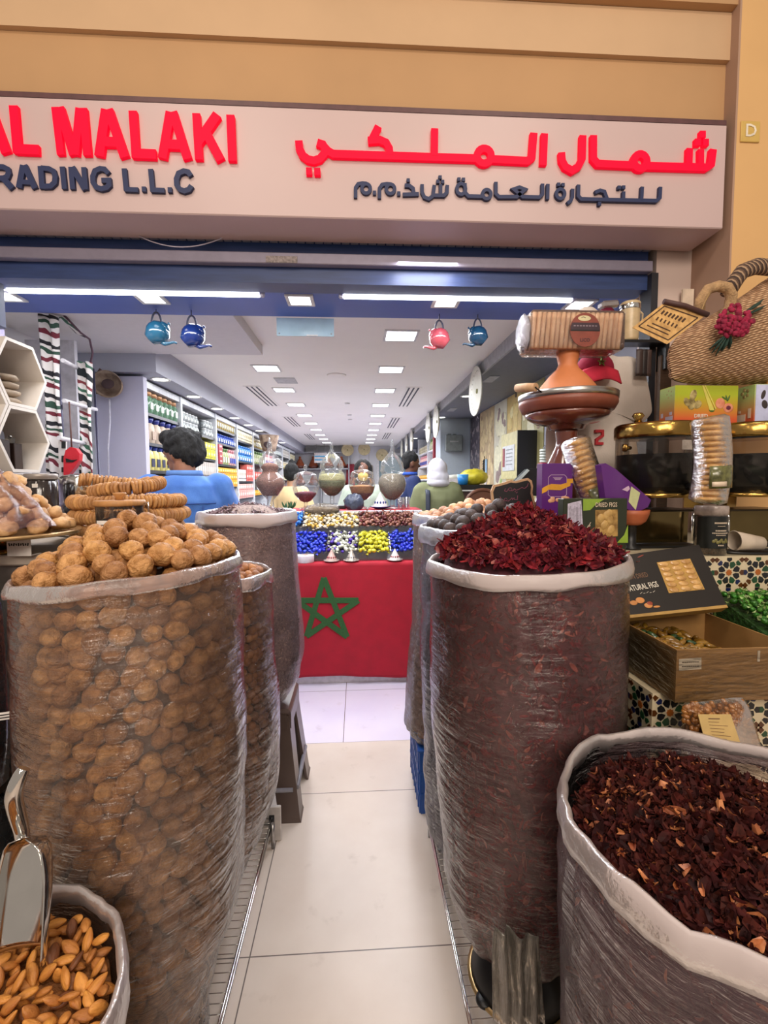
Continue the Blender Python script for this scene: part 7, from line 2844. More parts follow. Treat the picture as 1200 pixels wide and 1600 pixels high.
def oval(rx, rz, cx, cz, y, n_=28, a0=0, a1=2*PI):
    return [(cx+rx*math.cos(a0+(a1-a0)*k/n_), cz+rz*math.sin(a0+(a1-a0)*k/n_)) for k in range(n_)]


LR, LZ = r_(23.5), r_(25)
ccx, ccz = r_(9), CH_*.48
lab = MB().prism(oval(LR, LZ, ccx, ccz, yl), yl-.0006, yl).build('label', M('label_brown', '#8a4436', .4), t)
lab['label'] = 'oval printed label'
MB().prism([(ccx-LR*.95, ccz), (ccx+LR*.95, ccz), (ccx+LR*.98, ccz+.010), (ccx+LR*.85, ccz+.026), (ccx-LR*.85, ccz+.026), (ccx-LR*.98, ccz+.010)], yl-.0012, yl-.0006).build('dark_band', M('label_dark', '#3c2a34', .4), lab)
MB().prism(oval(LR*.42, .010, ccx-.004, ccz+.042, yl), yl-.0014, yl-.0006).build('logo_patch', M('label_cream', '#d8cca0', .4), lab)
b = MB()
stroke(b, [(ccx-.016, ccz+.044), (ccx-.008, ccz+.047), (ccx, ccz+.043)], .002, yl-.002, yl-.0014)
b.build('logo', M('print_dark', '#3c3230'), lab)
MB().prism([(ccx-LR*.96, ccz-.005), (ccx+LR*.96, ccz-.005), (ccx+LR*.98, ccz), (ccx-LR*.98, ccz)], yl-.0013, yl-.0006).build('thin_band', M('print_black', '#141012', .4), lab)
text_mesh('LICO', .017, M('label_dark', ''), lab, (ccx, yl-.0012, ccz-.038), bold=.012, ext=.0004)
b = MB()
for k in range(8):
    b.box((ccx-LR*.7+k*LR*.2, yl-.0014, ccz+.014), (LR*.13, .0006, .004))
b.build('print', M('label_grey', '#8a7a84', .4), lab)
# purple box 1
t = thing('sweets_box', 'purple box with golden ribbon print standing against the tagine', 'box', (.735, 1.595, TA))
w, h, d = P(895, 757, 1.57).x-P(847, 757, 1.57).x, P(870, 724, 1.57).z-TA, .05
PUR = M('purple_card', '#5a2272', .3, var=.06, scale=6, coat=.3)
MB().box((0, 0, h/2), (w, d, h), ch=.0015).build('carton', PUR, t)
t.location.x = (P(895, 757, 1.57).x+P(847, 757, 1.57).x)/2
zr = lambda py: P(870, py, 1.57).z-TA
y_ = -d/2
rb = MB()
rb.prism([(-w*.50, zr(771)), (-w*.36, zr(768)), (-w*.30, zr(765)), (w*.1, zr(766)), (w*.42, zr(759)), (w*.42, zr(753)), (w*.1, zr(757)), (-w*.2, zr(756)), (-w*.36, zr(759)), (-w*.50, zr(763))], y_-.0012, y_)
rb.prism([(w*.30, zr(755)), (w*.5, zr(755)), (w*.5, zr(748)), (w*.30, zr(748))], y_-.0008, y_)
rb.build('ribbon_print', M('gold_ribbon_print', '#e0a030', .35), t)
b = MB()
fr = [(-w*.30, zr(746)), (-w*.22, zr(742)), (w*.22, zr(742)), (w*.30, zr(746)), (w*.30, zr(773)), (w*.22, zr(776)), (-w*.22, zr(776)), (-w*.30, zr(773))]
stroke(b, fr, .0012, y_-.0006, y_, None, True)
for k in range(3):
    b.box((0, y_-.0005, zr(746)-.004*k), (w*(.3-.06*k), .001, .0014))
b.build('frame_print', M('print_pinkwhite', '#d8b8d0', .4), t)
b = MB()
for k in range(10):
    b.sph((-w*.36+.72*w*hsh(k, 1), y_, zr(784)+.014*hsh(k, 2)), (.009, .001, .007), 10, 6)
b.build('food_picture', M('print_peach', '#e0b088', .4, col2='#b86a50', scale=50), t)
text_mesh('ROYAL', .011, M('print_brownred', '#8a3c20', .4), t, (w*.02, y_-.0016, zr(761.5)), rot=(PI/2, -.08, 0), bold=.01, ext=.0003) if False else None
t = thing('sweets_box', 'purple box lying tilted in a terracotta bowl beside the leaning figs', 'box', P(975, 765, 1.46))
pp = [P(x, y, 1.46) for x, y in ((937, 727), (944, 724), (960, 733), (1015, 781), (1010, 792), (996, 799), (985, 799), (944, 778))]
MB().prism([(q.x, q.z) for q in reversed(pp)], 1.452, 1.49).build('carton', PUR, t, True)
pp = [P(x, y, 1.452) for x, y in ((986, 760), (1000, 770), (993, 797), (982, 784))]
MB().prism([(q.x, q.z) for q in reversed(pp)], 1.4508, 1.4518).build('pale_panel', M('pale_lime_print', '#c8cc98', .4), t, True)
pp = [P(x, y, 1.452) for x, y in ((972, 765), (982, 759), (984, 764), (980, 768))]
MB().prism([(q.x, q.z) for q in reversed(pp)], 1.4508, 1.4518).build('logo', M('print_pinkwhite', '#d8b8d0'), t, True)
bx_ = P(986, 800, 1.475).x
t = thing('terracotta_bowl', 'orange terracotta bowl holding the tilted purple box', 'bowl', (bx_, 1.475, TA))
zb_ = P(990, 797, 1.45).z-TA
MB().lathe([(0, zb_-.05), (.03, zb_-.05), (.045, zb_-.038), (.054, zb_-.015), (.056, zb_), (.052, zb_), (.04, zb_-.025), (0, zb_-.035)], 36).build('bowl_body', TER, t)
MB().lathe([(0, 0), (.034, 0), (.032, .008), (.018, .014), (.018, zb_-.055), (.026, zb_-.049), (0, zb_-.049)], 24).build('stand', m_black, t)
# green box of dried figs
gx0, gx1 = P(880, 800, 1.40).x, P(980, 800, 1.40).x
t = thing('dried_figs_box', 'dark green box lettered DRIED FIGS with a window, behind the hibiscus heap', 'box', ((gx0+gx1)/2, 1.42, TA))
w, h, d = gx1-gx0, P(930, 779, 1.40).z-TA, .04
DG_ = M('dark_green_card', '#262c1c', .4, var=.05)
MB().box((0, 0, h/2), (w, d, h), ch=.0015).build('carton', DG_, t)
y_ = -d/2
gv = lambda px_, py: (P(px_, py, 1.40).x-(gx0+gx1)/2, P(px_, py, 1.40).z-TA)
MB().prism([gv(930, 839), gv(965, 838), gv(965, 796), gv(930, 797)], y_-.0008, y_).build('window', M('fig_window', '#b08c50', .3, col2='#6c4c22', scale=40), t)
b = MB()
for k in range(7):
    px_, py = 936+22*hsh(k, 4), 803+30*hsh(k, 7)
    q = gv(px_, py)
    b.sph((q[0], y_, q[1]), (.012, .004, .016), 12, 8, rot=(0, hsh(k, 3)-.5, 0))
b.build('figs', M('window_fig', '#c8a464', .5, col2='#94703a', scale=40), t)
MB().prism([gv(886, 832), gv(911, 829), gv(908, 782), gv(887, 787)], y_-.0010, y_).build('white_label', M('label_lilac', '#c4bcd0', .5, var=.15, scale=160), t)
b = MB()
for k in range(9):
    q0, q1 = gv(889.5+2.1*k, 826-.4*k), gv(889.5+2.1*k, 790-.4*k+6*hsh(k, 9))
    stroke(b, [q0, q1], .0009, y_-.0014, y_-.001)
b.build('label_print', M('print_dark', '#3c3230'), t)
b = MB()
b.prism([gv(911, 798), gv(922, 797), gv(931, 788), gv(944, 780), gv(954, 779.5), gv(911, 779.5)], y_-.0008, y_)
b.prism([gv(964, 848), gv(981, 848), gv(981, 820), gv(975, 836)], y_-.0008, y_)
b.build('lime_swirl', M('lime_print', '#8aa838', .4), t)
q = gv(947, 789)
text_mesh('DRIED FIGS', .0195, M('print_cream', ''), t, (q[0], y_-.0012, q[1]), bold=.004, sx=.72)
b = MB()
for k, (a_, c_) in enumerate((((917, 826), (923, 816)), ((919, 828), (922, 820)), ((915, 830), (919, 821)))):
    stroke(b, [gv(*a_), gv(*c_)], .0016, y_-.0012, y_)
b.build('logo', M('print_cream', ''), t)

# chalkboard among the limes
t = thing('chalkboard', 'small wavy framed chalkboard with pink Arabic writing among the limes', 'sign', P(803, 795, 1.80))
CYY = 1.80
cvp = lambda px_, py: (P(px_, py, CYY).x, P(px_, py, CYY).z)
co_ = [(768, 812), (769, 785), (767, 768), (771, 758), (780, 756), (790, 753), (798, 750), (806, 752), (815, 749), (825, 747), (831, 751), (833, 760), (832, 770), (836, 785), (837, 812)]
MB().prism([cvp(*q) for q in reversed(co_)], CYY, CYY+.010).build('frame', M('pale_wood', '#c8a07a'), t, True)
ci_ = [(771.5, 810), (772.5, 785), (770.5, 769), (774, 761), (782, 759), (791, 756.5), (798, 754), (806, 755), (816, 752.5), (824, 750.5), (828, 754), (829.5, 761), (828.5, 771), (832.5, 786), (833, 810)]
MB().prism([cvp(*q) for q in reversed(ci_)], CYY-.002, CYY).build('slate', M('slate_board', '#1a1718', .6, var=.15), t, True)
b = MB()
CHK = [([(825, 755), (823.5, 760), (819, 763.5), (815.5, 761.5), (813.5, 762.5), (810.5, 764.5), (806, 766), (803.5, 763.5), (801.5, 766.5), (799.5, 767)], .0022),
       (ring(797, 764.5, 2.8, 2.4, 10), .002), ([(794, 764), (791.5, 768), (788, 767), (789.5, 763)], .0022), ([(808, 768.5), (806.5, 770.5)], .0025), ([(804, 767.5), (805.5, 768.5)], .0025),
       ([(808.5, 774), (808, 780.5), (803.5, 780.5), (803, 778), (800.5, 780.5), (799.5, 778), (796.5, 781), (793, 783.5)], .0022), (ring(790, 780.5, 2.4, 2.2, 10), .002), ([(787.5, 781), (785, 785), (782, 784.5)], .0022), ([(781, 776), (783, 780), (778, 781.5)], .0022)]
for pts_, w_ in CHK:
    stroke(b, pts_, w_, CYY-.003, CYY-.002, cvp)
b.build('chalk_writing', M('pink_chalk', '#8a4c60', .9), t, True)

# shirt, cap and things on the bracket by the jamb
SHY = 1.955
t = thing('white_shirt', 'white shirt with red number 2 hanging behind the tagine stack', 'shirt', P(950, 560, SHY))
so = [(905, 565), (925, 560), (948, 553), (965, 557), (985, 557), (1000, 566), (1010, 590), (1018, 632), (1016, 648), (998, 662), (992, 640), (990, 660), (988, 748), (862, 748), (862, 600), (880, 575)]
sl = dense([cv for cv in [(P(x, y, SHY).x, P(x, y, SHY).z) for x, y in reversed(so)]], 4)
b = MB()
pillow(b, sl, (P(940, 640, SHY).x, P(940, 640, SHY).z), .018, SHY, 0, 10, lambda x, z, s: .006*math.sin(x*70+z*9)*(1-s))
b.build('cloth', M('white_cotton', '#d6cac0', .85, var=.04, scale=12, bump=.2, bscale=200), t, True)
b = MB()
stroke(b, [(931.5, 676), (931.5, 673.5), (941, 673.5), (941, 681), (932, 687), (932, 693), (942, 693)], 4*SHY/F, SHY-.030, SHY-.014, lambda px_, py: (P(px_, py, SHY-.024).x, P(px_, py, SHY-.024).z))
b.build('red_number', M('red_print', '#c42834', .6), t, True)
t = thing('baseball_hat', 'red baseball cap with green star hanging in front of the white shirt', 'cap', P(930, 575, 1.915))
cc = P(929, 576, 1.915)
MB().sph((0, 0, 0), (.078, .05, .062), 22, 14, fn=lambda u: 1 if u.z > -.3 else .9).build('crown', M('maroon_cloth', '#9c1238', .8, bump=.2, bscale=200), t)
b = MB().grid(lambda u, v: Vector(((u-.5)*.155*(1-.12*v), -.035-.045*v-.01*math.cos((u-.5)*PI), -.012-.062*v+.018*math.cos((u-.5)*PI)-.010)), 16, 8, thick=.005)
b.build('brim', M('bright_red_cloth', '#c41c38', .7), t)
b = MB()
stp = [(.016*math.sin(4*PI*k/5), .016*math.cos(4*PI*k/5)+.012) for k in range(5)]
stroke(b, stp, .0028, -.0545, -.046, None, True)
b.build('star', M('olive_thread', '#7c8a3c', .7), t)
t = thing('wall_bracket', 'black bracket arm reaching from the door jamb over the white shirt', 'bracket', P(1000, 540, 1.94))
MB().box((P(992, 540, 1.94).x, 1.945, P(992, 536, 1.94).z), (.24, .07, .012)).build('arm', m_black, t, True)
MB().box((1.325, 1.955, P(992, 536, 1.94).z-.05), (.016, .06, .12)).build('wall_plate', m_black, t, True)
MB().tube([(P(950, 536, 1.94).x, 1.945, P(992, 536, 1.94).z), (P(950, 552, 1.94).x, 1.95, P(950, 553, SHY).z)], .003, 6).build('hook', m_steel, t, True)
zb_ = P(992, 536, 1.94).z+.006
cx_ = P(985, 500, 1.94).x
t = thing('canister', 'cream canister with steel band standing on the black bracket', 'canister', (cx_, 1.945, zb_))
ht = P(985, 472, 1.94).z-zb_
MB().lathe([(0, 0), (.034, 0), (.036, .01), (.040, ht*.7), (.040, ht-.03)], 28).build('canister_body', M('cream_enamel', '#d0b890', .3), t)
MB().lathe([(.041, ht-.034), (.042, ht-.03), (.042, ht-.018), (.041, ht-.014)], 28).build('steel_band', m_chrome, t)
MB().lathe([(.040, ht-.016), (.041, ht-.006), (.034, ht), (0, ht)], 28).build('lid', M('cream_enamel', ''), t)
MB().tube([(.04, 0, ht*.8), (.056, 0, ht*.72), (.054, 0, ht*.45), (.038, 0, ht*.3)], .004, 8).build('handle', M('cream_enamel', ''), t)
t = thing('maroon_pouch', 'shiny maroon cloth pouch beside the cream canister', 'pouch', (P(950, 480, 1.94).x, 1.945, zb_))
MB().sph((0, 0, .07), (.05, .035, .07), 18, 12, fn=lambda u: 1+.15*nz3(u.x*3, u.y*3, u.z*3)).build('pouch_body', M('maroon_satin', '#6a1430', .35, var=.2, scale=20), t)
MB().box((.004, 0, .152), (.075, .05, .03), rot=(.1, -.1, 0), ch=.008).build('silver_top', M('silver_tray', '#b8b0b0', .2, .7), t)
t = thing('white_cloth_bundle', 'white cloth bundle tucked behind the cinnamon pack', 'cloth', (P(918, 480, 1.94).x, 1.94, zb_+.10))
MB().sph((0, 0, 0), (.05, .035, .038), 16, 10, fn=lambda u: 1+.2*nz3(u.x*3, u.y*3, u.z*3)).build('bundle', M('white_cotton', '#d6cac0'), t)
for k, (px_, c_) in enumerate(((998, '#3c2c28'), (1006, '#241c1c'), (1013, '#4a3834'))):
    p0 = P(px_, 545, 1.92)
    tag(MB().grid(lambda u, v: Vector((p0.x+(u-.5)*.028, 1.915-.006*math.cos((u-.5)*PI)+.004*k, p0.z-.005-.11*v)), 6, 8, thick=.004).build('hanging_strap', M('leather_%d' % k, c_, .5)),
        ('leftmost', 'middle', 'rightmost')[k]+' of three dark leather straps hanging from the black bracket', 'strap')

# black box of natural figs and the cardboard box of dates
CBX0, CBX1, CBY0, CBY1, CBZ0, CBZ1 = .736, 1.03, 1.0, 1.285, .981, 1.107
CARD = M('cardboard', '#9c7440', .75, var=.08, scale=20)
t = thing('cardboard_box', 'open cardboard box of dates wrapped in clear film on the tiled stand', 'box', ((CBX0+CBX1)/2, (CBY0+CBY1)/2, CBZ0))
b = MB()
th = .004
b.box(((CBX0+CBX1)/2, CBY0+th/2, (CBZ0+CBZ1)/2), (CBX1-CBX0, th, CBZ1-CBZ0)).box(((CBX0+CBX1)/2, CBY1-th/2, (CBZ0+CBZ1)/2), (CBX1-CBX0, th, CBZ1-CBZ0))
b.box((CBX0+th/2, (CBY0+CBY1)/2, (CBZ0+CBZ1)/2), (th, CBY1-CBY0-2*th, CBZ1-CBZ0)).box((CBX1-th/2, (CBY0+CBY1)/2, (CBZ0+CBZ1)/2), (th, CBY1-CBY0-2*th, CBZ1-CBZ0))
b.box(((CBX0+CBX1)/2, (CBY0+CBY1)/2, CBZ0+th/2), (CBX1-CBX0-2*th, CBY1-CBY0-2*th, th))
b.build('carton', CARD, t, True)
q0, q1 = P(1061, 1029, CBY0), P(1095, 1046, CBY0)
st_ = MB().box(((q0.x+q1.x)/2, CBY0-.0006, (q0.z+q1.z)/2), (q1.x-q0.x, .001, q0.z-q1.z), rot=(0, -.04, 0)).build('sticker', M('white_card', '#e8e2dc'), t, True)
b = MB()
for k in range(2):
    for j in range(8):
        b.box(((q0.x+q1.x)/2-.018+.0052*j, CBY0-.0014, (q0.z+q1.z)/2+.005-.010*k), (.0038, .0006, .0022))
b.build('print', M('print_dark', '#3c3230'), t, True)
MB().box((P(1185, 1025, CBY0).x, CBY0-.0008, P(1185, 1025, CBY0).z), (.006, .001, .026)).build('white_strip', M('white_card', ''), t, True)
fb = MB()
fb.grid(lambda u, v: Vector((CBX0-.004+(CBX1-CBX0+.008)*u, CBY0-.004-.003*abs(nz3(u*8, v*5, 2)), CBZ0+.003+(CBZ1-CBZ0)*v)), 20, 8)
fb.grid(lambda u, v: Vector((CBX0-.004-.003*abs(nz3(u*8, v*5, 6)), CBY1-(CBY1-CBY0+.004)*u, CBZ0+.003+(CBZ1-CBZ0)*v)), 16, 8)
fb.build('film_wrap', film('box_wrap', '#fbf4e8', .03, '#e0c890', .10, .7, (0, .6, 0), (6, 6, 30), 1.3, .2), t, True)
DATE = M('gold_date', '#8a6420', .25, col2='#4a3010', scale=40, coat=.5, rnd=.3)
DATEG = M('green_wrapped_date', '#2c4a24', .25, col2='#16281a', scale=40, coat=.5)
DM = [MB().sph((0, 0, 0), (.017, .008, .007), 14, 9, fn=lambda u, s=s: 1+.08*nz3(u.x*3+s, u.y*3, u.z*3)) for s in (1, 4)]
DM = [DM[0].mesh('date_a', DATE), DM[1].mesh('date_b', DATE), MB().sph((0, 0, 0), (.017, .008, .007), 14, 9).mesh('date_c', DATEG)]
rnd = random.Random(66)
n_ = 0
for lay in range(2):
    y = CBY0+.024
    while y < CBY1-.03:
        x = CBX0+.024
        while x < CBX0+.19-.35*(y-CBY0)*0:
            me = DM[2] if (rnd.random() < .1 and lay) else DM[n_ % 2]
            put(me, 'date', 'green foil date in the cardboard box' if me is DM[2] else 'glossy golden date in the cardboard box', 'date', (x+rnd.uniform(-.005, .005), y+rnd.uniform(-.005, .005), CBZ0+.072+.016*lay+.022*max(0, (CBX0+.16-x)/.16)),
                (rnd.gauss(0, .4), rnd.gauss(0, .4), rnd.uniform(0, 6.3)), rnd.uniform(.9, 1.15), 'green foil dates in the cardboard box' if me is DM[2] else 'golden dates in the cardboard box')
            n_ += 1
            x += .030
        y += .022
tag(MB().box((CBX0+.115, (CBY0+CBY1)/2, CBZ0+.035), (.21, .26, .058), ch=.012).build('date_pile', DATE), 'dates at the bottom of the cardboard box', 'dates', kind='stuff')
# the black figs box leaning over it: bottom edge on the box rim, top edge on the tall tiled stand
A_, B_, C_, D_ = P(975, 962, 1.175), P(1136, 945, 1.175), P(1092, 851, 1.288), P(975, 868, 1.288)
o_ = A_
ex = (B_-A_).normalized()
ey = (C_-B_)
ey = (ey-ex*ey.dot(ex)).normalized()
en = ex.cross(ey).normalized()
Wb, Hb = (B_-A_).length, (C_-B_).length
t = thing('natural_figs_box', 'black box lettered NATURAL FIGS with window, leaning over the cardboard box', 'box', A_)
t.rotation_euler = Matrix((ex, ey, en)).transposed().to_euler()
sk = (C_-B_).dot(ex)


def sp(px_, py):
    """photo point on the leaning face -> its own (x,y)"""
    d_ = ray(px_, py)
    k_ = (A_-CAMP).dot(en)/d_.dot(en)
    v_ = CAMP+d_*k_-A_
    return (v_.dot(ex), v_.dot(ey))


fp = [sp(975, 962), sp(1135, 945), sp(1092, 851), sp(975, 868)]
fp[0] = (fp[0][0]-.03, fp[0][1])
fp[3] = (fp[3][0]-.03, fp[3][1])
BK = M('black_card', '#1c1510', .4, var=.08)
MB().prism(fp, -.030, 0, 'XY').build('carton', BK, t)
lip = [(fp[0][0], fp[0][1]), (fp[1][0], fp[1][1]), (fp[1][0], fp[1][1]-.008), (fp[0][0], fp[0][1]-.008)]
MB().prism(lip, -.030, .001, 'XY').build('kraft_lip', M('kraft', '#b08a48', .6), t)
wp = [sp(1026, 879), sp(1078, 873), sp(1101, 921), sp(1045, 927)]
MB().prism(list(reversed(wp)), 0, .001, 'XY').build('window', M('fig_window2', '#b8904c', .3), t)
b = MB()
for i in range(3):
    for j in range(6):
        u, v = (i+.5)/3, (j+.5)/6
        a_ = Vector(wp[0]).lerp(Vector(wp[1]), u)
        c_ = Vector(wp[3]).lerp(Vector(wp[2]), u)
        q = a_.lerp(c_, v)
        b.sph((q.x, q.y, .0008), (.0150, .0078, .004), 12, 7, rot=(0, 0, -.1), fn=lambda u_, i=i, j=j: 1+.1*nz3(u_.x*3+i, u_.y*3+j, u_.z))
b.build('figs', FG2, t)


def ttext(body, px_, py, size, m_, ang=.0, sx=.75, bold=.0):
    q = sp(px_, py)
    return text_mesh(body, size, m_, t, (q[0], q[1], .0006), rot=(0, 0, ang), bold=bold, sx=sx, align='RIGHT', ext=.0004)


ttext('NATURAL FIGS', 1028, 913, .0235, M('print_white', '#e4dccc'), .06, .62, .006)
ttext('SUN DRIED', 1012, 898, .0205, M('print_brown', '#7a5a44', .5), .06, .60)
q = sp(997, 878)
text_mesh('N', .014, M('print_redbrown', '#8a3c30', .5), t, (q[0]-.002, q[1], .0006), ext=.0004)
q = sp(1003, 868)
b = MB().sph((q[0]-.005, q[1]-.002, .0006), (.012, .002, .0006), 10, 5, rot=(0, 0, .3))
b.build('red_flourish', M('print_redbrown', ''), t)
b = MB()
for (px_, py, rx, ry) in ((990, 942, .011, .007), (1000, 938, .013, .009), (1013, 946, .012, .008), (1026, 948, .010, .003)):
    q = sp(px_, py)
    b.sph((q[0], q[1], .0006), (rx, ry, .0008), 14, 6)
b.build('fig_picture', M('print_tan', '#d08c4c', .45), t)
q = sp(1015, 943)
MB().sph((q[0], q[1], .0010), (.0085, .006, .0008), 14, 6).build('fig_core', M('print_rust', '#a0482c', .45, col2='#6c2818', scale=120), t)
b = MB()
for k in range(5):
    q0, q1 = sp(1000+5*k, 928-k*.6), sp(1003+5*k, 925.5+2*(k % 2)-k*.6)
    stroke_pts = [q0, q1]
    b.tube([(q0[0], q0[1], .0006), (q1[0], q1[1], .0006)], .0007, 5)
b.build('script_print', M('print_white', ''), t)

# green sweets in a tray
t = thing('sweets_tray', 'low tray heaped with green wrapped sweets at the right edge', 'tray', (1.24, 1.145, .981))
b = MB()
b.box((1.24, 1.145, .985), (.38, .27, .008))
for (c_, s__) in (((1.24, 1.012, 1.035), (.38, .004, .108)), ((1.24, 1.279, 1.05), (.38, .004, .14)), ((1.052, 1.145, 1.035), (.004, .264, .108)), ((1.428, 1.145, 1.035), (.004, .264, .108))):
    b.box(c_, s__)
b.build('tray_body', M('green_tray', '#4a5a2c', .4), t, True)
GM = candy_mesh(foil('green_foil', '#3c7c24', '#1c4a16'), foil('pale_green_foil', '#b8cc8c', '#6c8a4c'), .0085)
GM2 = candy_mesh(foil('leaf_foil', '#5c9a34', '#2c5c1c'), foil('pale_green_foil', ''), .0085)
rnd = random.Random(12)
for lay in range(2):
    for k, (x, y) in enumerate([(1.066+.017*i+.008*(j % 2), 1.025+.0165*j) for j in range(15) for i in range(20 if lay else 10)]):
        if x > 1.33 or (lay == 0 and y > 1.06):
            continue
        put((GM, GM2)[k % 2], 'sweet', 'green foil wrapped sweet heaped in the tray at the right edge', 'sweet', (x+rnd.uniform(-.004, .004), y+rnd.uniform(-.004, .004), 1.075+.012*lay+(y-1.02)*.36+rnd.uniform(-.004, .006)),
            (rnd.gauss(0, .6), rnd.gauss(0, .6), rnd.uniform(0, 6.3)), rnd.uniform(.85, 1.15), 'green sweets in the tray')
tag(MB().prism([(1.02, .99), (1.275, .99), (1.275, 1.155), (1.02, 1.068)], 1.056, 1.424, 'YZ').build('sweet_pile', M('green_bulk', '#2c5420', .4, var=.4, scale=90, bump=1, bscale=90)), 'green sweets below the top layer in the tray', 'sweets', kind='stuff')

# packet of glossy nuts with its price slip
NYY = .945
t = thing('nut_packet', 'clear packet of glossy brown nuts with yellow paper slip, leaning on the tiles', 'packet', P(1128, 1150, NYY))
no = [(1066, 1110), (1072, 1100), (1100, 1096), (1150, 1090), (1166, 1096), (1178, 1130), (1190, 1172), (1192, 1190), (1180, 1196), (1090, 1200), (1072, 1190), (1066, 1150)]
npv = dense([(P(x, y, NYY).x, P(x, y, NYY).z) for x, y in reversed(no)], 5)
cn = (P(1128, 1145, NYY).x, P(1128, 1145, NYY).z)
b = MB()
pillow(b, npv, cn, .028, NYY, 0, 9)
b.build('film', film('nut_packet_film', '#fdf8f0', .015, '#e0c8a0', .10, .12, (0, 0, 0), (14, 14, 14), .7, .03), t, True)
rnd = random.Random(19)
GN = M('glazed_nut', '#a8713c', .22, col2='#6c4018', scale=30, coat=.6, island=.25)
b = MB()
for k in range(420):
    a_, r__ = rnd.uniform(0, 2*PI), math.sqrt(rnd.random())
    i_ = int(a_/(2*PI)*len(npv)) % len(npv)
    x, z = cn[0]+(npv[i_][0]-cn[0])*r__*.93, cn[1]+(npv[i_][1]-cn[1])*r__*.93
    dp = .020*math.sqrt(max(0, 1-r__**2.6))
    b.sph((x, NYY-dp*.9+rnd.uniform(.002, .006), z), (.0085, .0055, .006), 9, 6, rot=rrot(rnd))
b.build('nuts', GN, t, True)
b = MB()
pillow(b, [(cn[0]+(x-cn[0])*.9, cn[1]+(z-cn[1])*.9) for x, z in npv], cn, .014, NYY, 0, 6)
b.build('nut_core', M('nut_core', '#5c3c24'), t, True)
qd = [P(1090, 1116, NYY-.034), P(1141, 1116, NYY-.034), P(1165, 1186, NYY-.034), P(1106, 1176, NYY-.034)]
MB().prism([(q.x, q.z) for q in reversed(qd)], NYY-.0352, NYY-.034).build('paper_slip', M('yellow_paper', '#d8b878', .7, var=.06, scale=30), t, True)
b = MB()
for k in range(9):
    v = .10+.08*k
    a_, c_ = qd[0].lerp(qd[3], v), qd[1].lerp(qd[2], v)
    u0, u1 = (.28, .62) if k == 0 else (.25, .55+.3*hsh(k, 5))
    p0, p1 = a_.lerp(c_, u0), a_.lerp(c_, u1)
    stroke(b, [(p0.x, p0.z), (p1.x, p1.z)], .0022 if k == 0 else .0009, NYY-.0356, NYY-.0352)
b.build('print', M('print_brown', '#7a5a44'), t, True)

# ------------------------------------------------------------------ right wall of the shop and the back
MURX = 1.628


def mural(y0, y1, z0, label, base, c2, shapes, seed):
    t = thing('mural_panel', label, 'wall picture', (MURX, (y0+y1)/2, z0))
    z1 = 2.40
    MB().box((-.004, 0, (z1-z0)/2), (.008, y1-y0-.015, z1-z0), ch=.001).build('board', base, t)
    rr = random.Random(seed)
    for nm, m_, n, ry, rz in shapes:
        b = MB()
        for k in range(n):
            y = rr.uniform(-.5, .5)*(y1-y0-.015-2*ry)
            z = rr.uniform(rz, z1-z0-rz)
            b.sph((-.0085, y, z), (.0018, ry*rr.uniform(.7, 1.1), rz*rr.uniform(.7, 1.1)), 12, 6, rot=(rr.uniform(-.7, .7), 0, 0))
        b.build(nm, m_, t)


mural(6.06, 6.57, 1.2, 'dark wall picture of grains, farthest of the food pictures on the right wall', M('mural_dark', '#4a4450', .5, var=.3, scale=60), None,
      [('grain_print', M('mural_grey', '#8c8488', .5), 60, .02, .035)], 1)
mural(5.42, 6.06, 1.2, 'tan wall picture of peeled nuts beside the dark grain picture', M('mural_tan', '#b8a078', .5, var=.15, scale=14), None,
      [('nut_print', M('mural_yellow', '#d0bc8c', .5), 34, .05, .09), ('shade_print', M('mural_brown', '#8a7050', .5), 12, .03, .05)], 2)
mural(4.95, 5.42, 1.2, 'pale wall picture of sliced almonds with a green slice', M('mural_pale', '#c4c0ac', .5, var=.1, scale=10), None,
      [('slice_print', M('mural_cream', '#dcd8b8', .5), 9, .12, .16), ('almond_print', M('mural_mauve', '#8a7470', .5), 5, .07, .12), ('green_print', M('mural_green', '#9ab860', .5), 2, .06, .10)], 3)
mural(4.50, 4.95, 1.2, 'yellow wall picture of dried mango slices', M('mural_mango', '#c8ac68', .5, var=.15, scale=10), None,
      [('mango_print', M('mural_gold', '#d8c078', .5), 14, .07, .10), ('fruit_print', M('mural_straw', '#e0d49c', .5), 7, .05, .07)], 4)
mural(3.95, 4.50, 1.2, 'olive and cream wall picture nearest the tagine stack', M('mural_olive', '#a8a06c', .5, var=.15, scale=10), None,
      [('leaf_print', M('mural_cream', ''), 12, .06, .09), ('seed_print', M('mural_brown', ''), 8, .04, .05)], 5)
struct(MB().box((1.41, 6.82, 1.205), (.43, .40, 2.41)).build('wall_column', M('pale_blue_paint', '#a6b0ba', .5, var=.03)))
t = thing('electric_box', 'grey metal electric box mounted on the pale column', 'electric box', (1.37, 6.60, 2.05))
MB().box((0, -.05, 0), (.24, .10, .23), ch=.006).build('case', M('grey_metal', '#7c8486', .4, .3), t)
MB().box((.0, -.104, .02), (.12, .006, .02)).build('label_strip', M('pale_grey', '#a7a9ad'), t)
MB().box((-.06, -.04, .125), (.05, .04, .02)).box((.02, -.04, .125), (.04, .04, .015)).build('cable_gland', M('grey_metal', ''), t)
t = thing('white_side_cabinet', 'low white cabinet below the electric box', 'cabinet', (1.36, 6.35, 0))
MB().box((0, 0, .77), (.42, .38, 1.54), ch=.006).build('cabinet_body', M('white_laminate', '#d8d4da'), t)
for k in range(2):
    MB().box((-.105+.21*k, -.194, 1.3), (.19, .01, .40), ch=.003).build('door', M('white_board', '#d3cbc2'), t)
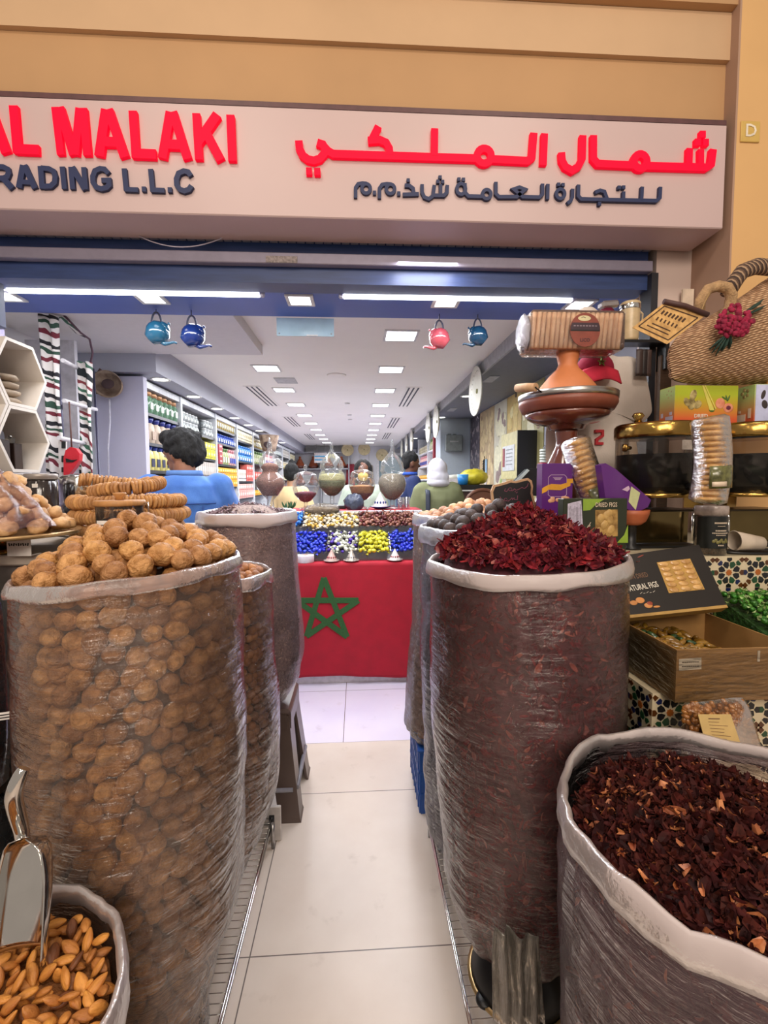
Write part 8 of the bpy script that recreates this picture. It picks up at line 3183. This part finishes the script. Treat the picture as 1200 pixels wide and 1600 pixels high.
tag(MB().lathe([(0, 0), (.13, 0), (.15, .03), (.11, .05), (0, .06)], 24, c=(1.36, 6.33, 1.541)).build('plate_stack', PLW), 'grey plate lying on the low white cabinet', 'plate')
t = thing('black_desk', 'black desk top with white edge behind the person in the hood', 'desk', (1.15, 5.1, 0))
MB().box((0, 0, 1.44), (.62, .62, .05), ch=.004).build('desk_top', m_black, t)
MB().box((0, -.314, 1.405), (.62, .01, .015)).build('white_edge', FRW, t)
MB().box((0, 0, .71), (.56, .56, 1.41)).build('desk_body', M('dark_brown_laminate', '#4a3230', .5), t)
yb = tag(MB().sph((0, 0, 0), (.15, .12, .09), 24, 14, fn=lambda u: 1+.22*nz3(u.x*3, u.y*3, u.z*3)+.06*nz3(u.x*9, u.y*9, u.z*9)).build('shopping_bag', M('yellow_film', '#d8cc3c', .35, var=.2, scale=14, bump=.5, bscale=30), loc=(1.30, 5.1, 1.55)),
         'crumpled yellow plastic bag on the black desk', 'bag')
t = thing('blue_cup', 'bright blue cup standing on the black desk', 'cup', (1.12, 4.86, 1.4655))
MB().lathe([(0, 0), (.05, 0), (.062, .11), (.058, .11), (.047, .006), (0, .006)], 24).build('cup_body', M('blue_plastic2', '#2a86d0', .35), t)
t = thing('wooden_chair', 'brown wooden chair with rounded back between the desk and chalkboard', 'chair', (1.20, 4.16, 0))
WDC = M('chair_wood', '#6a4028', .45, var=.15, stretch=(1, 1, 6))
MB().box((0, 0, .9), (.40, .40, .04), ch=.01).build('seat', WDC, t)
pts = [(-.17, .18, .9)]+[(-.17*math.cos(PI*i/10), .20, 1.27+.15*math.sin(PI*i/10)) for i in range(11)]+[(.17, .18, .9)]
b = MB().tube(pts, .018, 10)
b.prism([(-.15, .95), (.15, .95), (.15, 1.28), (.1, 1.38), (0, 1.41), (-.1, 1.38), (-.15, 1.28)], .195, .205)
b.build('backrest', WDC, t)
for sx in (-1, 1):
    for sy in (-1, 1):
        MB().cyl((sx*.17, sy*.17, .88), (sx*.19, sy*.19, 0), .02, .016, 10).build('leg', WDC, t)
t = thing('wall_cabinet', 'wall box with yellow front, paper notice and black side on the right wall', 'cabinet', (1.53, 4.33, 1.52))
MB().box((0, 0, .22), (.18, .46, .44), ch=.003).build('cabinet_body', M('pale_yellow_board', '#c8c08c', .5), t)
MB().box((0, -.235, .22), (.18, .008, .44)).build('black_side', m_black, t)
MB().box((-.093, .0, .20), (.005, .34, .24)).build('notice', M('notice_paper', '#c8ccd0', .5), t)
MB().box((-.097, .13, .21), (.003, .06, .18)).build('red_print', M('notice_red', '#8a2838', .5), t)
b = MB()
for k in range(5):
    b.box((-.097, -.03, .28-.035*k), (.002, .18, .008))
b.build('print', M('notice_grey', '#84888c', .5), t)
t = thing('hanging_keys', 'bunch of dark keys and a pale blue phone case hung on the tan picture', 'keys', (1.615, 5.75, 1.70))
MB().box((0, -.03, -.02), (.012, .07, .20), ch=.004).build('blue_case', M('pale_blue_plastic', '#8cb0d0', .3), t)
MB().box((0, -.01, -.18), (.012, .10, .14), ch=.004).build('white_case', M('white_plastic', '#cfc8c4'), t)
b = MB()
for k in range(7):
    b.tube([(-.004, .05, .08-.03*k), (-.010, .075+.01*(k % 2), .05-.03*k)], .009, 6)
b.tube([(0, .05, .12), (0, .05, -.15)], .006, 6)
b.build('keys', m_black, t)
# cash desk and till
t = thing('cash_desk', 'dark wooden cash desk behind the lime bags', 'desk', (1.15, 3.1, 0))
MB().box((0, 0, .60), (.66, .46, 1.20), ch=.005).build('desk_body', M('dark_wood', '#4a3626'), t)
MB().box((0, 0, 1.21), (.70, .50, .02), ch=.004).build('desk_top', M('brown_top', '#5c3c2c', .4), t)
t = thing('till_screen', 'black till screen on its stand tilted back behind the chalkboard', 'screen', (1.10, 3.02, 1.2205))
MB().box((0, 0, .01), (.16, .16, .02), ch=.004).cyl((0, 0, .02), (0, 0, .22), .02, n=12).build('stand', m_black, t)
MB().prism([(-.15, .20), (.02, .36), (.14, .37), (.19, .33), (.15, .22), (.10, .18)], -.03, .01).build('screen_back', M('till_black', '#16181a', .35), t)
MB().prism([(-.15, .20), (.02, .36), (.035, .35), (-.12, .19)], -.034, .012).build('screen_edge', M('pale_edge', '#b8c0bc', .3), t)
t = thing('red_carton', 'small red carton on the cash desk beside the till', 'box', (1.235, 3.0, 1.2205))
MB().box((0, 0, .20), (.055, .05, .40), ch=.003).build('carton', M('red_card', '#b82434', .4), t)
for k in range(5):
    t2 = tag(MB().lathe([(0, 0), (.024, 0), (.026, .004), (.026, .016), (0, .018)], 16, c=(1.235, 3.0, 1.6215+.0185*k)).build('small_tin', M('pale_tin', '#c4ccc4', .3, .3)), 'small pale tin stacked on the red carton by the till, %s' % ('lowest', 'second from below', 'middle', 'fourth from below', 'topmost')[k], 'tin')
tag(MB().box((1.29, 3.06, 1.2205+.26), (.05, .06, .52), ch=.003).build('black_case', m_black), 'tall black case beside the red carton', 'case')

# shelves on the right beyond the column
for k, (y0, y1, lb) in enumerate(((7.1, 8.3, 'first white shelf unit on the right, beyond the pale column'), (8.3, 9.6, 'second white shelf unit on the right beyond the column'), (9.6, 11.2, 'last white shelf unit on the right beyond the column'))):
    t = thing('shelf_unit', lb, 'shelf', (1.44, (y0+y1)/2, 0))
    MB().box((1.44, y0+.02, 1.19), (.36, .04, 2.38)).build('upright', SHW, t, True)
    MB().box((1.615, (y0+y1)/2+.02, 1.15), (.02, y1-y0-.04, 2.3)).build('back_board', M('shelf_back', '#8a949e'), t, True)
    sets = [[(PGN, 'pale green packet', 'packet', .11), (BRD, 'flat red box', 'box', .15), (BRW, 'coral red carton', 'box', .1), (JYL, 'amber glass jar', 'jar', .09)],
            [(BCR, 'cream carton', 'box', .11), (PPK, 'pink packet with blue label', 'packet', .11), (BOR, 'orange box', 'box', .1), (PGN, 'pale green packet', 'packet', .11)],
            [(TW, 'small silver tin', 'tin', .09), (BPK, 'pink box', 'box', .12), (BYL, 'bright yellow tea box', 'box', .09), (BWG, 'white carton', 'box', .09)]][k]
    for lv, z in enumerate((2.05, 1.80, 1.55, 1.30)):
        MB().box((1.44, (y0+y1)/2+.02, z-.012), (.34, y1-y0-.04, .024)).build('shelf_board', SHW, t, True)
        me, lb_, ct_, w_ = sets[lv]
        n_ = int((y1-y0-.08)/(w_*1.1))
        lab = '%s, %s board, %s right shelf unit' % (lb_, ('top', 'second', 'third', 'lowest')[lv], ('first', 'second', 'last')[k])
        for j in range(n_):
            put(me, {'box': 'carton', 'jar': 'glass_jar'}.get(ct_, ct_), lab, ct_, (1.33, y0+.06+(j+.5)*(y1-y0-.08)/n_, z), (0, 0, PI), 1, lab)
tag(MB().box((1.205, 7.2, 1.1), (.05, .06, 2.2), ch=.004).build('red_board', M('red_board', '#8c2430', .5)), 'tall narrow dark red board at the end of the right shelves', 'board')

# back wall
BKY = 12.88
t = thing('shelf_unit', 'grey back wall shelf holding brown tagines', 'shelf', (-1.0, BKY-.2, 0))
for z in (.9, 1.4, 1.86, 2.3):
    MB().box((-1.0, BKY-.2, z), (1.5, .36, .03)).build('shelf_board', M('pale_grey', '#a7a9ad'), t, True)
for x in (-1.75, -1.0, -.25):
    MB().box((x, BKY-.2, 1.15), (.03, .36, 2.3)).build('upright', M('pale_grey', ''), t, True)
for k, x in enumerate((-1.58, -1.22, -.80, -.45)):
    for lv, z in enumerate((1.415, 1.875)):
        t = thing('tagine', '%s brown tagine on the %s back shelf' % (('leftmost', 'second', 'third', 'rightmost')[k], ('lower', 'upper')[lv]), 'tagine', (x, BKY-.22, z))
        MB().lathe([(0, 0), (.10, 0), (.15, .06), (.14, .07), (0, .06)], 20).build('base_dish', TERD, t)
        MB().lathe([(.14, .072), (.12, .10), (.05, .24), (.025, .28), (.04, .32), (0, .33)], 20).build('lid', M('terracotta', '#b5623c'), t)
t = thing('blue_striped_sign', 'white sign with blue stripes hanging at the back wall', 'sign', (-.98, 12.2, 2.14))
MB().box((0, 0, 0), (.34, .02, .26), ch=.004).build('board', M('white_plastic', '#cfc8c4'), t)
for k in range(2):
    MB().box((0, -.012, .04-.09*k), (.32, .004, .035)).build('stripe', M('sky_stripe', '#3a9ac8', .5), t)
MB().tube([(-.1, 0, .13), (-.1, 0, .36)], .004, 5).tube([(.1, 0, .13), (.1, 0, .36)], .004, 5).build('hanger', m_steel, t)
for px_, py_, lb in ((543, 703, 'left'), (569, 702, 'middle'), (597, 711, 'right')):
    q = P(px_, py_, 12.45)
    wallplate(q.x, 12.45, q.z, .165, lb+' one of three round golden plates at the back wall', (PI/2, 0, 0), M('gold_straw_plate', '#c8b88c', .5, var=.15, scale=14))
t = thing('white_door_frame', 'white door frame at the back wall right of the golden plates', 'door frame', (.92, BKY-.06, 0))
for x in (.55, 1.5):
    MB().box((x-.92, 0, 1.15), (.07, .06, 2.3)).build('post', FRW, t)
MB().box((.105, 0, 2.27), (1.02, .06, .07)).build('head_rail', FRW, t)
MB().box((.105, .03, 1.1), (.9, .02, 2.2)).build('glass_pane', M('pale_cyan_pane', '#9ab4b8', .2, var=.2, scale=3), t)
for k, (x, z, c_, lb) in enumerate(((-.2, 1.75, '#a8404c', 'red'), (.05, 1.65, '#4c7c54', 'green'), (.30, 1.72, '#b8a488', 'beige'))):
    t = thing('hanging_garment', lb+' garment hanging at the back wall', 'garment', (x, 12.75, z))
    MB().grid(lambda u, v: Vector(((u-.5)*(.20+.06*(1-v)), .03*math.sin(u*14), -.35+.6*v)), 14, 8, thick=.02).build('cloth', M('garment_'+lb, c_, .85), t)
    MB().tube([(0, 0, .25), (0, 0, 2.5-z)], .004, 5).build('hanger', m_steel, t)
